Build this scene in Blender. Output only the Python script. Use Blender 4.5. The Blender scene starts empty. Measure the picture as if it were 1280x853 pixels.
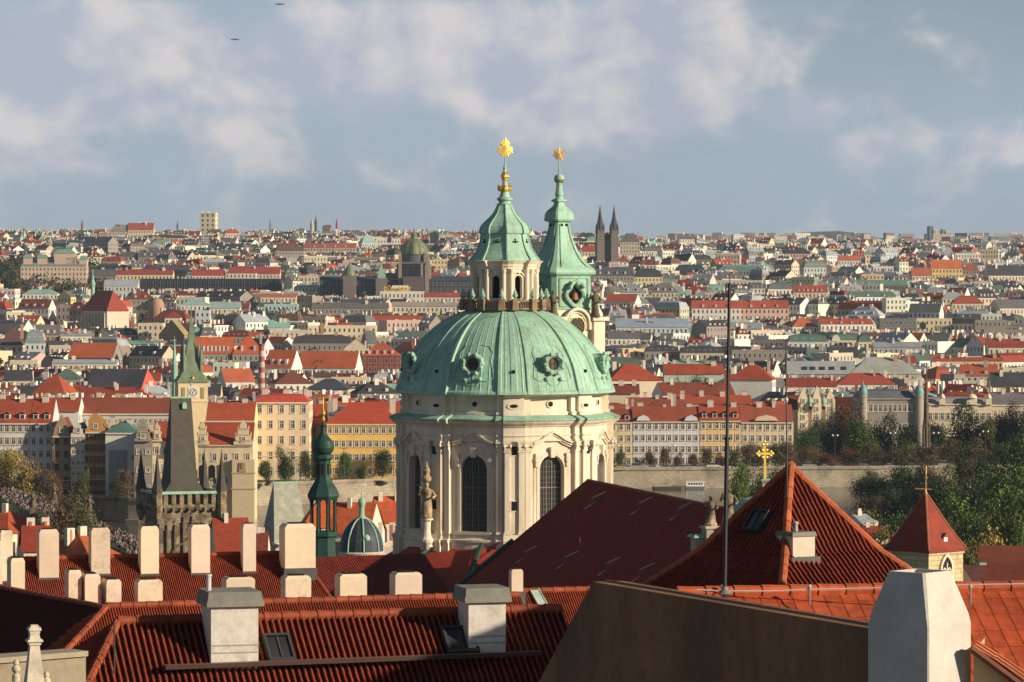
import bpy, math, random
from mathutils import Vector, Matrix
R = math.radians
sc = bpy.context.scene
COL = sc.collection
# ------------------------------------------------------------------ camera, sky, sun, exposure
F = 4440.0; PIT = math.atan(56.5 / F); H = 63.0
cam_d = bpy.data.cameras.new("camera"); cam = bpy.data.objects.new("camera", cam_d); COL.objects.link(cam)
cam.location = (0, 0, H); cam.rotation_euler = (math.pi / 2 - PIT, 0, 0)
cam_d.sensor_width = 36.0; cam_d.lens = F * 36.0 / 1280.0
cam_d.clip_start = 1.0; cam_d.clip_end = 40000.0
sc.camera = cam
SUN_EL = R(19.0); SX, SY = 0.918, -0.397          # horizontal direction towards the sun
world = bpy.data.worlds.new("World"); sc.world = world; world.use_nodes = True
def build_world():
    nt = world.node_tree; nt.nodes.clear(); N = nt.nodes.new; L = nt.links.new
    out = N('ShaderNodeOutputWorld'); bg = N('ShaderNodeBackground'); bg.inputs[1].default_value = 0.038
    L(bg.outputs[0], out.inputs[0])
    sky = N('ShaderNodeTexSky'); sky.sky_type = 'NISHITA'; sky.sun_disc = False
    sky.sun_elevation = SUN_EL; sky.sun_rotation = math.atan2(SX, SY); sky.altitude = 250
    sky.air_density = 1.0; sky.dust_density = 0.6; sky.ozone_density = 2.0
    tc = N('ShaderNodeTexCoord')
    def vm(op, a, b=None):
        n = N('ShaderNodeVectorMath'); n.operation = op
        L(a, n.inputs[0]) if not isinstance(a, tuple) else setattr(n.inputs[0], 'default_value', a)
        if b is not None:
            L(b, n.inputs[1]) if not isinstance(b, tuple) else setattr(n.inputs[1], 'default_value', b)
        return n.outputs[0]
    def m(op, a, b=None, c=None, clamp=False):
        n = N('ShaderNodeMath'); n.operation = op; n.use_clamp = clamp
        for i, x in enumerate((a, b, c)):
            if x is None: continue
            if isinstance(x, (int, float)): n.inputs[i].default_value = x
            else: L(x, n.inputs[i])
        return n.outputs[0]
    sep = N('ShaderNodeSeparateXYZ'); L(tc.outputs['Generated'], sep.inputs[0])
    az = m('ARCTAN2', sep.outputs[0], sep.outputs[1]); el = m('ARCSINE', sep.outputs[2])
    cmb = N('ShaderNodeCombineXYZ'); L(az, cmb.inputs[0]); L(m('MULTIPLY', el, 1.25), cmb.inputs[1])
    def noise(scale, detail, rough, off, dist=0.0):
        mp = vm('ADD', cmb.outputs[0], off)
        n = N('ShaderNodeTexNoise'); n.inputs['Scale'].default_value = scale; n.inputs['Detail'].default_value = detail
        n.inputs['Roughness'].default_value = rough; n.inputs['Distortion'].default_value = dist
        L(mp, n.inputs['Vector']); return n.outputs[0]
    n1 = noise(30, 9, .54, (3.1, 1.7, 0), .25); n2 = noise(75, 6, .55, (0.3, 7.1, 0)); n3 = noise(11, 4, .5, (9.3, 2.7, 0))
    # cloud banks in the part of the sky above the city: (azimuth, elevation, half width, half height, weight)
    banks = [(-.118, .0665, .060, .0150, 1.0), (-.062, .0640, .050, .0160, .75), (-.016, .0700, .030, .0140, .9), (.020, .0640, .040, .0180, .95),
             (.036, .0520, .034, .0120, .6), (.080, .0500, .016, .0070, .6), (.100, .0420, .018, .0055, .55), (-.135, .0560, .030, .0140, .9), (-.09, .0540, .05, .009, .55),
             (.139, .0420, .014, .0060, .55), (-.128, .0380, .022, .0050, .5), (-.06, .052, .04, .009, .45), (.045, .078, .02, .012, .7),
             (-.05, .060, .035, .008, .6), (.4, .14, .2, .04, .6), (-.5, .16, .2, .04, .6)]
    tot = None
    for a, e, w, h, k in banks:
        dx = m('DIVIDE', m('SUBTRACT', az, a), w); dy = m('DIVIDE', m('SUBTRACT', el, e), h)
        g = m('MULTIPLY', m('EXPONENT', m('MULTIPLY', m('ADD', m('MULTIPLY', dx, dx), m('MULTIPLY', dy, dy)), -1.0)), k)
        tot = g if tot is None else m('MAXIMUM', tot, g)
    dens = m('ADD', m('MULTIPLY', tot, 1.0), m('MULTIPLY', m('SUBTRACT', n1, .5), 1.7))
    dens = m('ADD', dens, m('MULTIPLY', m('SUBTRACT', n2, .5), .35))
    a = m('MULTIPLY', m('SUBTRACT', dens, .0), 1.9, clamp=True)
    a = m('MULTIPLY', a, m('MULTIPLY', a, m('SUBTRACT', 3.0, m('MULTIPLY', a, 2.0))), clamp=True)
    alpha = m('MULTIPLY', a, .76)
    bright = m('MULTIPLY', m('SUBTRACT', m('ADD', m('MULTIPLY', n1, 1.3), m('MULTIPLY', n2, .6)), .80), 2.4, clamp=True)
    nA = noise(30, 4, .5, (3.1, 1.7, 0), .25); nB = noise(30, 4, .5, (3.107, 1.709, 0), .25)      # relief of the cloud heads, brighter towards the sun
    bright = m('ADD', m('MULTIPLY', bright, .8), m('MULTIPLY', m('SUBTRACT', nA, nB), 2.6), clamp=True)
    def mix(f, c1, c2):
        n = N('ShaderNodeMix'); n.data_type = 'RGBA'
        for s, x in ((n.inputs[0], f), (n.inputs[6], c1), (n.inputs[7], c2)):
            if isinstance(x, (int, float)): s.default_value = x
            elif isinstance(x, tuple): s.default_value = (*x, 1)
            else: L(x, s)
        return n.outputs[2]
    cl = mix(bright, CLOUD_DARK, CLOUD_LIT)
    veil = m('ADD', .82, m('MULTIPLY', m('SUBTRACT', n3, .5), .5), clamp=True)     # thin high veil over everything
    upz = m('MULTIPLY', m('SUBTRACT', el, .045), 16.0, clamp=True)
    rt = m('MULTIPLY', m('ADD', az, -.02), 12.0, clamp=True)
    veil = m('SUBTRACT', veil, m('MULTIPLY', m('MULTIPLY', upz, rt), .35))
    veil = m('MULTIPLY', veil, m('SUBTRACT', 1.50, m('MULTIPLY', m('ABSOLUTE', el), 5.6), clamp=True), clamp=True)     # the veil thins out higher up
    base = mix(veil, sky.outputs[0], VEIL)
    L(mix(alpha, base, cl), bg.inputs[0])
HAZE_D = .000034
CLOUD_DARK = (10.2, 10.9, 13.0); CLOUD_LIT = (17.2, 15.8, 15.4); VEIL = (8.9, 10.9, 13.3)
build_world()
sun_d = bpy.data.lights.new("sun", 'SUN'); sun_d.energy = 5.0; sun_d.angle = R(0.53); sun_d.color = (1.0, .845, .64)
sun = bpy.data.objects.new("sun", sun_d); COL.objects.link(sun); sun.location = (300, -300, 300)
sun.rotation_euler = Vector((SX * math.cos(SUN_EL), SY * math.cos(SUN_EL), math.sin(SUN_EL))).to_track_quat('Z', 'Y').to_euler()
vs = sc.view_settings; vs.view_transform = 'Standard'; vs.look = 'None'; vs.exposure = 0.27; vs.gamma = 1.0; vs.use_curve_mapping = False
sc.render.engine = 'CYCLES'
cy = sc.cycles; cy.max_bounces = 5; cy.diffuse_bounces = 3; cy.glossy_bounces = 2; cy.transmission_bounces = 2; cy.volume_bounces = 0; cy.transparent_max_bounces = 4
cy.volume_step_rate = 10; cy.volume_max_steps = 64
cy.use_denoising = True

# ------------------------------------------------------------------ projection helpers
def P(px, py, d):
    X = (px - 640) / F; U = (426.5 - py) / F
    dy = math.cos(PIT) + U * math.sin(PIT); dz = -math.sin(PIT) + U * math.cos(PIT); t = d / dy
    return Vector((X * t, d, H + dz * t))
def Zp(py, d): return P(640, py, d).z
def Xp(px, d): return (px - 640) / F * d
def PYof(z, d): return 370 - (z - H) / d * F
def on_plane(px, py, p0, n):
    r = P(px, py, 100.0) - Vector((0, 0, H)); o = Vector((0, 0, H))
    return o + r * ((p0 - o).dot(n) / r.dot(n))
def lerp(a, b, t): return a + (b - a) * t
def interp(tab, x):
    if x <= tab[0][0]: return tab[0][1]
    for (a, u), (b, v) in zip(tab, tab[1:]):
        if x <= b: return u + (v - u) * (x - a) / (b - a)
    return tab[-1][1]

# ------------------------------------------------------------------ mesh builder
OFF = {}
class MB:
    def __init__(s): s.v = []; s.f = []; s.c = []; s.u = []; s.m = []
    def poly(s, pts, col=(1, 1, 1), m=0, uv=None):
        i = len(s.v); s.v.extend(tuple(p) for p in pts); s.f.append(tuple(range(i, i + len(pts))))
        s.c.append(col); s.m.append(m); s.u.append(uv or [(0, 0)] * len(pts)); return s
    def grid(s, rows, col=(1, 1, 1), m=0, closed=False, uvs=None):
        i = len(s.v); nc = len(rows[0])
        for r in rows: s.v.extend(tuple(p) for p in r)
        for a in range(len(rows) - 1):
            for b in range(nc if closed else nc - 1):
                b2 = (b + 1) % nc
                s.f.append((i + a * nc + b, i + a * nc + b2, i + (a + 1) * nc + b2, i + (a + 1) * nc + b))
                s.c.append(col); s.m.append(m)
                bb = b + 1
                s.u.append([(b / nc, a), (bb / nc, a), (bb / nc, a + 1), (b / nc, a + 1)] if uvs is None else [uvs(b, a), uvs(bb, a), uvs(bb, a + 1), uvs(b, a + 1)])
        return s
    def box(s, c, sx, sy, sz, rz=0.0, col=(1, 1, 1), m=0, top=1.0, topy=None, wall_uv=None, bottom=True):
        """c: centre of the base; top: scale of the top face"""
        cx, cy, cz = c; ca, sa = math.cos(rz), math.sin(rz); topy = top if topy is None else topy
        def q(x, y, z): return (cx + x * ca - y * sa, cy + x * sa + y * ca, cz + z)
        hx, hy = sx / 2, sy / 2
        b = [q(-hx, -hy, 0), q(hx, -hy, 0), q(hx, hy, 0), q(-hx, hy, 0)]
        t = [q(-hx * top, -hy * topy, sz), q(hx * top, -hy * topy, sz), q(hx * top, hy * topy, sz), q(-hx * top, hy * topy, sz)]
        for k in range(4):
            k2 = (k + 1) % 4; uv = None
            if wall_uv:
                L_ = (sx, sy)[k % 2]; nu = max(1, round(L_ / wall_uv[0])); nv = max(1, round(sz / wall_uv[1]))
                uv = [(0, 0), (nu, 0), (nu, nv), (0, nv)]
            s.poly([b[k], b[k2], t[k2], t[k]], col, m, uv)
        s.poly(t, col, m)
        if bottom: s.poly(b[::-1], col, m)
        return s
    def lathe(s, c, prof, n=24, col=(1, 1, 1), m=0, rot=0.0, rfun=None, cap=True, ang0=0.0, ang1=360.0):
        """prof: [(r, z)...] bottom to top, around centre c (x, y); z absolute"""
        full = abs(ang1 - ang0) >= 359.9; rows = []
        nn = n if full else n + 1
        for r, z in prof:
            row = []
            for k in range(nn):
                a = R(ang0 + (ang1 - ang0) * k / n) + rot; rr = r if rfun is None else rfun(a, r, z)
                row.append((c[0] + math.sin(a) * rr, c[1] - math.cos(a) * rr, z))
            rows.append(row)
        s.grid(rows, col, m, closed=full)
        if cap and full:
            if prof[-1][0] > .02: s.poly(rows[-1], col, m)
            if prof[0][0] > .02: s.poly(rows[0][::-1], col, m)
        return s
    def tube(s, pts, r, n=6, col=(1, 1, 1), m=0, r2=None):
        pts = [Vector(p) for p in pts]; rows = []
        for i, p in enumerate(pts):
            t = (pts[min(i + 1, len(pts) - 1)] - pts[max(i - 1, 0)]).normalized()
            up = Vector((0, 0, 1)) if abs(t.z) < .95 else Vector((1, 0, 0))
            a = t.cross(up).normalized(); b = a.cross(t)
            rr = r if r2 is None else lerp(r, r2, i / (len(pts) - 1))
            rows.append([p + (a * math.cos(2 * math.pi * k / n) + b * math.sin(2 * math.pi * k / n)) * rr for k in range(n)])
        s.grid(rows, col, m, closed=True); s.poly(rows[0][::-1], col, m); s.poly(rows[-1], col, m); return s
    def plan(s, c, pts, prof, col=(1, 1, 1), m=0, cap=True):
        """pts: closed plan [(theta_deg, r)]; prof: [(z, dr)]"""
        rows = [[(c[0] + math.sin(R(t)) * (r + dr), c[1] - math.cos(R(t)) * (r + dr), z) for t, r in pts] for z, dr in prof]
        s.grid(rows, col, m, closed=True)
        if cap: s.poly(rows[-1], col, m)
        return s
    def build(s, name, mats, parent=None, smooth=False, world=True, label=None, kind=None):
        me = bpy.data.meshes.new(name)
        off = OFF.get(parent.name, (0, 0, 0)) if (parent is not None and world) else (0, 0, 0)
        vv = s.v if off == (0, 0, 0) else [(x - off[0], y - off[1], z - off[2]) for x, y, z in s.v]
        me.from_pydata(vv, [], s.f)
        if not isinstance(mats, (list, tuple)): mats = [mats]
        for mt in mats: me.materials.append(mt)
        me.polygons.foreach_set('material_index', s.m)
        ca = me.color_attributes.new('Col', 'FLOAT_COLOR', 'CORNER'); arr = []
        for f, c in zip(s.f, s.c): arr.extend((c[0], c[1], c[2], 1.0) * len(f))
        ca.data.foreach_set('color', arr)
        uv = me.uv_layers.new(name='UVMap'); arr = []
        for u in s.u:
            for a in u: arr.extend(a)
        uv.data.foreach_set('uv', arr)
        if smooth: me.polygons.foreach_set('use_smooth', [True] * len(s.f))
        me.validate(clean_customdata=False); me.update()
        o = bpy.data.objects.new(name, me); COL.objects.link(o)
        if parent is not None:
            o.parent = parent; OFF[o.name] = off
        if label: o['label'] = label
        if kind: o['kind'] = kind
        return o
def thing(name, label, cat, loc=(0, 0, 0), rz=0.0, group=None):
    o = bpy.data.objects.new(name, None); COL.objects.link(o); o.location = loc; o.rotation_euler = (0, 0, rz)
    o.empty_display_size = 1.0
    o['label'] = label; o['category'] = cat
    if group: o['group'] = group
    OFF[o.name] = tuple(loc); return o
def tag(o, label, cat, group=None):
    o['label'] = label; o['category'] = cat
    if group: o['group'] = group
    return o
def copy_tree(o, parent=None, loc=None, rz=None, label=None, scale=None):
    c = o.copy(); COL.objects.link(c)
    if parent is not None: c.parent = parent
    if loc is not None: c.location = loc
    if rz is not None: c.rotation_euler = (0, 0, rz)
    if scale is not None: c.scale = scale
    if label: c['label'] = label
    for ch in list(o.children): copy_tree(ch, c)
    return c

# ------------------------------------------------------------------ materials
def mat(name, col=None, rough=.8, metal=0.0, attr=False, n_scale=1.0, n_amt=.25, n2_scale=None, n2_amt=0.0, stain=None, stain_scale=.5, stain_lo=.55, stain_hi=.7,
        stretch=None, bump=0.0, bump_scale=None, windows=False, tiles=None, spec=.3, sheets=None):
    M = bpy.data.materials.new(name); M.use_nodes = True; nt = M.node_tree; N = nt.nodes.new; L = nt.links.new
    b = nt.nodes['Principled BSDF']; b.inputs['Roughness'].default_value = rough; b.inputs['Metallic'].default_value = metal
    b.inputs['Specular IOR Level'].default_value = spec
    tc = N('ShaderNodeTexCoord'); vec = tc.outputs['Object']
    geo = N('ShaderNodeNewGeometry'); vec = geo.outputs['Position']
    if stretch:
        mp = N('ShaderNodeMapping'); mp.inputs['Scale'].default_value = stretch; L(vec, mp.inputs[0]); vs_ = mp.outputs[0]
    else: vs_ = vec
    if attr:
        at = N('ShaderNodeAttribute'); at.attribute_name = 'Col'; base = at.outputs['Color']
    else:
        rgb = N('ShaderNodeRGB'); rgb.outputs[0].default_value = (*col, 1); base = rgb.outputs[0]
    def noise(scale, v, det=5, rg=.6):
        n = N('ShaderNodeTexNoise'); n.inputs['Scale'].default_value = scale; n.inputs['Detail'].default_value = det; n.inputs['Roughness'].default_value = rg
        L(v, n.inputs['Vector']); return n.outputs[0]
    def mr(x, a, b_, c, d):
        n = N('ShaderNodeMapRange'); n.inputs[1].default_value = a; n.inputs[2].default_value = b_; n.inputs[3].default_value = c; n.inputs[4].default_value = d; L(x, n.inputs[0]); return n.outputs[0]
    def mul(c, f):
        n = N('ShaderNodeVectorMath'); n.operation = 'SCALE'; L(c, n.inputs[0]); L(f, n.inputs['Scale']); return n.outputs[0]
    def mix(f, c1, c2):
        n = N('ShaderNodeMix'); n.data_type = 'RGBA'; L(f, n.inputs[0]); L(c1, n.inputs[6])
        if isinstance(c2, tuple): n.inputs[7].default_value = (*c2, 1)
        else: L(c2, n.inputs[7])
        return n.outputs[2]
    base = mul(base, mr(noise(n_scale, vs_), .3, .7, 1 - n_amt, 1 + n_amt))
    if n2_scale: base = mul(base, mr(noise(n2_scale, vec, 3), .3, .7, 1 - n2_amt, 1 + n2_amt))
    if stain: base = mix(mr(noise(stain_scale, vs_, 8, .65), stain_lo, stain_hi, 0, .85), base, stain)
    if sheets:    # seams or courses: brick texture in world units on (x+y, z)
        sep = N('ShaderNodeSeparateXYZ'); L(vec, sep.inputs[0]); ad = N('ShaderNodeMath'); ad.operation = 'ADD'; L(sep.outputs[0], ad.inputs[0]); L(sep.outputs[1], ad.inputs[1])
        cb = N('ShaderNodeCombineXYZ'); L(ad.outputs[0], cb.inputs[0]); L(sep.outputs[2], cb.inputs[1])
        br = N('ShaderNodeTexBrick'); L(cb.outputs[0], br.inputs[0]); br.inputs['Scale'].default_value = 1.0
        br.inputs['Brick Width'].default_value = sheets[0]; br.inputs['Row Height'].default_value = sheets[1]; br.inputs['Mortar Size'].default_value = sheets[2]
        br.inputs['Color1'].default_value = (1, 1, 1, 1); v = 1 - sheets[3]; br.inputs['Color2'].default_value = (v, v, v, 1); br.inputs['Mortar'].default_value = (.5, .5, .5, 1)
        mm = N('ShaderNodeMix'); mm.data_type = 'RGBA'; mm.blend_type = 'MULTIPLY'; mm.inputs[0].default_value = 1.0; L(base, mm.inputs[6]); L(br.outputs[0], mm.inputs[7]); base = mm.outputs[2]
    if windows:
        uv = N('ShaderNodeUVMap'); sp = N('ShaderNodeSeparateXYZ'); L(uv.outputs[0], sp.inputs[0])
        def mth(op, a, b2):
            n = N('ShaderNodeMath'); n.operation = op
            for i, x in enumerate((a, b2)):
                if isinstance(x, (int, float)): n.inputs[i].default_value = x
                elif x is not None: L(x, n.inputs[i])
            return n.outputs[0]
        fu = mth('ABSOLUTE', mth('SUBTRACT', mth('FRACT', sp.outputs[0], None), .5), None)
        fv = mth('ABSOLUTE', mth('SUBTRACT', mth('FRACT', sp.outputs[1], None), .48), None)
        ok = mth('GREATER_THAN', mth('ADD', sp.outputs[0], sp.outputs[1]), .001)
        def inside(w, h): return mth('MULTIPLY', mth('MULTIPLY', mth('LESS_THAN', fu, w), mth('LESS_THAN', fv, h)), ok)
        lite = mth('MULTIPLY', inside(.25, .33), .35)
        base = mix(lite, base, (.75, .72, .66))
        wn = N('ShaderNodeTexWhiteNoise'); wn.noise_dimensions = '2D'
        fl = N('ShaderNodeVectorMath'); fl.operation = 'FLOOR'; L(uv.outputs[0], fl.inputs[0]); L(fl.outputs[0], wn.inputs[0])
        pane = N('ShaderNodeMix'); pane.data_type = 'RGBA'; L(wn.outputs[0], pane.inputs[0]); pane.inputs[6].default_value = (.025, .03, .035, 1); pane.inputs[7].default_value = (.10, .10, .10, 1)
        wi = inside(.18, .26); base = mix(wi, base, pane.outputs[2])
        L(mr(wi, 0, 1, rough, .25), b.inputs['Roughness'])
    L(base, b.inputs['Base Color'])
    if bump:
        bp = N('ShaderNodeBump'); bp.inputs['Strength'].default_value = 1.0; bp.inputs['Distance'].default_value = bump
        L(noise(bump_scale or n_scale * 3, vec, 6), bp.inputs['Height']); L(bp.outputs[0], b.inputs['Normal'])
    return M
MT = {}
MT['copper'] = mat('verdigris_copper', (.30, .50, .38), .6, n_scale=.35, n_amt=.22, n2_scale=2.5, n2_amt=.14, stain=(.24, .21, .10), stain_scale=.6, stain_lo=.555, stain_hi=.76, stretch=(1.5, 1.5, .13), bump=.03, bump_scale=2)
MT['copper_dark'] = mat('dark_copper', (.017, .058, .045), .55, n_scale=.8, n_amt=.25, stain=(.02, .05, .045), stain_scale=.6, stretch=(1, 1, .3))
MT['stone'] = mat('cream_limestone', (.74, .655, .51), .85, n_scale=.5, n_amt=.10, n2_scale=4, n2_amt=.07, stain=(.40, .31, .21), stain_scale=.7, stain_lo=.54, stain_hi=.78, stretch=(1.5, 1.5, .22), bump=.01, bump_scale=3)
MT['stone_dark'] = mat('weathered_dark_stone', (.15, .115, .075), .9, n_scale=1.2, n_amt=.35, stain=(.05, .04, .03), stain_scale=.9)
MT['ashlar'] = mat('old_sandstone_blocks', (.36, .28, .18), .9, n_scale=.6, n_amt=.25, n2_scale=3, n2_amt=.2, stain=(.07, .055, .04), stain_scale=.45, stain_lo=.44, stain_hi=.62, sheets=(1.1, .5, .04, .35))
MT['gold'] = mat('gilded_metal', (1.0, .66, .16), .38, metal=.85, n_amt=.1)
MT['gold_dull'] = mat('dull_gilding', (.62, .42, .18), .45, metal=.75, n_amt=.2, n_scale=3)
MT['glass'] = mat('dark_window_glass', (.035, .035, .04), .18, n_amt=.3, n_scale=1.5, spec=.6)
MT['void'] = mat('dark_opening', (.012, .011, .010), .9, n_amt=.1)
MT['slate'] = mat('grey_slate', (.078, .068, .052), .7, n_scale=.6, n_amt=.2, n2_scale=5, n2_amt=.2, stain=(.07, .07, .06), stain_scale=.6, bump=.02, bump_scale=5)
MT['slate_pale'] = mat('pale_lichen_slate', (.34, .34, .27), .7, n_scale=.8, n_amt=.25, n2_scale=5, n2_amt=.15, stain=(.20, .21, .17), stain_scale=.9)
MT['tile'] = mat('clay_tile', None, .75, attr=True, n_scale=.9, n_amt=.22, n2_scale=9, n2_amt=.22, stain=(.07, .03, .02), stain_scale=1.3, stain_lo=.60, stain_hi=.82)
MT['plaster'] = mat('plaster', None, .88, attr=True, n_scale=.7, n_amt=.07, n2_scale=4, n2_amt=.05, stain=(.35, .29, .22), stain_scale=1.3, stain_lo=.66, stain_hi=.88, bump=.006, bump_scale=9)
MT['plaster_old'] = mat('stained_plaster', None, .9, attr=True, n_scale=1.6, n_amt=.14, n2_scale=6, n2_amt=.1, stain=(.27, .24, .19), stain_scale=1.6, stain_lo=.50, stain_hi=.74, bump=.012, bump_scale=8)
MT['paint'] = mat('painted', None, .6, attr=True, n_scale=2, n_amt=.08)
MT['metal'] = mat('grey_metal', (.12, .12, .12), .45, metal=.6, n_amt=.2)
MT['wall'] = mat('house_wall', None, .88, attr=True, n_scale=.06, n_amt=.08, n2_scale=.6, n2_amt=.08, windows=True)
MT['roof'] = mat('house_roof', None, .8, attr=True, n_scale=.12, n_amt=.16, n2_scale=1.3, n2_amt=.20)
MT['far'] = mat('far_things', None, .9, attr=True, n_scale=.05, n_amt=.1)
def leafmat(name):
    M = bpy.data.materials.new(name); M.use_nodes = True; nt = M.node_tree; N = nt.nodes.new; L = nt.links.new
    b = nt.nodes['Principled BSDF']; b.inputs['Roughness'].default_value = .75; b.inputs['Specular IOR Level'].default_value = .15
    at = N('ShaderNodeAttribute'); at.attribute_name = 'Col'
    oi = N('ShaderNodeObjectInfo'); mu = N('ShaderNodeMix'); mu.data_type = 'RGBA'; mu.blend_type = 'MULTIPLY'; mu.inputs[0].default_value = 1
    L(at.outputs['Color'], mu.inputs[6]); L(oi.outputs['Color'], mu.inputs[7])
    L(mu.outputs[2], b.inputs['Base Color']); return M
MT['leaf'] = leafmat('leaves'); MT['bark'] = mat('bark', (.07, .055, .04), .9, n_scale=2, n_amt=.3)
# ------------------------------------------------------------------ terrain, river, quay
BANK = [(-200, 1000), (120, 1000), (165, 985), (268, 985), (300, 1062), (490, 1092), (760, 1160), (1100, 1170), (1500, 1190)]
def bank(px): return interp(BANK, px)
GF = [(1100, 6), (1900, 7), (2300, 25), (2600, 46), (3000, 66), (3500, 88), (4000, 108), (4500, 128), (4800, 131), (5300, 125), (6000, 140), (8000, 186), (10000, 222), (13000, 262), (16000, 262)]
def ground(x, y):
    if y > 900:
        px = 640 + x / y * F; z = interp(GF, y)
        if y > 1900:
            k = min(1, (y - 1900) / 800.0); kk = interp([(0, 1.012), (500, 1.0), (740, .985), (820, .915), (1280, .87)], px) if y < 5000 else 1.0
            z = 7 + (z - 7) * (1 + (kk - 1) * k)
        if y > 9000:
            z += 40 * math.exp(-((px - 1030) / 60.0) ** 2) * min(1, (y - 9000) / 3000) + 16 * math.exp(-((px - 820) / 25.0) ** 2) * min(1, (y - 9000) / 3000)
        return z
    return interp([(0, 46), (40, 44), (120, 34), (260, 14), (450, 6.5), (740, 5), (790, -2)], y)
def land_mesh():
    near = MB(); ys = [-300, -60, -10, 20, 45, 80, 120, 180, 260, 350, 450, 550, 650, 720, 745, 760, 800]; rows = []
    for y in ys: rows.append([(x, y, ground(x, max(y, 0)) + (0 if y < 700 else 0)) for x in range(-600, 601, 40)])
    near.grid(rows, (.10, .09, .07)); far = MB(); rows = []
    pxs = list(range(-2600, -200, 300)) + list(range(-200, 1501, 50)) + list(range(1600, 4000, 300))
    for s in [0, 30, 80, 200, 400, 700, 900, 1100, 1300, 1500, 1800, 2100, 2400, 2800, 3200, 3600, 3900, 4300, 4900, 6000, 7500, 9000, 10500, 12000, 14500, 17000]:
        row = []
        for px in pxs:
            y = bank(px) + s; row.append((Xp(px, y), y, ground(Xp(px, y), y)))
        rows.append(row)
    far.grid(rows, (.09, .085, .06)); return near, far
m_ground = mat('city_ground', (.10, .092, .075), .95, n_scale=.012, n_amt=.5, n2_scale=.15, n2_amt=.3, stain=(.045, .06, .03), stain_scale=.01, stain_lo=.45, stain_hi=.6)
nr, fr = land_mesh()
nr.build('hillside_ground', m_ground, kind='structure'); fr.build('city_ground', m_ground, kind='structure', smooth=True)
m_water = mat('river_water', (.075, .085, .075), .12, n_scale=.05, n_amt=.15, bump=.08, bump_scale=.35, spec=.5)
MB().poly([(-900, 600, 0), (900, 600, 0), (900, 1290, 0), (-900, 1290, 0)]).build('river', m_water, kind='structure')
# quay wall along the far bank
m_quay = mat('quay_stone', (.40, .34, .25), .92, n_scale=.15, n_amt=.2, n2_scale=1.5, n2_amt=.15, stain=(.15, .14, .10), stain_scale=.12, stain_lo=.5, stain_hi=.7, sheets=(1.6, .8, .04, .15))
qw = MB(); pts = []
for px in range(-200, 1501, 20):
    y = bank(px); pts.append((px, y))
rows = [[(Xp(px, y - 1.2), y - 1.2, -1) for px, y in pts], [(Xp(px, y - .3), y - .3, 5.9) for px, y in pts], [(Xp(px, y - .7), y - .7, 6.0) for px, y in pts],
        [(Xp(px, y - .7), y - .7, 7.0) for px, y in pts], [(Xp(px, y + .1), y + .1, 7.0) for px, y in pts], [(Xp(px, y + .1), y + .1, 5.5) for px, y in pts]]
qw.grid(rows); t = qw.build('quay_wall', m_quay)
tag(t, 'long beige stone quay wall along the far river bank', 'wall')
# ------------------------------------------------------------------ arches
def outline(hw, z0, zs, n=10, pointed=0.0):
    """half-open outline from bottom-left up over the arch to bottom-right, in (s, z)"""
    pts = [(-hw, z0), (-hw, zs)]
    for k in range(1, n):
        a = math.pi * (1 - k / n); s = math.cos(a) * hw; z = zs + math.sin(a) * hw * (1 + pointed * (1 - abs(math.cos(a))))
        pts.append((s, z))
    pts += [(hw, zs), (hw, z0)]; return pts
def arch_panel(mb, O, S, N, w, z0, z1, hw, hz0, hzs, depth, col=(1, 1, 1), m=0, n=10, pointed=0.0):
    """wall panel with an arched hole. O: point on the wall (z ignored), S: unit along, N: unit outward"""
    def q(s, z, d=0): return (O[0] + S[0] * s - N[0] * d, O[1] + S[1] * s - N[1] * d, z)
    mb.poly([q(-w / 2, z0), q(-hw, z0), q(-hw, z1), q(-w / 2, z1)], col, m); mb.poly([q(hw, z0), q(w / 2, z0), q(w / 2, z1), q(hw, z1)], col, m)
    if hz0 > z0 + .01: mb.poly([q(-hw, z0), q(hw, z0), q(hw, hz0), q(-hw, hz0)], col, m)
    ol = outline(hw, hz0, hzs, n, pointed)
    for a, b in zip(ol[1:-1], ol[2:-1]): mb.poly([q(*a), q(*b), q(b[0], z1), q(a[0], z1)], col, m)
    cl = ol + [ol[0]]
    for a, b in zip(cl, cl[1:]): mb.poly([q(*a), q(*b), q(b[0], b[1], depth), q(a[0], a[1], depth)], col, m)
def arch_frame(mb, O, S, N, hw, hz0, hzs, t, proj, col=(1, 1, 1), m=0, n=10, bottom=False, pointed=0.0, base=0.0):
    def q(s, z, d): return (O[0] + S[0] * s + N[0] * d, O[1] + S[1] * s + N[1] * d, z)
    a = outline(hw, hz0, hzs, n, pointed); b = outline(hw + t, hz0 - (t if bottom else 0), hzs, n, pointed)
    if bottom: a = a + [a[0]]; b = b + [b[0]]
    for (p, p2, r, r2) in zip(a, a[1:], b, b[1:]):
        mb.poly([q(*p, proj), q(*p2, proj), q(*r2, proj), q(*r, proj)], col, m)
        mb.poly([q(*r, proj), q(*r2, proj), q(*r2, base), q(*r, base)], col, m); mb.poly([q(*p, base), q(*p2, base), q(*p2, proj), q(*p, proj)], col, m)
def arch_pane(mb, O, S, N, hw, hz0, hzs, depth, col=(1, 1, 1), m=0, n=10, pointed=0.0):
    mb.poly([(O[0] + S[0] * s - N[0] * depth, O[1] + S[1] * s - N[1] * depth, z) for s, z in outline(hw, hz0, hzs, n, pointed)], col, m)
def dirs(theta):
    t = R(theta); return (math.cos(t), math.sin(t), 0), (math.sin(t), -math.cos(t), 0)      # S, N for a face whose outward azimuth is theta (0 = towards the viewer)

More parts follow.
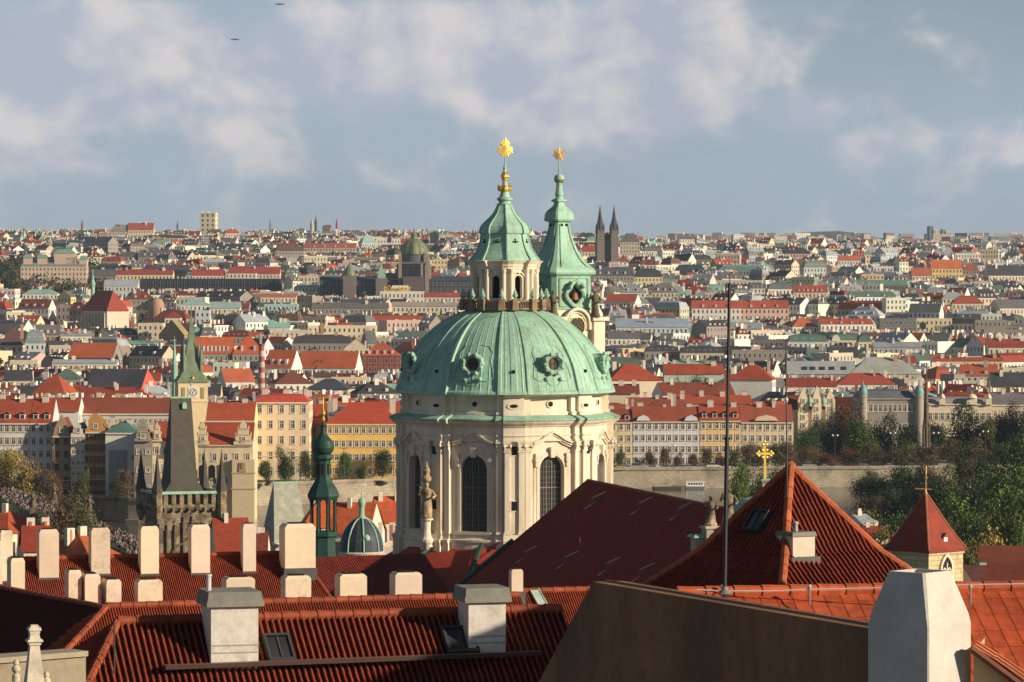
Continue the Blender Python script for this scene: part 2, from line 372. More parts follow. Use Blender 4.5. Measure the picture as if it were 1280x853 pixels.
# ------------------------------------------------------------------ the great domed church
DC = 420.0; CXC = Xp(631, DC); CC = (CXC, DC)
def zc(py): return Zp(py, DC)
church = thing('domed_church', 'great baroque church dome of green copper on a cream stone drum with gilded lantern', 'church', (CXC, DC, zc(760)))
PIERS = [5 + 45 * k for k in range(8)]
def drum_plan(rb, rp, rc, step=4.4):
    pts = []
    for pc in PIERS:
        pts += [(pc - 9.5, rb), (pc - 9.5, rp), (pc - 5.6, rp), (pc - 5.6, rc), (pc - 2.8, rc), (pc, rc), (pc + 2.8, rc), (pc + 5.6, rc), (pc + 5.6, rp), (pc + 9.5, rp), (pc + 9.5, rb)]
        n = 6
        for k in range(1, n): pts.append((pc + 9.5 + 26 * k / n, rb))
    return pts
st = MB(); zb = zc(760); z_sill = zc(660); z_ent = zc(547); z_cor = zc(523); z_cor2 = zc(515.5); z_att = zc(488)
RB, RP, RC_ = 12.0, 12.5, 12.85
# plinth, piers, entablature, attic
st.plan(CC, drum_plan(RB + .35, RP + .35, RC_ + .4), [(zb, 0), (zc(672), 0), (zc(670), .12), (zc(667), .15), (zc(666), -.15), (z_sill, -.3)], cap=True)
for pc in PIERS:
    def seg(a, b, r, r0): 
        A = [(a, r0), (a, r), ((a + b) / 2, r), (b, r), (b, r0)]
        rows = [[(CXC + math.sin(R(t)) * rr, DC - math.cos(R(t)) * rr, z) for t, rr in A] for z in (z_sill, z_ent)]
        st.grid(rows)
    seg(pc - 9.5, pc + 9.5, RB + .12, RB - .5)
    seg(pc - 9.1, pc - 6.1, RP, RB); seg(pc + 6.1, pc + 9.1, RP, RB); seg(pc - 5.6, pc + 5.6, RP + .1, RB)
    seg(pc - 4.9, pc - 2.4, RC_, RP); seg(pc + 2.4, pc + 4.9, RC_, RP)
    # capitals and bases
    for a, rr in ((-7.6, RP), (7.6, RP), (-3.65, RC_), (3.65, RC_)):
        S_, N_ = dirs(pc + a); cxp, cyp = CXC + N_[0] * rr, DC + N_[1] * rr
        for (y0, y1, w, pr) in ((560, 557.5, .78, .10), (557.5, 553, .66, .16), (553, 549.5, .80, .26), (549.5, 547.2, .92, .32), (657, 660, .8, .14)):
            z0, z1 = zc(max(y0, y1)), zc(min(y0, y1)); st.box((cxp, cyp, z0), w, pr * 2, z1 - z0, R(pc + a))
        for sx_ in (-.34, .34):   # volutes
            st.lathe((cxp + S_[0] * sx_ + N_[0] * .2, cyp + S_[1] * sx_ + N_[1] * .2), [(.05, zc(554.5)), (.17, zc(553.5)), (.19, zc(552)), (.12, zc(550.5)), (.02, zc(550))], 8)
st.plan(CC, drum_plan(RB, RP, RC_), [(z_ent, .1), (zc(545), .12), (zc(544.6), .0), (zc(541), .02), (zc(540.6), .12), (zc(539.5), .15), (zc(539), .03), (zc(530), .03), (zc(529), .2), (zc(527.5), .28), (zc(526.5), .45), (zc(524.5), .66), (z_cor, .74)], cap=False)
st.plan(CC, drum_plan(RB - .15, RP - .15, RC_ - .1), [(zc(517), -.3), (zc(512), -.3), (zc(511), -.5), (zc(493), -.5), (zc(492), -.3), (zc(490), -.1), (z_att, .1)], cap=False)
st.build('stone_drum', MT['stone'], church)
g = MB(); g.plan(CC, drum_plan(RB, RP, RC_), [(z_cor, .74), (zc(521.5), .86), (zc(520), .88), (zc(517.5), .3), (zc(515.5), -.4)], cap=False)
g.build('copper_cornice', MT['copper'], church)
# window bays with real recesses
bays = MB(); HW = 1.58; HZ0, HZS = zc(657), zc(581)
for pc in PIERS:
    th = pc + 22.5; S_, N_ = dirs(th); r = (RB) * math.cos(R(13)); O = (CXC + N_[0] * r, DC + N_[1] * r); w = 2 * RB * math.sin(R(13)) + .1
    arch_panel(bays, O, S_, N_, w, z_sill, z_ent, HW, HZ0, HZS, .75)
bays.build('window_bays', MT['stone'], church)
def drum_window(th):
    S_, N_ = dirs(th); r = RB * math.cos(R(13)); O = (CXC + N_[0] * r, DC + N_[1] * r)
    f = MB(); arch_frame(f, O, S_, N_, HW + .02, HZ0, HZS, .34, .16); arch_frame(f, O, S_, N_, HW + .36, HZ0, HZS - .3, .42, .09, base=0)
    f.box((O[0] + N_[0] * .2, O[1] + N_[1] * .2, HZ0 - .35), 4.4, .7, .32, R(th))                        # sill
    def at(s, z, d=.1): return (O[0] + S_[0] * s + N_[0] * d, O[1] + S_[1] * s + N_[1] * d, z)
    for sx_ in (-2.0, 2.0):                                                                              # brackets beside the arch
        for z0, h, w_, dd in ((zc(578), .5, .36, .5), (zc(572), .45, .46, .62), (zc(567), .5, .34, .46)): f.box(at(sx_, z0), w_, dd, h, R(th))
    f.box(at(0, zc(567)), .5, .7, 1.2, R(th), top=1.2)                                                    # keystone
    # broken pediment: two raked bars and a base bar
    zt, zl = zc(537), zc(550)
    for sg in (-1, 1):
        xs = [(2.5, zl), (1.55, zl + .35), (.75, zt - .35), (0, zt)]
        for (a, za), (b, zb_) in zip(xs, xs[1:]):
            for (off, th_, pr) in ((0, .22, .62), (-.26, .18, .42), (-.5, .18, .26)):
                q = [at(sg * a, za + off, 0), at(sg * b, zb_ + off, 0), at(sg * b, zb_ + off + th_, 0), at(sg * a, za + off + th_, 0)]
                q2 = [at(sg * a, za + off, pr), at(sg * b, zb_ + off, pr), at(sg * b, zb_ + off + th_, pr), at(sg * a, za + off + th_, pr)]
                f.poly(q2); f.poly([q2[2], q2[3], q[3], q[2]]); f.poly([q2[0], q2[1], q[1], q[0]])
                if off == 0 and a == 2.5: f.poly([q2[0], q2[3], q[3], q[0]])
    fr_ = f.build('window_frame', MT['stone'], church)
    p = MB(); arch_pane(p, O, S_, N_, HW, HZ0, HZS, .7); pn = p.build('window_pane', MT['glass'], fr_)
    b = MB()
    for k in range(-3, 4): 
        s = k * .36; zz = HZS + math.sqrt(max(0, HW * HW - s * s)); w_ = .09 if k in (-1, 1) else .03
        c = (O[0] + S_[0] * s - N_[0] * .64, O[1] + S_[1] * s - N_[1] * .64, HZ0); b.box(c, w_, .06, zz - HZ0, R(th))
    for z in [HZ0 + k * .62 for k in range(1, 14)]:
        hw = HW if z < HZS else math.sqrt(max(0, HW ** 2 - (z - HZS) ** 2)); w_ = .12 if abs((z - HZ0) % 2.48) < .1 else .028
        b.box((O[0] - N_[0] * .62, O[1] - N_[1] * .62, z), 2 * hw, .05, w_, R(th))
    b.build('window_bars', mat('leaded_bars', (.20, .185, .16), .6) if 'bars' not in MT else MT['bars'], fr_)
MT['bars'] = mat('window_bars', (.20, .185, .16), .6)
for pc in PIERS: drum_window(pc + 22.5)
# small openings in the piers and the attic, with rims
def disk(mb, cc, S_, N_, ax, az, z, d, t, n=16):
    o = [(cc[0] + S_[0] * math.cos(2 * math.pi * k / n) * ax + N_[0] * d, cc[1] + S_[1] * math.cos(2 * math.pi * k / n) * ax + N_[1] * d, z + math.sin(2 * math.pi * k / n) * az) for k in range(n)]
    i = [(x - N_[0] * t, y - N_[1] * t, zz) for x, y, zz in o]; mb.poly(o); mb.grid([i, o], closed=True)
for pc in PIERS:
    S_, N_ = dirs(pc)
    for py, w_, h_, rr in ((558, .62, 1.0, RP + .1), (625, .62, 1.05, RP + .1)):
        c = lambda d, z: (CXC + N_[0] * (rr + d), DC + N_[1] * (rr + d), z)
        sm = MB(); sm.box(c(.02, zc(py) - h_ / 2 - .14), w_ + .28, .07, h_ + .28, R(pc)); o = sm.build('pier_opening', MT['stone'], church)
        sv = MB(); sv.box(c(.03, zc(py) - h_ / 2), w_, .1, h_, R(pc)); sv.build('dark_hole', MT['void'], o)
    rr = RC_ - .6; c = (CXC + N_[0] * rr, DC + N_[1] * rr)
    sm = MB(); disk(sm, c, S_, N_, .78, .42, zc(504), .06, .3); o = sm.build('oval_opening', MT['stone'], church)
    sv = MB(); disk(sv, c, S_, N_, .46, .2, zc(504), .10, .3); sv.build('dark_hole', MT['void'], o)
    S_, N_ = dirs(pc + 22.5); rr = RB - .65; c = (CXC + N_[0] * rr, DC + N_[1] * rr)
    sm = MB(); disk(sm, c, S_, N_, .46, .46, zc(502), .14, .3); o = sm.build('attic_rosette', MT['stone'], church)
    sv = MB(); disk(sv, c, S_, N_, .3, .3, zc(502), .18, .3); o = sv.build('dark_hole', MT['void'], o)
# copper dome with ribs
DP = [(490, 140), (487.5, 139.5), (485, 136.5), (478, 133.8), (470, 131.5), (462, 129), (454, 125.5), (446, 121), (438, 115.5), (430, 109.5), (422, 102.5), (415, 95.5), (408, 87.5), (402, 79.5), (397, 71), (393, 62.5), (390, 55), (387, 47), (385.5, 40)]
SC = DC / F
def rib_r(t, r, k):
    a = math.degrees(t) % 45 - 5
    if a > 22.5: a -= 45
    if a < -22.5: a += 45
    b = abs(a); x = 0.0
    if b < 8.8: x += .16
    if 6.6 < b < 8.6: x += .17
    if b < 2.0: x += .07
    if 4.0 < b < 5.0: x += .06
    s = abs(((math.degrees(t) - 5) / 2.25) % 1.0 - .5)
    if s > .40 and b > 9: x += .05
    return r + x * min(1.0, (r / 12.0) + .25) * k
dm = MB(); rows = []; NT = 720
for py, rpx in DP:
    z = zc(py); r = rpx * SC - .28; k = 1.0 if py < 486 else .35
    rows.append([(CXC + math.sin(2 * math.pi * j / NT) * rib_r(2 * math.pi * j / NT, r, k), DC - math.cos(2 * math.pi * j / NT) * rib_r(2 * math.pi * j / NT, r, k), z) for j in range(NT)])
dm.grid(rows, closed=True); dm.poly(rows[-1]); dm.build('copper_dome', MT['copper'], church)
# round dormer windows in the dome
def oculus(th, py, big=1.0):
    S_, N_ = dirs(th); z = zc(py); r = interp([(-a, b) for a, b in DP], -py) * SC - .1; C0 = (CXC + N_[0] * r, DC + N_[1] * r)
    o = MB(); n = 40; slope = .30
    def ring(rad, d, sc_amp=0.0, ph=0): return [(C0[0] + S_[0] * math.cos(2 * math.pi * k / n) * rad * (1 + sc_amp * math.cos(10 * 2 * math.pi * k / n)) + N_[0] * d,
        C0[1] + S_[1] * math.cos(2 * math.pi * k / n) * rad * (1 + sc_amp * math.cos(10 * 2 * math.pi * k / n)) + N_[1] * d, z + math.sin(2 * math.pi * k / n) * rad * (1 + sc_amp * math.cos(10 * 2 * math.pi * k / n))) for k in range(n)]
    o.grid([ring(1.45 * big, -1.6), ring(1.45 * big, .35, .05), ring(1.62 * big, .45, .09), ring(1.62 * big, .75, .09), ring(1.3 * big, .85, .04), ring(.98 * big, .6), ring(.9 * big, .2)], closed=True)
    for k in range(8):      # lobed petals of the frame
        a = 2 * math.pi * k / 8 + .39; ce = (C0[0] + S_[0] * math.cos(a) * 1.5 * big + N_[0] * .7, C0[1] + S_[1] * math.cos(a) * 1.5 * big + N_[1] * .7); zz = z + math.sin(a) * 1.5 * big
        o.lathe(ce, [(.02, zz - .28), (.2, zz - .2), (.28, zz), (.2, zz + .2), (.02, zz + .28)], 8)
    # cartouche plate on the dome shell behind, above and below
    for sg in (-1, 1):
        for zz0, rr_ in ((-1.75, .26),):
            rr2 = interp([(-a, b) for a, b in DP], -(py - zz0 / SC)) * SC; cc = (CXC + N_[0] * (rr2 - .15) + S_[0] * sg * (1.2 if abs(zz0) < 2.3 else .55) * big, DC + N_[1] * (rr2 - .15) + S_[1] * sg * (1.2 if abs(zz0) < 2.3 else .55) * big)
            o.lathe(cc, [(.05, z + zz0 - rr_), (rr_ * .9, z + zz0 - rr_ * .5), (rr_, z + zz0), (rr_ * .8, z + zz0 + rr_ * .5), (.05, z + zz0 + rr_)], 10)
    fr_ = o.build('dormer_frame', MT['copper'], church)
    p = MB(); p.poly(ring(1.0 * big, .3)); p.build('round_pane', mat('brown_round_pane', (.16, .09, .055), .6) if th == 0 else MT['void2'], fr_)
    b = MB()
    for k in (-1, 1): b.box((C0[0] + N_[0] * .36 + S_[0] * k * .3, C0[1] + N_[1] * .36 + S_[1] * k * .3, z - .85 * big), .06, .05, 1.7 * big, R(th))
    b.box((C0[0] + N_[0] * .36, C0[1] + N_[1] * .36, z), 1.7 * big, .05, .07, R(th)); b.build('bars', MT['copper_dark'], fr_)
MT['void2'] = mat('brown_round_pane', (.12, .07, .045), .6)
for pc in PIERS: oculus(pc + 22.5, 453, .76)
for pc in PIERS:
    hs = MB(); S_, N_ = dirs(pc); r = 129 * SC; hs.box((CXC + N_[0] * r, DC + N_[1] * r, zc(464)), .32, .3, .36, R(pc)); hs.build('vent_hole', MT['void'], church)
# cartouche plates pressed into the dome shell around each dormer
for pc in PIERS:
    cp = MB()
    for sg in (-1, 1):
        path = [(430, 3), (432, 8), (440, 10.5), (450, 9.5), (460, 11), (470, 11.5), (474, 8), (473, 4.5), (479, 2.5), (479, 0)]
        for (p0, a0), (p1, a1) in zip(path, path[1:]):
            def pt(py, a, e): 
                r = (interp([(-x, b) for x, b in DP], -py)) * SC - .28 + e; t = R(pc + 22.5 + sg * a); return (CXC + math.sin(t) * r, DC - math.cos(t) * r, zc(py))
            cp.tube([pt(p0, a0, .04), pt((p0 + p1) / 2, (a0 + a1) / 2, .04), pt(p1, a1, .04)], .06, 5)
    cp.build('cartouche_moulding', MT['copper'], church)

# lantern
def lanplan(rb, rp):
    pts = []
    for pc in PIERS:
        pts += [(pc - 12, rb), (pc - 9, rb), (pc - 9, rp), (pc, rp + .05), (pc + 9, rp), (pc + 9, rb), (pc + 15, rb * .985), (pc + 22.5, rb * .98), (pc + 30, rb * .985)]
    return pts
ln = MB(); r0 = 3.55; lz0, lz1 = zc(383), zc(337)
ln.plan(CC, lanplan(r0 + .3, r0 + .65), [(zc(387), 0), (zc(379), 0), (zc(378), .1), (zc(376), -.1)], cap=True)
for pc in PIERS:
    th = pc + 22.5; S_, N_ = dirs(th); O = (CXC + N_[0] * r0 * .965, DC + N_[1] * r0 * .965)
    arch_panel(ln, O, S_, N_, 2 * r0 * math.sin(R(14.5)), zc(376), zc(336), .50, zc(373), zc(350), .5, n=8)
    arch_frame(ln, O, S_, N_, .50, zc(373), zc(350), .16, .12, n=8); arch_frame(ln, O, S_, N_, .75, zc(352), zc(349), .14, .22, n=8)
    ln.lathe((O[0] + N_[0] * .15, O[1] + N_[1] * .15), [(.02, zc(343)), (.2, zc(342)), (.16, zc(340.5)), (.02, zc(340))], 6)
    for a in (-6.8, 6.8):
        S2, N2 = dirs(pc + a); ln.lathe((CXC + N2[0] * (r0 + .22), DC + N2[1] * (r0 + .22)), [(.36, zc(376)), (.36, zc(375)), (.27, zc(374)), (.25, zc(345)), (.24, zc(342)), (.32, zc(340)), (.38, zc(337))], 10)
    S2, N2 = dirs(pc); ln.box((CXC + N2[0] * (r0 - .15), DC + N2[1] * (r0 - .15), zc(376)), 1.1, .5, zc(336) - zc(376), R(pc))
ln.plan(CC, lanplan(r0 + .05, r0 + .5), [(zc(337), 0), (zc(334), .02), (zc(333.5), .12), (zc(331), .14), (zc(329), .3), (zc(326.5), .5), (zc(326), .2)], cap=True)
lant = ln.build('lantern', MT['stone'], church)
p = MB()
p.lathe(CC, [(r0 - .75, zc(376)), (r0 - .75, zc(337))], 24, cap=False); p.build('lantern_opening', MT['void'], lant)
def ribbed8(mb, prof, amp=.05, rib=.12, n=16, cc=CC, off=5, m=0):
    """eight-sided bell roof: facets bow inward between raised ribs on the piers"""
    rows = []
    for py, rpx in prof:
        r = rpx * SC; z = zc(py); row = []
        for k in range(8):
            pc = off + 45 * k
            for a, f in ((-2.2, 1), (-2.2, 1 + rib * .5), (0, 1 + rib * .6), (2.2, 1 + rib * .5), (2.2, 1)):
                t = R(pc + a); rr = r * (f if rpx > 6 else 1); row.append((cc[0] + math.sin(t) * rr, cc[1] - math.cos(t) * rr, z))
            for a in (8, 15, 22.5, 30, 37):
                t = R(pc + a); rr = r * (1 - amp * math.sin(math.pi * (a - 2) / 41)) ; row.append((cc[0] + math.sin(t) * rr, cc[1] - math.cos(t) * rr, z))
        rows.append(row)
    mb.grid(rows, m=m, closed=True); mb.poly(rows[-1], m=m)
lr = MB()
ribbed8(lr, [(327, 41), (325.5, 41.5), (323, 40.5), (319, 37.5), (314, 34.5), (308, 31.8), (302, 29.8), (297, 28.8), (293, 28)])
ribbed8(lr, [(294, 26), (293, 29.5), (291.5, 30.5), (288, 30.3), (283, 28.6), (278, 24.5), (272, 18.5), (267, 14.2), (262, 11.6), (258, 9.8), (255, 8.8)], amp=.07)
lr.lathe(CC, [(8.2 * SC, zc(257)), (9.6 * SC, zc(255.5)), (7.6 * SC, zc(254)), (7.4 * SC, zc(252)), (9.9 * SC, zc(250)), (9.9 * SC, zc(248)), (7 * SC, zc(246.5)), (5.6 * SC, zc(243)), (5 * SC, zc(240)), (6 * SC, zc(238))], 16)
lr.lathe(CC, [(4 * SC, zc(233)), (3.2 * SC, zc(230)), (2.8 * SC, zc(226)), (3 * SC, zc(225)), (2.6 * SC, zc(217)), (1.8 * SC, zc(212)), (2.4 * SC, zc(210)), (1.3 * SC, zc(208)), (.8 * SC, zc(203)), (.55 * SC, zc(196))], 10)
lr.build('lantern_roof', MT['copper'], church)
for th in (27.5, -17.5, 72.5, -62.5):
    lv = MB(); S_, N_ = dirs(th); r = 28.6 * SC
    for a, b, rr in ((0, 0, .22), (-.3, 0, .12), (.3, 0, .12), (0, .3, .1), (0, -.3, .1)):
        lv.lathe((CXC + N_[0] * r + S_[0] * a, DC + N_[1] * r + S_[1] * a), [(.02, zc(303) + b - rr), (rr, zc(303) + b), (.02, zc(303) + b + rr)], 8)
    lv.build('lantern_vent', MT['copper_dark'], church)
# gilded crown, ball and star
gd = MB()
gd.lathe(CC, [(5 * SC, zc(240)), (7.5 * SC, zc(239)), (8.2 * SC, zc(237)), (7.5 * SC, zc(235)), (7.5 * SC, zc(234)), (4 * SC, zc(233))], 16)
for k in range(8):
    a = 2 * math.pi * k / 8; c = (CXC + math.sin(a) * .72, DC - math.cos(a) * .72)
    gd.lathe(c, [(.03, zc(239)), (.16, zc(237.5)), (.19, zc(236)), (.1, zc(234.5)), (.17, zc(233)), (.02, zc(231))], 7)
gd.lathe(CC, [(2.5 * SC, zc(227)), (4.2 * SC, zc(225)), (3.4 * SC, zc(223.5)), (5.2 * SC, zc(221.5)), (5.3 * SC, zc(219.5)), (3.4 * SC, zc(217.5)), (4 * SC, zc(216.5)), (2.2 * SC, zc(215))], 14)
for k in range(6):
    a = 2 * math.pi * k / 6; gd.lathe((CXC + math.sin(a) * .42, DC - math.cos(a) * .42), [(.02, zc(222)), (.13, zc(221)), (.13, zc(220)), (.02, zc(219))], 6)
gd.build('gilded_crown', MT['gold'], church)
def sunburst(cx, cyy, zc0, rad, th, n, tri=False, seed=1):
    """a flat metal glory of rays, 8 cm thick, facing azimuth th"""
    S_, N_ = dirs(th); mb = MB(); rnd = random.Random(seed); pts = []
    for k in range(2 * n):
        a = math.pi * k / n + math.pi / 2; rr = rad * (1 if k % 2 == 0 else .62)
        if k % 4 == 2: rr *= .86
        if tri:     # narrow rays above, broad cloud of rays below
            c_ = math.sin(a); rr *= interp([(-1, 1.0), (-.5, .98), (-.1, 1.0), (.15, .85), (.45, .62), (.8, .86), (1, 1.15)], c_); rr *= 1.0 if k % 2 == 0 else 1.22
        pts.append((math.cos(a) * rr, math.sin(a) * rr))
    def q(p, d): return (cx + S_[0] * p[0] + N_[0] * d, cyy + S_[1] * p[0] + N_[1] * d, zc0 + p[1])
    for d, sg in ((.05, 1), (-.05, -1)):
        hub = (0, 0)
        for a, b in zip(pts, pts[1:] + pts[:1]): mb.poly([q(hub, d * 2.5), q(a, d), q(b, d)][::sg])
    for a, b in zip(pts, pts[1:] + pts[:1]): mb.poly([q(a, .05), q(b, .05), q(b, -.05), q(a, -.05)])
    for k in range(10):
        a = 2 * math.pi * k / 10; mb.lathe((cx + S_[0] * math.cos(a) * rad * .5, cyy + S_[1] * math.cos(a) * rad * .5), [(.02, zc0 + math.sin(a) * rad * .5 - .12), (.14, zc0 + math.sin(a) * rad * .5), (.02, zc0 + math.sin(a) * rad * .5 + .12)], 6)
    return mb
sunburst(CXC + .05, DC, zc(185.5), 1.16, 18, 18, True).build('gilded_sunburst', MT['gold'], church)
e = MB(); S_, N_ = dirs(18); q = lambda s, z: (CXC + .05 + S_[0] * s + N_[0] * .16, DC + N_[1] * .16 + S_[1] * s, z)
e.poly([q(-.28, zc(186.5)), q(.28, zc(186.5)), q(0, zc(181.5))]); e.poly([q(.28, zc(186.5)), q(-.28, zc(186.5)), (q(0, 0)[0] - N_[0] * .1, q(0, 0)[1] - N_[1] * .1, zc(183))]); e.build('triangle_plate', MT['gold_dull'], church)
# gallery parapet with pedestals and urns
gp = MB(); gr = 53 * SC; gz0, gz1 = zc(387), zc(375.5)
gp.lathe(CC, [(gr - .45, gz0), (gr, gz0), (gr, gz0 + .2), (gr - .12, gz0 + .22), (gr - .35, gz0 + .22)], 48, cap=False)
gp.lathe(CC, [(gr - .35, gz1 - .18), (gr, gz1 - .18), (gr, gz1), (gr - .35, gz1), (gr - .35, gz1 - .18)], 48, cap=False)
for k in range(96):
    a = 2 * math.pi * k / 96; gp.lathe((CXC + math.sin(a) * (gr - .17), DC - math.cos(a) * (gr - .17)), [(.06, gz0 + .2), (.1, gz0 + .4), (.05, gz0 + .65), (.06, gz1 - .15)], 5, cap=False)
for pc in PIERS:
    for a in (-9, 9):
        S_, N_ = dirs(pc + a); gp.box((CXC + N_[0] * gr, DC + N_[1] * gr, gz0 - .1), .75, .75, gz1 - gz0 + .25, R(pc + a), top=.9)
gp.build('gallery_parapet', mat('brown_weathered_stone', (.27, .19, .12), .9, n_scale=1.2, n_amt=.4, stain=(.07, .05, .04), stain_scale=1.0), church)
for pc in PIERS:
    for a in (-9, 9):
        S_, N_ = dirs(pc + a); u = MB(); u.lathe((CXC + N_[0] * gr, DC + N_[1] * gr), [(.2, gz1 + .1), (.12, gz1 + .2), (.32, gz1 + .45), (.36, gz1 + .6), (.2, gz1 + .75), (.28, gz1 + .82), (.15, gz1 + 1.0), (.07, gz1 + 1.25), (.02, gz1 + 1.45)], 10)
        u.build('urn', MT['copper'], church)
# statue of an angel on a bracket in front of the pier facing the front
def statue(name, cx, cyy, z0, h, mt, parent=None, label=None, cat='statue', seed=1, rz=0.0):
    mb = MB(); k = h
    def F_(t): return 1 + .12 * math.sin(t * 2 + seed) + .08 * math.sin(t * 5 + seed * 2)
    mb.lathe((cx, cyy), [(.17 * k, z0), (.18 * k, z0 + .05 * k), (.15 * k, z0 + .2 * k), (.13 * k, z0 + .42 * k), (.11 * k, z0 + .55 * k), (.15 * k, z0 + .68 * k), (.15 * k, z0 + .78 * k), (.06 * k, z0 + .83 * k), (.045 * k, z0 + .85 * k)], 12, rfun=lambda a, r, z: r * F_(a + z))
    mb.lathe((cx, cyy), [(.03 * k, z0 + .84 * k), (.065 * k, z0 + .88 * k), (.07 * k, z0 + .93 * k), (.045 * k, z0 + .98 * k), (.01 * k, z0 + 1.0 * k)], 10)
    ca, sa = math.cos(rz), math.sin(rz)
    def q(x, y, z): return (cx + (x * ca - y * sa) * k, cyy + (x * sa + y * ca) * k, z0 + z * k)
    mb.tube([q(.13, 0, .76), q(.24, -.06, .62), q(.16, -.22, .56)], .045 * k, 6, r2=.03 * k); mb.tube([q(-.13, 0, .76), q(-.22, -.1, .66), q(-.16, -.2, .86)], .045 * k, 6, r2=.03 * k)
    o = mb.build(name, mt, parent, smooth=True)
    return o
S_, N_ = dirs(-40); rr = 14.0; sx0, sy0 = CXC + N_[0] * rr, DC + N_[1] * rr
b = MB(); b.lathe((sx0, sy0), [(.1, zc(682)), (.35, zc(676)), (.75, zc(670)), (.8, zc(667)), (.55, zc(663)), (.45, zc(655)), (.5, zc(645)), (.75, zc(643)), (.78, zc(641))], 12)
b.box((sx0 - N_[0] * .7, sy0 - N_[1] * .7, zc(676)), .9, 1.6, .9, R(-40)); b.build('statue_bracket', MT['stone'], church)
ASM = mat('aged_statue_stone', (.44, .33, .20), .9, n_scale=1.2, n_amt=.35, stain=(.12, .09, .06), stain_scale=1.0, stain_lo=.45, stain_hi=.62)
stt = thing('stone_statue', 'tall carved stone saint standing on a bracket against the church drum', 'statue', (sx0, sy0, zc(641)))
o = statue('body', sx0, sy0, zc(641), 4.2, ASM, stt, seed=2)
b = MB(); b.lathe((sx0, sy0), [(.3, zc(597)), (.55, zc(595)), (.6, zc(592)), (.35, zc(588)), (.45, zc(583)), (.2, zc(578)), (.05, zc(572))], 10); b.build('carved_canopy', ASM, stt)

# ------------------------------------------------------------------ bell tower behind the dome
DT = 452.0
def zt(py): return Zp(py, DT)
ST = DT / F; TX = Xp(699, DT); TC = (TX, DT)
tower = thing('bell_tower', 'green copper baroque spire of the bell tower behind the dome with clock gable', 'tower', (TX, DT, zt(700)))
YAW = R(39)           # face normals at azimuth 39 and -51
def sq_plan(hw, chamfer):
    """square with cut corners; hw half width; list of (x, y) local"""
    c = chamfer; return [(-hw + c, -hw), (hw - c, -hw), (hw, -hw + c), (hw, hw - c), (hw - c, hw), (-hw + c, hw), (-hw, hw - c), (-hw, -hw + c)]
def sq_rows(prof, dist, zf, cx, cyy, yaw, ch=.16, sub=True):
    rows = []
    for py, hw in prof:
        row = []
        for x, y in sq_plan(hw, hw * ch):
            row.append((cx + x * math.cos(yaw) - y * math.sin(yaw), cyy + x * math.sin(yaw) + y * math.cos(yaw), zf(py)))
        rows.append(row)
    return rows
KW = ST / 1.41 * 1.13      # pixel half-width of the silhouette to half side
yw = R(35)
prof = [(388, 39), (386, 40), (384, 38.5), (347, 37.5), (345, 38.5), (343.5, 43), (341, 44), (338, 43), (336, 41.5), (332, 37), (328, 32.5), (324, 29), (320, 26.3), (312, 21.8), (301, 17.2), (290, 14), (283, 12.8), (277.5, 12.4), (277, 17), (274.5, 18.5), (273, 17.8), (268, 17.2), (264, 15), (261, 11.5), (258, 8), (255, 6.3), (253, 6.5), (252, 9.5), (250.5, 9.5), (249, 7)]
tb = MB(); rows = sq_rows([(y, w * KW) for y, w in prof], DT, zt, TX, DT, yw); tb.grid(rows, closed=True); tb.poly(rows[-1])
tb.lathe(TC, [(6 * ST, zt(249)), (4.5 * ST, zt(246)), (5.6 * ST, zt(243.5)), (5 * ST, zt(241)), (4.2 * ST, zt(236)), (3.6 * ST, zt(232)), (4.4 * ST, zt(231)), (3 * ST, zt(229))], 10)
tb.lathe(TC, [(.8 * ST, zt(218)), (1.2 * ST, zt(214)), (.7 * ST, zt(210)), (.6 * ST, zt(199))], 8)
# raised borders on every face of the skirt and spire
for fa in range(4):
    ya = yw + fa * math.pi / 2
    def fp(x, py, e=.05):
        hw = interp([(-a, b) for a, b in prof], -py) * KW + e; return (TX + x * math.cos(ya) + hw * math.sin(ya), DT + x * math.sin(ya) - hw * math.cos(ya), zt(py))
    for sx_ in (-.62, .62):
        pts = [fp(sx_ * interp([(-a, b) for a, b in prof], -py) * KW, py) for py in (335, 325, 315, 305, 295, 286, 280)]
        tb.tube(pts, .09, 5)
        tb.tube([fp(sx_ * 1.25 * 38 * KW * .92, py) for py in (383, 365, 348)], .12, 5)
    for py in (383, 348): tb.tube([fp(-2.2, py), fp(2.2, py)], .1, 5)
tb.build('copper_spire', MT['copper'], tower)
bl = MB(); bl.lathe(TC, [(.3, zt(230)), (.55, zt(228)), (.64, zt(226))], 18, cap=True); bl.lathe(TC, [(.64, zt(226)), (.7, zt(224.7))], 18, cap=False); bl.build('gilded_band', MT['gold_dull'], tower)
bl = MB(); bl.lathe(TC, [(.66, zt(225)), (.66, zt(223)), (.58, zt(220.5)), (.4, zt(218.6)), (.1, zt(217.8))], 18); bl.build('copper_ball', MT['copper'], tower)
sunburst(TX, DT, zt(193), .98, 10, 14, False, 3).build('gilded_star', MT['gold_dull'], tower)
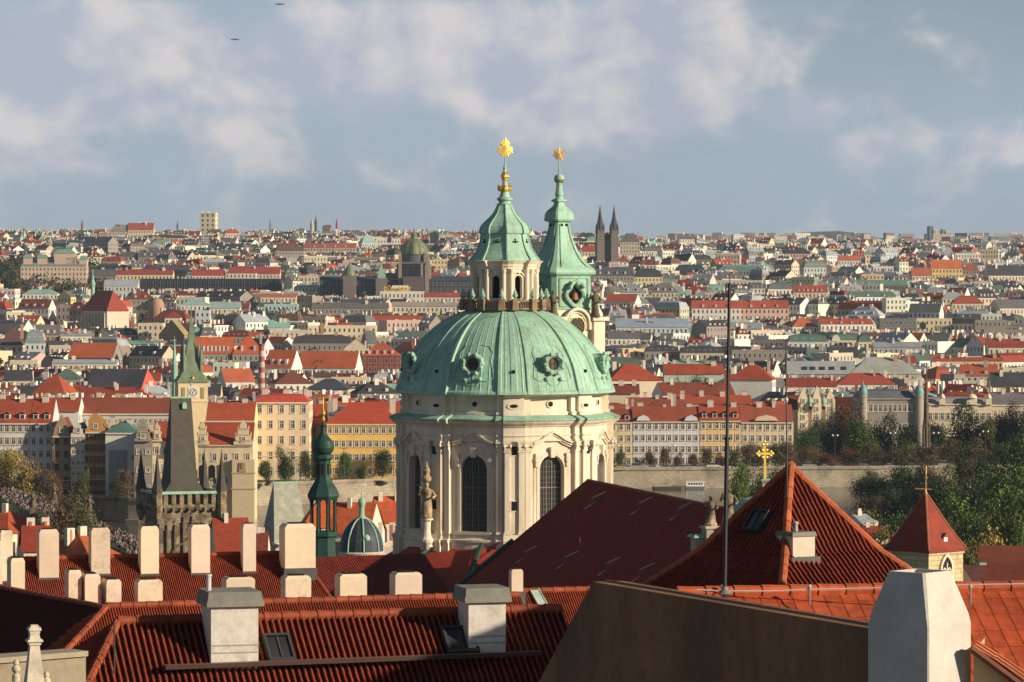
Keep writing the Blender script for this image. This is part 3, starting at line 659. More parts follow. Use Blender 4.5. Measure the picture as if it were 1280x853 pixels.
# round belfry openings with lobed copper frames
for fa in (0, 1, 2, 3):
    ya = yw + fa * math.pi / 2; S_ = (math.cos(ya), math.sin(ya), 0); N_ = (math.sin(ya), -math.cos(ya), 0); hw = 38 * KW; C0 = (TX + N_[0] * hw, DT + N_[1] * hw); z = zt(369)
    n = 36
    def ring(rad, d, lob=.0): return [(C0[0] + S_[0] * math.cos(2 * math.pi * k / n) * rad * (1 + lob * math.cos(4 * (2 * math.pi * k / n))) + N_[0] * d, C0[1] + S_[1] * math.cos(2 * math.pi * k / n) * rad * (1 + lob * math.cos(4 * (2 * math.pi * k / n))) + N_[1] * d, z + math.sin(2 * math.pi * k / n) * rad * (1 + lob * math.cos(4 * 2 * math.pi * k / n))) for k in range(n)]
    f = MB(); f.grid([ring(1.5, -.1, .07), ring(1.5, .5, .07), ring(1.25, .6, .1), ring(1.02, .45, .12), ring(1.0, .04, .12)], closed=True)
    f.tube([(C0[0] + S_[0] * s + N_[0] * .8, C0[1] + S_[1] * s + N_[1] * .8, z + zz) for s, zz in ((-1.1, .9), (-.7, 1.5), (0, 1.75), (.7, 1.5), (1.1, .9))], .25, 8)
    f.lathe((C0[0] + N_[0] * .8, C0[1] + N_[1] * .8), [(.1, z + 1.1), (.4, z + 1.3), (.45, z + 1.6), (.2, z + 1.9), (.05, z + 2.1)], 10)
    f.lathe((C0[0] + N_[0] * .4, C0[1] + N_[1] * .4), [(.05, z - 2.1), (.25, z - 1.8), (.35, z - 1.5), (.2, z - 1.3)], 8)
    fo = f.build('belfry_opening_frame', MT['copper'], tower)
    p = MB(); p.poly(ring(1.05, .05, .12)); p.build('belfry_opening', MT['void'], fo)
    l = MB(); l.lathe((C0[0] + N_[0] * .25, C0[1] + N_[1] * .25), [(.5, z - .6), (.42, z - .2), (.3, z + .2), (.1, z + .35)], 10); l.build('bell', mat('bell_bronze', (.30, .13, .06), .5, metal=.4), fo)
    for s in (-.36, .36):
        p = MB(); py = 280.5; hw2 = interp([(-a, b) for a, b in prof], -281) * KW; p.box((TX + S_[0] * s + N_[0] * hw2, DT + S_[1] * s + N_[1] * hw2, zt(283)), .34, .2, .32, ya, top=.7); p.build('spire_vent', MT['void'], tower)
# stone stage with clock gable
sb = MB(); hw = 41 * KW
rows = sq_rows([(470, 40 * KW), (402, 40 * KW), (401, 42 * KW), (399, 44 * KW), (397.5, 47 * KW), (396, 47 * KW)], DT, zt, TX, DT, yw, .14); sb.grid(rows, closed=True)
rows = sq_rows([(396, 40 * KW), (388, 39 * KW)], DT, zt, TX, DT, yw, .14); sb.grid(rows, closed=True); sb.poly(rows[-1])
for k in range(4):     # corner buttress piers
    a = yw + math.pi / 4 + k * math.pi / 2; c = (TX + math.cos(a) * 46 * ST, DT + math.sin(a) * 46 * ST)
    sb.box((c[0], c[1], zt(700)), 1.7, 1.7, zt(401) - zt(700), a + math.pi / 4); sb.box((c[0], c[1], zt(401)), 2.4, 2.4, .5, a + math.pi / 4)
sb.box((TX, DT, zt(700)), 5.4, 5.4, zt(470) - zt(700), yw)
for fa in range(4):
    ya = yw + fa * math.pi / 2; S_ = (math.cos(ya), math.sin(ya), 0); N_ = (math.sin(ya), -math.cos(ya), 0); r = 41 * KW + .25; O = (TX + N_[0] * r, DT + N_[1] * r)
    arch_frame(sb, O, S_, N_, 1.75, zt(412), zt(405), .34, .55); arch_frame(sb, O, S_, N_, 1.35, zt(412), zt(405), .12, .3)
    sb.poly([(O[0] + S_[0] * s + N_[0] * .1, O[1] + S_[1] * s + N_[1] * .1, z) for s, z in outline(1.75, zt(430), zt(405))])
sb.build('stone_stage', MT['stone'], tower)
for fa in range(4):
    ya = yw + fa * math.pi / 2; S_ = (math.cos(ya), math.sin(ya), 0); N_ = (math.sin(ya), -math.cos(ya), 0); r = 41 * KW + .42; O = (TX + N_[0] * r, DT + N_[1] * r); z = zt(408)
    def cd(rad, d): return [(O[0] + S_[0] * math.cos(2 * math.pi * k / 32) * rad + N_[0] * d, O[1] + S_[1] * math.cos(2 * math.pi * k / 32) * rad + N_[1] * d, z + math.sin(2 * math.pi * k / 32) * rad) for k in range(32)]
    f = MB(); f.poly(cd(1.3, 0)); fc = f.build('clock_face', mat('clock_black', (.02, .018, .016), .5), tower)
    g2 = MB(); g2.grid([cd(1.3, 0), cd(1.3, .12), cd(1.2, .12), cd(1.2, 0)], closed=True)
    for k in range(12):
        a = 2 * math.pi * k / 12; g2.tube([(O[0] + S_[0] * math.sin(a) * q_ + N_[0] * .05, O[1] + S_[1] * math.sin(a) * q_ + N_[1] * .05, z + math.cos(a) * q_) for q_ in (.85, 1.12)], .045, 4)
    for a, l_ in ((R(255), .7), (R(110), 1.0)): g2.tube([(O[0] + N_[0] * .08, O[1] + N_[1] * .08, z), (O[0] + S_[0] * math.sin(a) * l_ + N_[0] * .08, O[1] + S_[1] * math.sin(a) * l_ + N_[1] * .08, z + math.cos(a) * l_)], .05, 4)
    g2.build('clock_numerals', MT['gold_dull'], fc)
# corner statues on the stone stage
for k in range(4):
    a = yw + math.pi / 4 + k * math.pi / 2; c = (TX + math.cos(a) * 46 * ST, DT + math.sin(a) * 46 * ST)
    if k in (3, 0, 2):
        w_ = 'with copper wings beside the dome' if k == 3 else ('nearer the spire base' if k == 0 else 'half hidden behind the lantern')
        if k == 3: c = (Xp(744, DT - 2), DT - 2)
        s_ = thing('carved_statue', {3: 'dark weathered stone statue at the near corner of the belfry', 0: 'dark weathered stone statue at the outer corner of the belfry', 2: 'dark weathered stone statue at the belfry corner beside the lantern'}[k], 'statue', (c[0], c[1], zt(396.5)))
        statue('body', c[0], c[1], zt(396.5), 3.4, MT['stone_dark'], s_, seed=k + 1)
# ------------------------------------------------------------------ tiled roofs with real tile rolls
def clip_uv(poly, u):
    vs_ = []
    for (a, b) in zip(poly, poly[1:] + poly[:1]):
        if (a[0] - u) * (b[0] - u) <= 0 and abs(a[0] - b[0]) > 1e-9: vs_.append(a[1] + (b[1] - a[1]) * (u - a[0]) / (b[0] - a[0]))
    return (min(vs_), max(vs_)) if vs_ else None
def tile_face(mb, pts, udir, period=.2, amp=.055, course=.36, step=.018, col=(.42, .12, .045), var=.18, seed=0, m=0, flat=False):
    """pts: planar polygon (world). udir: horizontal direction along the eaves. Fills it with rolls of tile running up the slope."""
    rnd = random.Random(seed); pts = [Vector(p) for p in pts]; u = Vector(udir).normalized()
    n = (pts[1] - pts[0]).cross(pts[2] - pts[0]).normalized()
    if n.z < 0: n = -n
    u = (u - n * u.dot(n)).normalized(); v = n.cross(u)
    if v.z < 0: v = -v
    O = pts[0]; pp = [((p - O).dot(u), (p - O).dot(v)) for p in pts]
    umin, umax = min(a for a, b in pp), max(a for a, b in pp); vmin, vmax = min(b for a, b in pp), max(b for a, b in pp)
    tt = [(0, 0), (.12, .75), (.27, 1), (.42, .75), (.54, 0), (.77, -.4)] if not flat else [(0, .0), (.02, .35), (.10, .25), (.5, .0), (.93, .12), (.985, .3)]
    k0 = int(umin // period); k1 = int(umax // period) + 1; us = []
    for k in range(k0, k1 + 1):
        for t, h in tt: us.append((k * period + t * period, h * amp, k))
    us = [x for x in us if umin + 1e-4 < x[0] < umax - 1e-4]
    us = [(umin + 1e-4, 0, k0)] + us + [(umax - 1e-4, 0, k1)]
    nr = int((vmax - vmin) / course) + 1; rowv = []
    for r in range(nr + 1): rowv += [(vmin + r * course + 1e-3, step), (vmin + (r + 1) * course, 0.0)]
    base = len(mb.v); nv = len(rowv); ucols = {}
    for (uu, h, k) in us:
        cl = clip_uv(pp, uu) or (0, 0)
        for (vv, s) in rowv:
            vc = min(max(vv, cl[0]), cl[1]); mb.v.append(tuple(O + u * uu + v * vc + n * (h + s)))
    for i in range(len(us) - 1):
        a0 = clip_uv(pp, us[i][0]) or (0, 0); a1 = clip_uv(pp, us[i + 1][0]) or (0, 0)
        for j in range(nv - 1):
            lo, hi = rowv[j][0], rowv[j + 1][0]
            if (hi <= a0[0] and hi <= a1[0]) or (lo >= a0[1] and lo >= a1[1]): continue
            key = (us[i][2], j // 2)
            if key not in ucols:
                f = 1 + rnd.uniform(-var, var); g = rnd.uniform(-.08, .08); ucols[key] = (col[0] * f, col[1] * f * (1 + g), col[2] * f * (1 + g))
            a = base + i * nv + j; mb.f.append((a, a + nv, a + nv + 1, a + 1)); cc_ = ucols[key]
            if not flat and (i - 1) % 6 in (3, 4, 5): cc_ = (cc_[0] * .20, cc_[1] * .22, cc_[2] * .26)      # shade between the rolls, painted into the trough colour
            mb.c.append(cc_); mb.m.append(m); mb.u.append([(0, 0)] * 4)
def ridge_tiles(mb, a, b, r=.11, L_=.38, col=(.27, .06, .026), seed=0, m=0):
    rnd = random.Random(seed); a, b = Vector(a), Vector(b); n = max(1, int((b - a).length / L_)); d = (b - a) / n
    for k in range(n):
        f = 1 + rnd.uniform(-.18, .18); mb.tube([a + d * k, a + d * (k + 1.04)], r * 1.08, 8, (col[0] * f, col[1] * f, col[2] * f), m, r2=r * .9)
YG = R(18); UX = Vector((math.cos(YG), math.sin(YG), 0)); UY = Vector((-math.sin(YG), math.cos(YG), 0))      # street grid of the castle quarter
CREAM = (.76, .63, .48)
def chimney(px0, px1, pyt, pyb, plane, label, group='white rendered chimneys on the castle quarter roofs', dep=None, col=CREAM, sink=.6, yaw=YG, cap=False, taper=.80, mt='plaster'):
    base = on_plane((px0 + px1) / 2, pyb, plane[0], plane[1]) if isinstance(plane, tuple) else P((px0 + px1) / 2, pyb, plane)
    d = base.y; W = (px1 - px0) * d / F; h = (pyb - pyt) * d / F; dep = dep or W * .7
    w = W - dep * .12; c = base + Vector((-math.sin(yaw), math.cos(yaw), 0)) * (dep / 2)
    t = thing('chimney', label, 'chimney', (c.x, c.y, base.z), 0, group)
    rv = random.Random(int(px0 * 13)); fv = rv.uniform(.86, 1.03); col = (col[0] * fv, col[1] * fv * rv.uniform(.96, 1.02), col[2] * fv * rv.uniform(.92, 1.03)); mt = 'plaster_old' if rv.random() < .3 else mt
    mb = MB(); z0 = base.z - sink; hs = h - min(.17, h * .10)
    mb.box((c.x, c.y, z0), w, dep, hs + sink, yaw, col); mb.box((c.x, c.y, z0 + sink + hs), w, dep, h - hs, yaw, col, top=taper, topy=.9)
    mb.build('shaft', MT[mt], t)
    k = MB(); k.box((c.x, c.y, base.z + h - .02), w * taper * .7, dep * .6, .06, yaw); k.build('flue_opening', MT['void'], t)
    if sink > .3:
        k = MB(); k.box((c.x, c.y, base.z - .5), w + .12, dep + .12, .56, yaw, (.10, .09, .08)); k.build('lead_flashing', MT['metal'], t)
    return t
def plane_of(a, b, c):
    n = (Vector(b) - Vector(a)).cross(Vector(c) - Vector(a)).normalized(); return (Vector(a), n if n.z > 0 else -n)
def roof_house(name, label, ridgeL, ridgeR, slope, run_f, run_b, hipL=0, hipR=0, period=.2, amp=.05, course=.36, col=(.42, .12, .045), wall=(.62, .50, .36), wallz=12, flat=False, back=True, front_col=None, seed=1):
    """gabled or hipped roof: ridge from ridgeL to ridgeR (left to right as seen), slope = tan(pitch), eaves run_f in front, run_b behind"""
    a, b = Vector(ridgeL), Vector(ridgeR); u = (b - a); u.z = 0; u.normalize(); nf = Vector((u.y, -u.x, 0))   # nf points to the front
    if nf.y > 0: nf = -nf
    t = thing(name, label, 'house', ((a.x + b.x) / 2, (a.y + b.y) / 2, min(a.z, b.z) - slope * run_f - wallz))
    eFL = a + nf * run_f - u * hipL - Vector((0, 0, slope * run_f)); eFR = b + nf * run_f + u * hipR - Vector((0, 0, slope * run_f))
    eBL = a - nf * run_b - u * hipL - Vector((0, 0, slope * run_b)); eBR = b - nf * run_b + u * hipR - Vector((0, 0, slope * run_b))
    if hipL: eBL.z = eFL.z if abs(run_b - run_f) < .01 else eBL.z
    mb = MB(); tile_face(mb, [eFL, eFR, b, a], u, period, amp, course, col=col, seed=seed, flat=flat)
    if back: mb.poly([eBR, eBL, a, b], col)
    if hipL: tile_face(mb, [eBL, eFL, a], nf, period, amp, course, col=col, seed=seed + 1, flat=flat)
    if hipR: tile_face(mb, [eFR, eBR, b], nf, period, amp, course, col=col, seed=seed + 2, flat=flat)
    rf = mb.build('roof', MT['tile'], t)
    rt = MB(); ridge_tiles(rt, a, b, .12, .4, seed=seed)
    if hipL: ridge_tiles(rt, eFL, a, .11, .4, seed=seed + 3)
    if hipR: ridge_tiles(rt, eFR, b, .11, .4, seed=seed + 4)
    rt.build('ridge_tiles', MT['tile'], rf)
    w = MB(); zb_ = min(eFL.z, eBL.z) - wallz; ins = .45
    p = [eFL - nf * ins + u * (ins if hipL else .05), eFR - nf * ins - u * (ins if hipR else .05), eBR + nf * ins - u * (ins if hipR else .05), eBL + nf * ins + u * (ins if hipL else .05)]
    for k in range(4):
        q, r = p[k], p[(k + 1) % 4]; zt_ = min(q.z, r.z) - .1; L_ = (r - q).length; nu = max(1, round(L_ / 3)); nvv = max(1, round(wallz / 3.3))
        w.poly([(q.x, q.y, zb_), (r.x, r.y, zb_), (r.x, r.y, r.z - .1), (q.x, q.y, q.z - .1)], wall, 0, [(0, 0), (nu, 0), (nu, nvv), (0, nvv)])
    if not hipL: w.poly([p[3] - Vector((0, 0, .1)), p[0] - Vector((0, 0, .1)), a - Vector((0, 0, .15))], wall)
    if not hipR: w.poly([p[1] - Vector((0, 0, .1)), p[2] - Vector((0, 0, .1)), b - Vector((0, 0, .15))], wall)
    w.build('wall', MT['wall'], t)
    return t, plane_of(eFL, eFR, a), (eFL, eFR, b, a, u, nf)

# ---- long roof with the row of tall white chimneys (about 160 m away)
rR = P(372, 691, 162.0); L0 = 27.0; rL = rR - UX * L0
longroof, PLF, LF = roof_house('tiled_house', 'long orange tiled roof carrying the row of tall white chimneys', rL, rR, .78, 6.0, 6.0, hipR=2.2, period=.095, amp=.032, course=.3, col=(.34, .060, .022), seed=11)
tall = [(0, 17, 663, 728, 'tall cream chimney cut by the picture edge on the long orange roof'), (48, 75, 662, 724, 'tall cream chimney standing second in the row on the long orange roof'),
        (113, 139, 660, 719, 'tall cream chimney standing third in the row on the long orange roof'), (175, 200, 658, 719, 'tall cream chimney in front of the left corner of the gothic tower'),
        (238, 264, 656, 718, 'tall cream chimney in front of the gothic tower wall with blind tracery'), (303, 321, 655, 716, 'narrow tall cream chimney near the pale slate wedge roof'),
        (354, 397, 655, 712, 'broad square cream chimney below the green lantern turret')]
for a, b, c, d_, l in tall: chimney(a, b, c, d_, PLF if a < 340 else 160.5, l, sink=1.2 if a < 340 else 4)
chimney(-6, 3.5, 676, 732, PLF, 'short cream chimney cropped by the edge beside the tall one')
for a, b, c, d_, l in [(12, 33, 698, 741, 'short cream chimney beside the cropped tall chimney'), (84, 104, 713, 751, 'short cream chimney first of the close trio'),
        (104, 128, 718, 757, 'short cream chimney middle of the close trio with metal cap'), (131, 154, 725, 759, 'short cream chimney last of the close trio'),
        (171, 205, 725, 760, 'wide short stained chimney just behind the near orange ridge'), (281, 321, 722, 750, 'wide short cream chimney behind the grey capped chimney')]:
    chimney(a, b, c, d_, 128.0 if a < 40 else 118.0, l, dep=(b - a) * 118 / F * 1.5 if b - a < 30 else None, sink=2.0, group='short chimneys behind the near orange roofs', mt='plaster_old' if a == 171 else 'plaster')
for a, b, c, d_, l in [(355, 391, 720, 752, 'wide short chimney with yellow lichen streak below the broad chimney'), (423, 461, 718, 750, 'wide short cream chimney alone in front of the dark church roof'), (492, 530, 716, 748, 'wide short cream chimney below the church drum'), (638.5, 655, 712, 742, 'slim cream chimney behind the grey capped chimney at the orange roof ridge')]:
    chimney(a, b, c, d_, 118.0, l, sink=2.0, group='short chimneys behind the near orange roofs', mt='plaster_old' if a == 355 else 'plaster')

# ---- orange roof strip behind the dark tiled roof, with the wing going back to the left (about 110 m)
a1 = P(134, 758, 108.0); b1 = a1 + UX * 13.2
orange, PLA, LA = roof_house('tiled_house', 'orange tiled roof ridge running behind the two grey capped chimneys', a1, b1, .74, 5.0, 5.0, hipL=5.0, period=.085, amp=.028, course=.3, col=(.38, .068, .024), seed=21)
g0 = P(131, 759.5, 108.3); g1 = P(-30, 729, 118.0); gd_ = (g1 - g0); gd_.z = 0; gd_.normalize(); gn = Vector((-gd_.y, gd_.x, 0))
if gn.x > 0: gn = -gn
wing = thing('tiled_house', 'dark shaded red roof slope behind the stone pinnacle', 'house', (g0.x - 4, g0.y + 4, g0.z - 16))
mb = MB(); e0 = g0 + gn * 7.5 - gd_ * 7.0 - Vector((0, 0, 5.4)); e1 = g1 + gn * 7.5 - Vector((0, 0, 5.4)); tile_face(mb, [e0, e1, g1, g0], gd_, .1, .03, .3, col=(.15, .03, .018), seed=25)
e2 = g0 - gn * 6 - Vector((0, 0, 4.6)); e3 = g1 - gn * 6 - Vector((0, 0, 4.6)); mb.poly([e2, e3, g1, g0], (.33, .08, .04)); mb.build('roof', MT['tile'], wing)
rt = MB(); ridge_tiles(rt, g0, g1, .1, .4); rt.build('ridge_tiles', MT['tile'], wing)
w = MB(); c = (e0 + e1) / 2 - gn * .6
for q, r in ((e0 - gn * .5, e1 - gn * .5), (e1 - gn * .5, e3 + gn * .5)): w.poly([(q.x, q.y, q.z - 11), (r.x, r.y, r.z - 11), (r.x, r.y, r.z), (q.x, q.y, q.z)], (.6, .5, .36))
w.build('wall', MT['wall'], wing)
# ---- orange roof right of the second chimney, with the pale metal valley strip
a2 = P(592, 741, 121.0); b2 = a2 + UX * 11
o2, PLE, LE = roof_house('tiled_house', 'orange tiled roof crossed by a pale green metal flashing strip', a2, b2, .80, 9.0, 5.0, period=.085, amp=.028, course=.3, col=(.38, .068, .024), seed=31)
f0 = on_plane(667, 739, *PLE) + PLE[1] * .10; f1 = on_plane(699, 797, *PLE) + PLE[1] * .10; dd = (f1 - f0).normalized(); sd = dd.cross(PLE[1]) * .16
m_ = MB(); m_.box((0, 0, 0), .01, .01, .01); m_ = MB()
m_.poly([f0 - sd, f0 + sd, f1 + sd, f1 - sd]); up = PLE[1] * .10
for s_ in (-1, 1): m_.poly([f0 + sd * s_, f1 + sd * s_, f1 + sd * s_ - up, f0 + sd * s_ - up]); m_.tube([f0 + sd * s_, f1 + sd * s_], .03, 6)
m_.build('flashing_strip', mat('pale_green_flashing', (.42, .50, .42), .5, n_amt=.2), o2)

# ---- nearest dark-stained barrel tile roof (about 80 m)
a3 = P(147, 777, 78.0); b3 = a3 + UX * 10.3
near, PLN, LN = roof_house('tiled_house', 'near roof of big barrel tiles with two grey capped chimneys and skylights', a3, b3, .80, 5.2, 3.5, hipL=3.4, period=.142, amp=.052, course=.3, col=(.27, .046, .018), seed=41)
# extend ridge tiles and snow board
for nm, (pa, pb), hgt in (('snow_board', ((203, 841), (672, 823)), .09),):
    q0 = on_plane(*pa, *PLN); q1 = on_plane(*pb, *PLN); q1 = q0 + (q1 - q0); bb = MB(); d_ = (q1 - q0); L_ = d_.length; k = MB()
    nrm = PLN[1]; upv = Vector((0, 0, 1)); A = [q0 + nrm * .12, q1 + nrm * .12, q1 + nrm * .12 + upv * hgt, q0 + nrm * .12 + upv * hgt]; bk = LN[5] * .26
    k.poly([p + bk for p in A], (.06, .03, .022)); k.poly([A[3], A[2], A[2] + bk, A[3] + bk], (.20, .10, .06)); k.poly(A[::-1], (.06, .03, .022)); k.poly([A[0], A[3], A[3] + bk, A[0] + bk], (.06, .03, .022)); k.poly([A[0], A[1], A[1] + bk, A[0] + bk], (.06, .03, .022))
    k.build(nm, MT['paint'], near)
def capped_chimney(px0, px1, pyt, pyb, split, label, pot):
    base = on_plane((px0 + px1) / 2, pyb, *PLN); d = base.y; W = (px1 - px0) * d / F; h = (pyb - pyt) * d / F; yaw = R(15); w = W * .80; dep = W * .9
    c = base + Vector((-math.sin(yaw), math.cos(yaw), 0)) * dep / 2
    t = thing('chimney', label, 'chimney', (c.x, c.y, base.z), 0, 'grey capped chimneys on the near barrel tile roof')
    s = MB(); s.box((c.x, c.y, base.z - 1.2), w, dep, h + 1.2 - .30, yaw, (.66, .62, .56)); sh = s.build('shaft', MT['plaster_old'], t)
    s = MB(); zt_ = base.z + h - .30; s.box((c.x, c.y, zt_), w + .22, dep + .22, .12, yaw, (.25, .24, .21)); s.box((c.x, c.y, zt_ + .12), w + .18, dep + .18, .20, yaw, (.22, .22, .19), top=.95); s.build('cap', MT['plaster_old'], t)
    for k in (.34, .5):
        s = MB(); s.box((c.x, c.y, base.z + h * k * .6), w + .02, dep + .02, .025, yaw, (.35, .32, .28)); s.build('band', MT['plaster_old'], t)
    if pot:
        s = MB(); s.lathe((c.x - .45, c.y - .2), [(.06, zt_ + .25), (.06, zt_ + .62), (.075, zt_ + .63), (.075, zt_ + .68)], 10, (.5, .5, .48)); s.build('flue_pipe', MT['paint'], t)
    return t
capped_chimney(256, 331, 741, 836, 270, 'stained white chimney with grey lead cap and small metal flue pipe', True)
capped_chimney(579, 639, 736, 822, 595, 'stained white chimney with flaking plaster and grey cap beside the brown wall', False)
def hatch(pxc, pyc, w, h, plane, uvec, label_part, parent):
    c = on_plane(pxc, pyc, *plane); n = plane[1]; u = uvec; v = n.cross(u); 
    if v.z < 0: v = -v
    f = MB(); 
    def q(a, b, e): return c + u * a + v * b + n * e
    for e0_, e1_, ww, hh, col in ((0, .2, w, h, (.05, .05, .05)),):
        A = [q(-ww, -hh, e1_), q(ww, -hh, e1_), q(ww, hh, e1_), q(-ww, hh, e1_)]; B = [q(-ww, -hh, e0_), q(ww, -hh, e0_), q(ww, hh, e0_), q(-ww, hh, e0_)]
        for k in range(4): f.poly([A[k], A[(k + 1) % 4], B[(k + 1) % 4], B[k]], col)
        i = [q(-ww * .8, -hh * .82, e1_), q(ww * .8, -hh * .82, e1_), q(ww * .8, hh * .82, e1_), q(-ww * .8, hh * .82, e1_)]
        for k in range(4): f.poly([A[k], A[(k + 1) % 4], i[(k + 1) % 4], i[k]], col)
    fo = f.build('skylight', MT['paint'], parent); g_ = MB(); g_.poly([q(-w * .8, -h * .82, .16), q(w * .8, -h * .82, .16), q(w * .8, h * .82, .16), q(-w * .8, h * .82, .16)]); g_.build('glass', MT['glass'], fo)
    for s_ in (-.0,): 
        b_ = MB(); b_.tube([q(s_, -h * .8, .18), q(s_, h * .8, .18)], .015, 5, (.1, .1, .1)); b_.build('bar', MT['paint'], fo)
hatch(348, 816, .30, .42, PLN, UX, '', near); hatch(574, 806, .36, .42, PLN, UX, '', near)
# thin pole at the left hip of the near roof
q = on_plane(143, 845, *PLN); m_ = MB(); m_.tube([q, q + Vector((0, 0, 1.15))], .02, 6, (.05, .05, .05)); t = m_.build('thin_pole', MT['paint']); tag(t, 'thin black pole at the hip of the near barrel tile roof', 'pole')

# ---- stone pinnacle and parapet wall, lower left corner (about 62 m)
DPN = 62.0
pz = lambda py: Zp(py, DPN)
t = thing('stone_pinnacle', 'pale stone obelisk pinnacle with stepped cap on the parapet', 'pinnacle', (Xp(42, DPN), DPN, pz(853)))
m_ = MB(); cx, cy_ = Xp(42, DPN), DPN; k = DPN / F
m_.box((cx, cy_, pz(905)), 46 * k, 46 * k, pz(895) - pz(905), YG, (.62, .56, .44)); m_.box((cx, cy_, pz(895)), 32 * k, 32 * k, pz(806) - pz(895), YG, (.62, .56, .44), top=.36)
m_.build('shaft', MT['plaster_old'], t); m_ = MB()
for y0, y1, w_, tp in ((806, 802, 15, 1.0), (802, 799, 20, .9), (799, 793, 14, .8), (793, 788, 12, 1.1), (788, 784, 16, .9), (784, 781, 11, .8)): m_.box((cx, cy_, pz(y0)), w_ * k, w_ * k, pz(y1) - pz(y0), YG, (.64, .58, .46), top=tp)
m_.build('finial', MT['plaster_old'], t)
t = thing('parapet_wall', 'weathered stone parapet wall at the bottom corner', 'wall', (Xp(20, 66), 66, Zp(900, 66)))
m_ = MB(); A_ = P(-30, 829, 66.0); B_ = P(98, 824, 67.5); dv = (B_ - A_); dv.z = 0
m_.box(((A_.x + B_.x) / 2, (A_.y + B_.y) / 2, A_.z - 3.4), dv.length, .5, 3.4, math.atan2(dv.y, dv.x), (.30, .25, .18)); m_.build('wall_face', MT['plaster_old'], t)
m_ = MB(); m_.box(((A_.x + B_.x) / 2, (A_.y + B_.y) / 2, A_.z), dv.length, .66, .10, math.atan2(dv.y, dv.x), (.36, .31, .22)); m_.build('coping', MT['plaster_old'], t)
for px, py, h_, l in ((20, 834, 20, 'small stone baluster vase beside the obelisk pinnacle'), (58, 846, 26, 'small rounded stone finial at the foot of the obelisk pinnacle')):
    p0 = P(px, py + h_ / 2, 62.5); s = 62.5 / F; m_ = MB()
    m_.lathe((p0.x, p0.y), [(5 * s, p0.z - 8 * s), (5 * s, p0.z), (2.5 * s, p0.z + 2 * s), (5.5 * s, p0.z + 6 * s), (5.5 * s, p0.z + 9 * s), (2.5 * s, p0.z + 13 * s), (4 * s, p0.z + 14 * s), (3 * s, p0.z + 18 * s), (.4 * s, p0.z + 20 * s)], 12, (.55, .48, .36)); o = m_.build('stone_finial', MT['plaster_old']); tag(o, l, 'finial')

# ---- pyramid roof with barrel tiles (about 85 m)
DPY = 85.0; ap = P(988, 584, DPY + 0.0)
tpy = thing('pyramid_roofed_tower', 'square tower with steep pyramid roof of red barrel tiles', 'tower', (ap.x, ap.y, ap.z - 14))
def pyp(ang, r, py):    # corner at azimuth ang (0 = towards the viewer)
    return Vector((ap.x + math.sin(R(ang)) * r, ap.y - math.cos(R(ang)) * r, Zp(py, DPY - math.cos(R(ang)) * r)))
ca = -8; hd = 3.35; zE = Zp(742, DPY - 3.3); zM = Zp(700, DPY)
def ringp(r, z): return [Vector((ap.x + math.sin(R(ca + 90 * k)) * r, ap.y - math.cos(R(ca + 90 * k)) * r, z)) for k in range(4)]
zlev = [(hd * 1.11, ap.z - 3.02), (hd * .64, ap.z - 2.0), (0.0, ap.z)]
mb = MB(); R0, R1 = ringp(*zlev[0]), ringp(*zlev[1])
for k in range(4):
    a, b = R0[k], R0[(k + 1) % 4]; c, d_ = R1[(k + 1) % 4], R1[k]; uu = b - a
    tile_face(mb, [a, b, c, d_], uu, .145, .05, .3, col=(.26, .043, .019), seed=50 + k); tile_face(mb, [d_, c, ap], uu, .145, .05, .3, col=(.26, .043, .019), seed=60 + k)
rf = mb.build('roof', MT['tile'], tpy)
rt = MB()
for k in range(4): ridge_tiles(rt, R0[k], R1[k], .10, .36, seed=k, col=(.42, .11, .045)); ridge_tiles(rt, R1[k], ap, .10, .36, seed=k + 9, col=(.42, .11, .045))
rt.lathe((ap.x, ap.y), [(.14, ap.z - .12), (.13, ap.z + .08), (.05, ap.z + .14)], 10, (.42, .12, .05)); rt.build('ridge_tiles', MT['tile'], rf)
w = MB(); w.box((ap.x, ap.y, ap.z - 14), hd * 1.34, hd * 1.34, 10.95, R(45 + ca), (.55, .44, .32)); w.build('wall', MT['plaster'], tpy)
gt = MB()
for k in range(4): gt.tube([R0[k] + Vector((0, 0, -.08)), R0[(k + 1) % 4] + Vector((0, 0, -.08))], .07, 8, (.10, .09, .08))
gt.build('gutter', MT['paint'], tpy)
PLL = plane_of(R1[3], R1[0], ap); uL = (R1[0] - R1[3]).normalized(); hatch(950, 655, .30, .30, PLL, uL, '', tpy)
# chimney on the pyramid roof
cb = P(996, 700, DPY - 1.9); s = cb.y / F; t = thing('chimney', 'squat cream chimney with flat lead cap on the pyramid roof', 'chimney', (cb.x, cb.y + .3, cb.z - .3)); yw_ = R(40 + ca)
m_ = MB(); m_.box((cb.x, cb.y + .3, cb.z - .9), .64, .64, 1.45, yw_, (.62, .55, .44)); m_.build('shaft', MT['plaster'], t)
m_ = MB(); m_.box((cb.x, cb.y + .3, cb.z + .55), .72, .72, .10, yw_, (.16, .15, .13), top=.92); m_.lathe((cb.x - .02, cb.y + .1), [(.05, cb.z + .66), (.05, cb.z + .82), (.07, cb.z + .83), (.07, cb.z + .87), (.03, cb.z + .9)], 8, (.4, .4, .4)); m_.build('cap', MT['paint'], t)
m_ = MB(); m_.box((cb.x, cb.y + .3, cb.z - .55), .84, .84, .62, yw_, (.09, .09, .085)); m_.build('lead_flashing', MT['paint'], t)

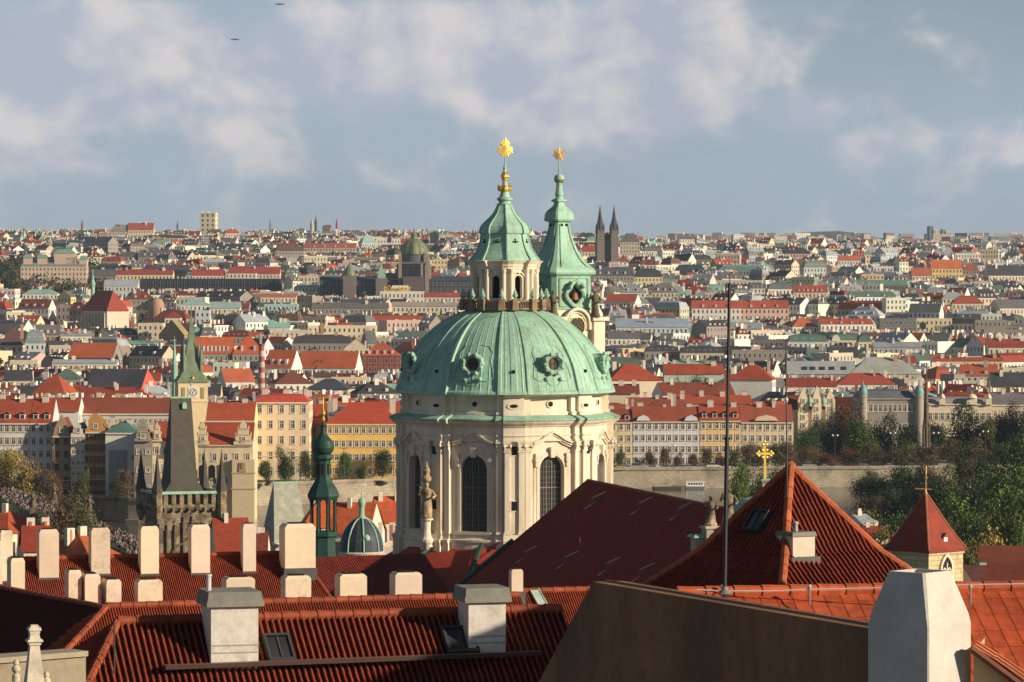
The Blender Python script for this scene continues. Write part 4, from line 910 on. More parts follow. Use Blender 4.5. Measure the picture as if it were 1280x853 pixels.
# ---- brown party wall and the roof of large flat tiles behind it (30 to 40 m)
wallh = thing('near_house', 'nearest house with bare brown side wall and bright orange flat tile roof', 'house', (3.0, 36, 44))
W1 = P(1100, 788, 29.7); W0 = P(741, 727.5, 34.8); dv = (W1 - W0); dv.z = 0; dv.normalize(); nw = Vector((dv.y, -dv.x, 0))
if nw.x > 0: nw = -nw
W2 = W0 - dv * 1.9 ; W2.z = W0.z - 1.65; W3 = W0 - dv * 4.2; W3.z = W0.z - 3.9
m_ = MB(); zf = 48.0; top = [W1, W0, W2, W3]; th_ = .32
for a, b in zip(top, top[1:]):
    m_.poly([(b.x, b.y, zf), (a.x, a.y, zf), a, b], (.33, .20, .135)); a2_, b2_ = a - nw * th_, b - nw * th_
    m_.poly([(a2_.x, a2_.y, zf), (b2_.x, b2_.y, zf), b2_, a2_], (.33, .20, .135)); m_.poly([a, b, b2_, a2_], (.33, .20, .135))
m_.poly([(W1.x, W1.y, zf), (W1.x - nw.x * th_, W1.y - nw.y * th_, zf), W1 - nw * th_, W1], (.33, .20, .135))
m_.build('side_wall', mat('brown_render', (.27, .135, .068), .92, n_scale=.9, n_amt=.26, n2_scale=7, n2_amt=.14, stain=(.15, .085, .055), stain_scale=.8, stain_lo=.46, stain_hi=.66, stretch=(1.4, 1.4, .35), bump=.012, bump_scale=10), wallh)
m_ = MB()
for a, b in zip(top, top[1:]):
    for e_ in (0,): m_.tube([a + Vector((0, 0, .0)) - nw * .15, b - nw * .15 + Vector((0, 0, .0))], .02, 6, (.20, .10, .06))
m_.build('wall_coping', MT['paint'], wallh)
rl = P(846, 744.5, 40.0); rr_ = P(1330, 735, 41.0); rl.z = rr_.z = Zp(744, 40.0); u_ = (rr_ - rl); u_.z = 0; u_.normalize(); nf_ = Vector((u_.y, -u_.x, 0))
if nf_.y > 0: nf_ = -nf_
sl = .62; run = 7.0
def eave(p, r): return p + nf_ * r - Vector((0, 0, sl * r))
# front slope, cut along the party wall
def meet(r):      # point of the slope at run r that lies on the wall plane
    p = eave(rl, r); dn = (W0 - nw * th_ - p).dot(nw) / u_.dot(nw); return p + u_ * dn
r_s = 0.0
while (eave(rl, r_s) - (W0 - nw * th_)).dot(nw) < 0 and r_s < run: r_s += .05
mb = MB(); pl = [rl, eave(rl, r_s), meet(run), eave(rr_, run), rr_]; tile_face(mb, pl, u_, .19, .016, .30, .015, col=(.37, .070, .025), var=.16, seed=71, flat=True)
bk_ = [rr_, rl, rl - nf_ * 5 - Vector((0, 0, 3.2)), rr_ - nf_ * 5 - Vector((0, 0, 3.2))]; mb.poly(bk_, (.45, .1, .035)); rfo = mb.build('roof', MT['tile'], wallh)
rt = MB(); ridge_tiles(rt, rl + Vector((0, 0, .02)), rr_ + Vector((0, 0, .02)), .075, .31, col=(.40, .085, .03), seed=5); rt.build('ridge_tiles', MT['tile'], rfo)
w = MB(); e0_, e1_ = meet(run) - nf_ * .5, eave(rr_, run) - nf_ * .5
w.poly([(e0_.x, e0_.y, 46), (e1_.x, e1_.y, 46), e1_, e0_], (.6, .42, .22)); w.build('front_wall', MT['plaster'], wallh)
# snow on tile: one slipped tile
# wire along the ridge with its holders
m_ = MB(); wy = [(845, 741), (870, 737.5), (905, 739), (960, 739), (1012, 737), (1080, 735.5), (1150, 733.5), (1213, 731), (1290, 730)]
m_.tube([P(px, py, 40.0) for px, py in wy], .008, 6, (.55, .55, .53))
wr = m_.build('lightning_wire', MT['paint']); tag(wr, 'thin pale lightning conductor wire strung along the orange roof ridge', 'wire')
for px, l in ((903, 'at the foot of the tall mast'), (1012, 'below the pyramid roof'), (1213, 'beside the big tapered chimney')):
    m_ = MB(); a = P(px, 757, 39.9); b = P(px, 734, 40.0); m_.tube([a, b], .011, 6, (.2, .2, .2)); m_.lathe((b.x, b.y), [(.015, b.z - .02), (.028, b.z), (.012, b.z + .03)], 8, (.4, .4, .4)); o = m_.build('wire_holder', MT['paint']); tag(o, 'small metal wire holder on the orange ridge ' + l, 'wire holder', 'wire holders on the orange ridge')
# tall antenna mast
t = thing('antenna_mast', 'tall thin black lightning rod mast rising from the orange ridge', 'mast', tuple(P(906, 748, 39.5)))
m_ = MB(); a = P(905.5, 752, 39.6); b = P(912, 342, 39.9); m_.tube([a, a.lerp(b, .5)], .024, 8, (.03, .03, .03)); m_.tube([a.lerp(b, .5), a.lerp(b, .97)], .017, 8, (.03, .03, .03)); m_.tube([a.lerp(b, .97), b], .007, 6, (.08, .05, .03)); m_.build('pole', MT['paint'], t)
m_ = MB(); a = P(906, 740, 39.6); m_.lathe((a.x, a.y), [(.03, a.z - .05), (.085, a.z - .02), (.04, a.z + .02), (.03, a.z + .06)], 10, (.2, .2, .2)); m_.build('collar', MT['paint'], t)
# second thin rod at the tip of the pyramid roof
t = thing('lightning_rod', 'thin lightning rod with small pale tip rising behind the pyramid roof', 'rod', tuple(P(984, 615, 82)))
m_ = MB(); a = P(984, 622, 82); b = P(982.5, 425, 82.5); m_.tube([a, b], .018, 6, (.05, .05, .05)); c = P(983, 500, 82.3); m_.build('rod', MT['paint'], t); m_ = MB(); m_.lathe((c.x, c.y), [(.02, c.z - .06), (.05, c.z), (.02, c.z + .06)], 8, (.6, .6, .58)); m_.build('joint', MT['paint'], t)

# ---- big tapered chimney right at the front
DCH = 28.6; t = thing('tapered_chimney', 'big whitewashed chimney with tapered eight-sided top nearest the viewer', 'chimney', tuple(P(1150, 853, DCH)))
cx, cyy = Xp(1150, DCH + .4), DCH + .4; k = DCH / F; z0 = Zp(980, DCH); zs = Zp(772, DCH); z1 = Zp(718.5, DCH)
ch = MB(); hw = .335; yw_ = R(-41); Wc = (.56, .51, .45)
def rg(hx, hy, ch_, z):
    o = []
    for x, y in [(-hx + ch_, -hy), (hx - ch_, -hy), (hx, -hy + ch_), (hx, hy - ch_), (hx - ch_, hy), (-hx + ch_, hy), (-hx, hy - ch_), (-hx, -hy + ch_)]:
        o.append((cx + x * math.cos(yw_) - y * math.sin(yw_), cyy + x * math.sin(yw_) + y * math.cos(yw_), z))
    return o
ch.grid([rg(.30, .31, .012, z0), rg(.30, .31, .012, zs - .08), rg(.285, .30, .015, zs), rg(.22, .235, .02, Zp(738, DCH)), rg(.18, .195, .02, z1), rg(.15, .165, .02, z1), rg(.14, .155, .02, z1 - .25)], Wc, closed=True)
ch.build('shaft', mat('whitewash', (.56, .52, .46), .92, n_scale=2.5, n_amt=.10, n2_scale=14, n2_amt=.05, stain=(.40, .36, .31), stain_scale=2.2, stain_lo=.56, stain_hi=.78, bump=.008, bump_scale=14), t); ch = MB(); ch.poly(rg(.15, .16, .02, z1 - .2)); ch.build('flue_opening', MT['void'], t)
# small dormer with boarded gable right of it
DD = 28.9; dr = thing('dormer', 'small ochre gabled dormer with tiled verge beside the big chimney', 'dormer', tuple(P(1245, 853, DD)))
m_ = MB(); A = [P(1217, 900, DD), P(1262, 900, DD), P(1262, 848, DD), P(1219, 815, DD), P(1217, 815, DD)]; off_ = Vector((.25, 1.2, 0))
m_.poly(A, (.62, .44, .24)); m_.poly([A[0], A[4], A[4] + off_, A[0] + off_], (.5, .36, .2)); m_.build('gable_wall', MT['plaster'], dr)
m_ = MB(); a = P(1214, 811, DD - .08); b = P(1276, 857, DD - .08); tile_face(m_, [a, b, b + off_ * .5, a + off_ * .5], off_, .2, .03, .3, col=(.55, .15, .055), seed=8)
m_.tube([a, b], .035, 6, (.16, .06, .035)); m_.build('roof', MT['tile'], dr)

# unseen house added right of the view to throw shade on the near roof
roof_house('tiled_house', 'tall tiled house outside the picture beyond the pyramid roofed tower', (15.0, 69.6, H - 1.75), (15.01, 77.6, H - 1.75), .8, 3.5, 3.5, period=.3, amp=.05, course=.5, col=(.4, .09, .035), seed=91)
# ------------------------------------------------------------------ trees
def tree_proto(seed, kind='round', nleaf=1500, leaf=.55):
    rnd = random.Random(seed); mb = MB(); lobes = []
    for k in range(15):
        a = rnd.uniform(0, 2 * math.pi); rr = rnd.uniform(.1, .62) ** .8 ; zz = rnd.uniform(.20, .90)
        w = (1.0 if kind == 'round' else .6) * (1 - abs(zz - .52) * .9)
        lobes.append((math.cos(a) * rr * w * .52, math.sin(a) * rr * w * .52, zz, rnd.uniform(.19, .29) * (1.0 if kind == 'round' else .7), rnd.uniform(.6, 1.25)))
    # unit tree: height 1, crown radius about .45
    for k in range(nleaf):
        lx, ly, lz, lr, lt = rnd.choice(lobes); v = Vector((rnd.gauss(0, 1), rnd.gauss(0, 1), rnd.gauss(0, 1))).normalized()
        rad = lr * (rnd.uniform(.55, 1.12) if rnd.random() < .9 else rnd.uniform(1.1, 1.5)); c = Vector((lx, ly, lz)) + v * rad
        if c.z < .06: continue
        s_ = leaf * rnd.uniform(.6, 1.3) / 24; n = (v + Vector((rnd.uniform(-.9, .9), rnd.uniform(-.9, .9), rnd.uniform(-.5, .9)))).normalized()
        a = n.orthogonal().normalized(); b = n.cross(a); t = rnd.uniform(0, math.pi); a, b = a * math.cos(t) + b * math.sin(t), b * math.cos(t) - a * math.sin(t)
        g = lt * rnd.uniform(.65, 1.35); mb.poly([c + a * s_, c + b * s_ * .7, c - a * s_, c - b * s_ * .7], (g, g * rnd.uniform(.92, 1.06), g))
    tk = MB(); tk.tube([(0, 0, -.05), (.01, 0, .2), (0, .02, .45), (.02, 0, .7)], .022, 7, r2=.008)
    for k in range(7):
        a = rnd.uniform(0, 6.28); z = rnd.uniform(.22, .5); tk.tube([(0, 0, z), (math.cos(a) * .15, math.sin(a) * .15, z + .14), (math.cos(a) * .27, math.sin(a) * .27, z + .3)], .010, 5, r2=.003)
    return mb, tk
PROTO = {}
for kind in ('round', 'tall'):
    for sd in range(3):
        cr, tk = tree_proto(sd * 7 + (kind == 'tall') * 50 + 3, kind, nleaf=5200, leaf=.50)
        c = cr.build('crown', MT['leaf']); k = tk.build('trunk', MT['bark']); PROTO[(kind, sd)] = (c.data, k.data)
        bpy.data.objects.remove(c); bpy.data.objects.remove(k)
TC_ = {'dark': (.036, .062, .022), 'green': (.062, .098, .028), 'olive': (.105, .11, .035), 'yellow': (.30, .22, .055), 'rust': (.13, .065, .03), 'brown': (.125, .09, .05), 'bright': (.11, .155, .036)}
def tree(px, w, pyt, d, colr, label, group, kind='round', seed=0, base=None):
    x = Xp(px, d); zb = ground(x, d) if base is None else base; h = Zp(pyt, d) - zb; wm = w * d / F
    t = thing('tree', label, 'tree', (x, d, zb), seed * 1.3, group); v = (kind, seed % 3)
    c = bpy.data.objects.new('crown', PROTO[v][0]); k = bpy.data.objects.new('trunk', PROTO[v][1])
    for o in (c, k): COL.objects.link(o); o.parent = t; o.scale = (wm / .95, wm / .95, h)
    rnd = random.Random(seed * 31 + int(px)); f = rnd.uniform(.85, 1.2); q = TC_[colr]; c.color = (q[0] * f, q[1] * f * rnd.uniform(.93, 1.07), q[2] * f, 1)
    return t
CN = {'dark': 'dark green', 'green': 'green', 'olive': 'olive green', 'yellow': 'yellow autumn', 'rust': 'rusty brown', 'brown': 'bare brown', 'bright': 'bright green'}
def trees(rows, where, group, base=None):
    for k, (px, w, py, d, c, kind, extra) in enumerate(rows):
        tree(px, w, py, d, c, f'{CN[c]} {"slender" if kind == "tall" else "broad"} tree {extra or where}', group, kind, k, base)
trees([(1008, 40, 540, 1192, 'dark', 'round', 'at the foot of the building with pointed gables'), (1032, 46, 528, 1200, 'dark', 'round', 'below the pointed gables'), (1058, 48, 512, 1205, 'rust', 'round', 'between the pointed gables and the palace with blue domes'),
       (1075, 50, 528, 1195, 'green', 'round', 'just before the rusty brown one on the far bank'), (1104, 46, 520, 1200, 'dark', 'round', 'under the grey palace windows'), (1133, 40, 534, 1195, 'dark', 'round', 'close to the dark gothic spire monument'),
       (1172, 36, 532, 1196, 'dark', 'round', 'just past the dark gothic spire monument'), (1208, 58, 506, 1200, 'dark', 'round', 'biggest one before the cream palace'), (1236, 36, 524, 1195, 'olive', 'tall', 'between two dark crowns of the far bank'),
       (1252, 44, 512, 1205, 'dark', 'tall', 'tallest beside the brownish ones'), (1270, 40, 506, 1200, 'brown', 'tall', 'near the edge before the grey roof'), (1290, 50, 516, 1195, 'dark', 'round', 'cropped by the picture edge on the far bank'),
       (1190, 30, 545, 1190, 'brown', 'tall', 'low before the cream palace'), (1216, 40, 548, 1188, 'olive', 'tall', 'lit by sun in the middle of the park')], '', 'big trees on the far bank park')
trees([(1010, 34, 560, 1180, 'brown', 'round', ''), (1035, 30, 566, 1180, 'rust', 'round', ''), (1062, 36, 562, 1182, 'rust', 'round', ''), (1090, 40, 556, 1184, 'olive', 'round', ''), (1128, 50, 556, 1184, 'olive', 'round', ''), (1160, 40, 560, 1184, 'brown', 'round', ''), (1188, 40, 558, 1186, 'olive', 'round', ''), (1222, 44, 560, 1186, 'brown', 'round', ''), (1256, 44, 556, 1186, 'green', 'round', '')], 'standing low over the park road', 'low trees over the park road')
trees([(1082, 54, 598, 1050, 'dark', 'round', 'where the quay wall disappears'), (1100, 52, 590, 1040, 'dark', 'round', ''), (1130, 56, 586, 1030, 'dark', 'round', ''), (1158, 46, 584, 1040, 'brown', 'round', ''), (1180, 50, 582, 1030, 'olive', 'round', ''), (1206, 44, 574, 1020, 'olive', 'tall', ''), (1232, 50, 580, 1010, 'dark', 'round', ''), (1262, 60, 560, 990, 'dark', 'round', ''), (1285, 56, 548, 980, 'green', 'round', ''),
       (1088, 50, 622, 960, 'brown', 'round', ''), (1118, 60, 612, 950, 'dark', 'round', ''), (1150, 56, 610, 940, 'dark', 'round', ''), (1182, 60, 606, 930, 'dark', 'round', ''), (1216, 62, 600, 920, 'dark', 'round', ''), (1246, 60, 596, 910, 'bright', 'round', ''), (1280, 66, 588, 900, 'bright', 'round', '')], 'on the river island', 'trees on the river island', base=1.0)
trees([(1078, 46, 650, 800, 'brown', 'tall', ''), (1100, 56, 640, 805, 'olive', 'round', ''), (1128, 60, 648, 790, 'green', 'round', ''), (1196, 66, 628, 800, 'bright', 'round', ''), (1228, 66, 622, 790, 'olive', 'round', ''), (1262, 70, 616, 780, 'bright', 'round', ''), (1292, 60, 622, 770, 'green', 'round', ''),
       (1190, 60, 652, 720, 'olive', 'round', ''), (1222, 62, 648, 712, 'green', 'round', ''), (1256, 60, 646, 705, 'olive', 'round', ''), (1284, 60, 652, 700, 'bright', 'round', ''), (1235, 64, 676, 560, 'yellow', 'round', 'big autumn crown right of the red roofed tower'), (1215, 40, 690, 540, 'olive', 'round', 'small, low beside the red roofed tower'), (1090, 60, 662, 600, 'olive', 'round', 'behind the foot of the pyramid roof'), (1120, 50, 672, 560, 'olive', 'round', 'just left of the red roofed tower')],
      'on the near river bank behind the red roofed tower', 'trees on the near river bank')
trees([(922, 36, 590, 800, 'bright', 'round', 'sunlit clump left of the golden cross'), (940, 44, 584, 812, 'green', 'round', 'sunlit clump just behind the golden cross'), (972, 40, 592, 806, 'dark', 'round', 'half hidden behind the golden cross and pyramid roof'), (955, 36, 598, 790, 'bright', 'round', 'low under the golden cross')], '', 'trees beyond the nave roof', base=4)
row = [(774, 18, 566, 'green', ''), (797, 12, 572, 'brown', ''), (812, 18, 566, 'rust', ''), (832, 18, 562, 'brown', ''), (848, 14, 566, 'brown', ''), (866, 16, 568, 'rust', ''), (884, 20, 562, 'brown', ''), (900, 16, 566, 'rust', ''), (918, 18, 564, 'brown', ''), (934, 26, 556, 'brown', ''), (950, 26, 558, 'brown', ''), (968, 26, 556, 'olive', ''), (986, 28, 554, 'brown', '')]
pos = ['first beside the church drum', 'second of the quay row', 'before the white facade', 'under the white facade middle', 'before the tall doorway of the white facade', 'at the end of the white facade', 'before the ochre facade', 'under the ochre facade middle', 'behind the black mast', 'between mast and golden cross', 'right behind the golden cross', 'right of the golden cross', 'behind the pyramid roof tip']
for k, (px, w, py, c, _) in enumerate(row): tree(px, w, py, 1171, c, f'small {CN[c]} quay tree {pos[k]}', 'small trees along the quay road', 'round', k)
trees([(332, 24, 573, 1080, 'olive', 'tall', 'first of three before the tall cream house'), (355, 28, 560, 1084, 'dark', 'round', 'before the middle of the tall cream house'), (382, 22, 566, 1088, 'green', 'round', 'at the corner of the tall cream house'), (432, 24, 568, 1098, 'green', 'round', 'before the yellow house, beside the turret'), (452, 14, 582, 1100, 'dark', 'round', 'small one before the middle of the yellow house'), (478, 28, 564, 1104, 'dark', 'round', 'against the church drum before the yellow house'), (476, 30, 600, 1060, 'brown', 'tall', 'below the quay wall beside the church drum'), (335, 14, 600, 1064, 'olive', 'tall', 'tiny one behind the pale slate roof')], '', 'trees on the quay before the tall cream and yellow houses')
trees([(6, 34, 566, 985, 'yellow', 'round', 'at the picture edge beside the crowd'), (32, 42, 568, 980, 'yellow', 'round', 'tallest of the yellow ones above the crowd'), (58, 28, 590, 978, 'brown', 'round', 'above the end of the crowd'), (70, 20, 598, 985, 'rust', 'round', 'before the brown gabled house'), (103, 22, 588, 992, 'olive', 'round', 'before the orange gabled house'), (155, 26, 590, 992, 'brown', 'round', 'before the blank white wall'), (143, 14, 602, 990, 'dark', 'round', 'small, before the blank white wall')], '', 'trees on the embankment above the bridge', base=5)
trees([(82, 60, 628, 760, 'brown', 'round', 'big bare crown between the two groups of people'), (60, 50, 640, 745, 'brown', 'round', 'left half of the big bare clump by the bridge'), (104, 40, 640, 750, 'olive', 'round', 'right flank of the bare clump by the bridge'), (10, 56, 632, 770, 'dark', 'round', 'in deep shade below the bridge at the picture edge'), (38, 40, 648, 740, 'dark', 'round', 'in deep shade under the statues')], '', 'trees under the bridge', base=3)
# ------------------------------------------------------------------ church nave roof and the dark roofs round the drum
RED_D = (.31, .038, .021)
n1 = P(735, 600.5, 396.0); n2 = P(912, 636, 342.0); n2.z = n1.z; nd = n2 - n1; nd.z = 0; nd.normalize(); n2 = n1 + nd * 62
nn = Vector((nd.y, -nd.x, 0)); 
if nn.x > 0: nn = -nn
nave = thing('church_nave', 'huge dark red nave roof with two rows of little hatch dormers', 'church', (n1.x - 4, n1.y - 20, n1.z - 24))
slp = .80; rn = 19.0; e1 = n1 + nn * rn - Vector((0, 0, slp * rn)); e2 = n2 + nn * rn - Vector((0, 0, slp * rn)); e3 = n1 - nn * rn - Vector((0, 0, slp * rn)); e4 = n2 - nn * rn - Vector((0, 0, slp * rn))
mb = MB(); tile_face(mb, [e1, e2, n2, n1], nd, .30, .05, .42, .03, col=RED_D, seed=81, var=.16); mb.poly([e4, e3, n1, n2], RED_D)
rfn = mb.build('roof', MT['tile'], nave); PLNV = plane_of(e1, e2, n1)
rt = MB(); ridge_tiles(rt, n1, n2, .16, .5, col=(.26, .08, .04)); ridge_tiles(rt, e1, n1, .14, .5, col=(.2, .06, .035)); rt.build('ridge_tiles', MT['tile'], rfn)
w = MB(); G_ = (.5, .42, .32)
for a, b in ((e1, n1), (n1, e3)): w.poly([(a.x, a.y, a.z - 8), (b.x, b.y, a.z - 8), b - Vector((0, 0, .3)), a - Vector((0, 0, .3))] if a is e1 else [(a.x, a.y, b.z - 8), (b.x, b.y, b.z - 8), b - Vector((0, 0, .3)), a - Vector((0, 0, .3))], G_)
for a, b in ((e1, e2), (e3, e4)):
    i_ = nn * (-.8 if a is e1 else .8); w.poly([(a.x + i_.x, a.y + i_.y, a.z - 14), (b.x + i_.x, b.y + i_.y, b.z - 14), b + i_, a + i_], G_)
w.build('wall', MT['plaster'], nave)
for px, py in ((741, 629), (799, 636), (848, 643), (609, 691), (655, 697), (706, 704), (758, 712), (800, 720)):
    c = on_plane(px, py, *PLNV); u = nd; n = PLNV[1]; v = n.cross(u); v = v if v.z > 0 else -v; dm_ = MB()
    hh = .60; wd = .42; A = [c - u * wd, c + u * wd, c + u * wd + Vector((0, 0, hh)), c - u * wd + Vector((0, 0, hh))]
    bk_ = c + v * 1.9 + n * .04; 
    dm_.poly(A, (.05, .03, .025)); dm_.poly([A[3], A[2], bk_ + u * wd, bk_ - u * wd], (.34, .12, .085)); dm_.poly([A[1], A[2], bk_ + u * wd], (.30, .11, .08)); dm_.poly([A[0], A[3], bk_ - u * wd], (.30, .11, .08))
    f = c - u * 0 ; dm_.poly([A[0] + nn * .05, A[1] + nn * .05, A[1] + nn * .9 - Vector((0, 0, .62)), A[0] + nn * .9 - Vector((0, 0, .62))], (.34, .15, .11))
    dm_.build('hatch_dormer', MT['paint'], nave)
m_ = MB(); a = on_plane(725, 729, *PLNV); m_.tube([a, a + Vector((0, 0, 4.6))], .035, 5, (.2, .1, .08)); o = m_.build('roof_rod', MT['paint']); tag(o, 'thin rusty rod standing on the dark nave roof', 'rod')
# skirt roofs round the foot of the drum
sk = thing('choir_roof', 'dark red roofs wrapped round the foot of the church drum', 'roof', (CXC, DC, zc(800)))
mb = MB()
def rp(az, r, py): t = R(az); return Vector((CXC + math.sin(t) * r, DC - math.cos(t) * r, Zp(py, DC - math.cos(t) * r)))
segs = [(-100, -62), (-62, -40), (-40, -12), (-12, 20), (20, 60)]
for k, (a, b) in enumerate(segs):
    dip = 4 if k == 2 else 0
    p = [rp(a, 24, 752), rp(b, 24, 756), rp(b, 12.6, 683 + (0 if k != 2 else 4)), rp(a, 12.6, 683)]
    z = min(p[2].z, p[3].z); p[2].z = z; p[3].z = z; ze = min(p[0].z, p[1].z); p[0].z = p[1].z = ze
    mb.poly([p[0], p[1], p[2], p[3]], RED_D)
lo = thing('choir_wing', 'long dark red choir roof left of the drum behind the white chimneys', 'roof', tuple(P(440, 760, 395)))
mw = MB(); A1, A2 = P(386, 700, 398.0), P(530, 683, 404.0); A2.z = A1.z = Zp(697, 398); dA = (A2 - A1); dA.z = 0; dA.normalize(); nA = Vector((dA.y, -dA.x, 0)); A1 = A1 - dA * 9
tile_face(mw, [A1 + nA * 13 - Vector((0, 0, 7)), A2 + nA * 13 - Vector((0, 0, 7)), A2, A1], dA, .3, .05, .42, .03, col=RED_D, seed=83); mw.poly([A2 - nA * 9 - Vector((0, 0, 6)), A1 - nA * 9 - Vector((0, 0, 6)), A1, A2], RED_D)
rfo = mw.build('roof', MT['tile'], lo); w = MB(); c = A1 + nA * 12 - Vector((0, 0, 7)); d_ = A2 + nA * 12 - Vector((0, 0, 7)); w.poly([(c.x, c.y, c.z - 12), (d_.x, d_.y, d_.z - 12), d_, c], G_); c = A1; w.poly([(c.x + nA.x * 12, c.y + nA.y * 12, c.z - 19), (c.x - nA.x * 9, c.y - nA.y * 9, c.z - 19), (c.x - nA.x * 9, c.y - nA.y * 9, c.z - 6), c, (c.x + nA.x * 12, c.y + nA.y * 12, c.z - 7)][::-1], G_); w.build('wall', MT['plaster'], lo)
mb.build('roof', MT['tile'], sk)
for (az, lbl) in ((-40, ''), (-12, '')):
    m_ = MB(); a = rp(az, 12.8, 683) + Vector((0, 0, .2)); b = rp(az, 24, 753) + Vector((0, 0, .2)); m_.tube([a, b], .3, 6); m_.build('valley_flashing', MT['copper_dark'], sk)
m_ = MB(); a = e1 + Vector((0, 0, .25)); b = n1 + Vector((0, 0, .25)); m_.tube([a, a.lerp(b, .55)], .34, 6); m_.build('verge_flashing', MT['copper_dark'], nave)

# ------------------------------------------------------------------ lantern turret of dark green copper
def lathe_px(mb, cx, d, prof, n=16, rot=0.0, **kw):
    s = d / F; return mb.lathe((Xp(cx, d), d), [(r * s, Zp(py, d)) for r, py in prof], n, rot=rot, **kw)
D1 = 413.0; t = thing('lantern_turret', 'dark green copper lantern turret with onion bulb and gilded finial', 'turret', tuple(P(404, 760, D1)))
m_ = MB(); lathe_px(m_, 404, D1, [(17, 760), (17, 698), (16, 672), (19, 670), (19, 666), (17.5, 664)], 8, R(22.5)); lathe_px(m_, 404, D1, [(18.5, 625), (20, 622), (21, 620), (20.5, 617), (17, 610), (13, 604), (10.5, 599), (9.8, 596), (9.5, 580), (9.8, 576), (12.5, 574), (13, 572), (12.5, 569), (8, 567.5)], 8, R(22.5))
lathe_px(m_, 404, D1, [(9, 568), (12, 565), (13.6, 560), (13.4, 556), (11.5, 551), (7.5, 547), (4.8, 543), (3.6, 539), (3, 534), (4, 532.5), (2.2, 531), (1.5, 526)], 24)
m_.build('copper_cap', MT['copper_dark'], t)
s = D1 / F
for k in range(8):
    a = R(22.5 + 45 * k); c = MB(); c.lathe((Xp(404, D1) + math.sin(a) * 15.6 * s, D1 - math.cos(a) * 15.6 * s), [(2.4 * s, Zp(666, D1)), (2.4 * s, Zp(662, D1)), (1.9 * s, Zp(660, D1)), (1.8 * s, Zp(630, D1)), (2.6 * s, Zp(626, D1)), (2.8 * s, Zp(621, D1))], 8); c.build('column', MT['copper_dark'], t)
    w_ = MB(); w_.box((Xp(404, D1) + math.sin(a + R(22.5)) * 8.9 * s, D1 - math.cos(a + R(22.5)) * 8.9 * s, Zp(593, D1)), 3.2 * s, 1 * s, 13 * s, a + R(22.5)); w_.build('lantern_slit', MT['void'], t)
m_ = MB(); lathe_px(m_, 404, D1, [(1.6, 528), (2.6, 525), (1.2, 522), (1, 521), (2.2, 520), (3, 517.5), (2, 515), (.9, 513), (.7, 506)], 12); c = P(404, 501, D1); m_.tube([c + Vector((0, 0, -.5)), c + Vector((0, 0, .45))], .06, 6); m_.tube([c + Vector((-.3, 0, .1)), c + Vector((.3, 0, .1))], .06, 6); m_.build('gilded_finial', MT['gold'], t)
# small dark dome with pale green ribs
D2 = 505.0; t = thing('small_dome', 'small dark slate dome with pale green ribs and ball lantern', 'dome', tuple(P(452, 700, D2)))
m_ = MB(); pr = [(27, 690), (26.5, 683), (25.5, 676), (23, 668), (19.5, 661), (15, 655), (10, 650.5), (5, 648)]; lathe_px(m_, 452, D2, pr, 24); m_.build('dome_shell', mat('blue_slate', (.05, .06, .075), .6), t)
s = D2 / F
for k in range(8):
    a = R(45 * k + 8); m_ = MB(); m_.tube([(Xp(452, D2) + math.sin(a) * (r + .4) * s, D2 - math.cos(a) * (r + .4) * s, Zp(py, D2)) for r, py in pr], .13, 6); m_.build('rib', MT['copper'], t)
m_ = MB(); lathe_px(m_, 452, D2, [(6, 649), (6.5, 647), (4, 645), (3.4, 643), (3.2, 634), (4.4, 632), (4.2, 631.5), (5, 629), (4.4, 625.5), (2.5, 623.5), (.8, 622), (.6, 616)], 12); m_.build('lantern', MT['copper'], t)
m_ = MB(); a = R(18); c = (Xp(452, D2) + math.sin(a) * 22.5 * s, D2 - math.cos(a) * 22.5 * s); m_.lathe(c, [(.1, Zp(676, D2)), (.5, Zp(674, D2)), (.55, Zp(671, D2)), (.3, Zp(668, D2)), (.1, Zp(667, D2))], 10); m_.build('dormer', MT['copper'], t)
m_ = MB(); lathe_px(m_, 452, D2, [(29, 760), (29, 692), (30, 691), (27, 689)], 24, col=(.62, .52, .4)); m_.build('drum', MT['plaster'], t)

# ------------------------------------------------------------------ wedge roofed towers at the bridge
def wedge_tower(name, label, cxp, d, body_w, ridge_hw, py_r, py_e, hw_e, yaw, mt, side_mt, parent=None):
    """steep wedge roof: short ridge parallel to the front"""
    s = d / F; cx = Xp(cxp, d); ca, sa = math.cos(yaw), math.sin(yaw)
    def q(x, y, py): return (cx + x * s * ca - y * s * sa, d + x * s * sa + y * s * ca, Zp(py, d))
    return q
q = wedge_tower('', '', 224, 702, 0, 0, 0, 0, 0, R(20), None, None)
BT = thing('gothic_bridge_tower', 'gothic stone bridge tower with tall steep grey wedge roof and corner spikes', 'tower', tuple(P(224, 780, 702)))
zb_ = 5.0; m_ = MB(); s = 702 / F; YB = R(20)
m_.box((Xp(226, 702), 702, zb_), 75 * s, 75 * s, Zp(636, 702) - zb_, YB); m_.box((Xp(226, 702), 702, Zp(636, 702)), 80 * s, 80 * s, 3 * s, YB, top=1.04)
m_.box((Xp(226, 702), 702, Zp(633, 702)), 84 * s, 84 * s, 4.5 * s, YB)
m_.build('stone_body', MT['ashlar'], BT)
def bq(x, y, py): ca, sa = math.cos(YB), math.sin(YB); return Vector((Xp(226, 702) + (x * ca - y * sa) * s, 702 + (x * sa + y * ca) * s, Zp(py, 702)))
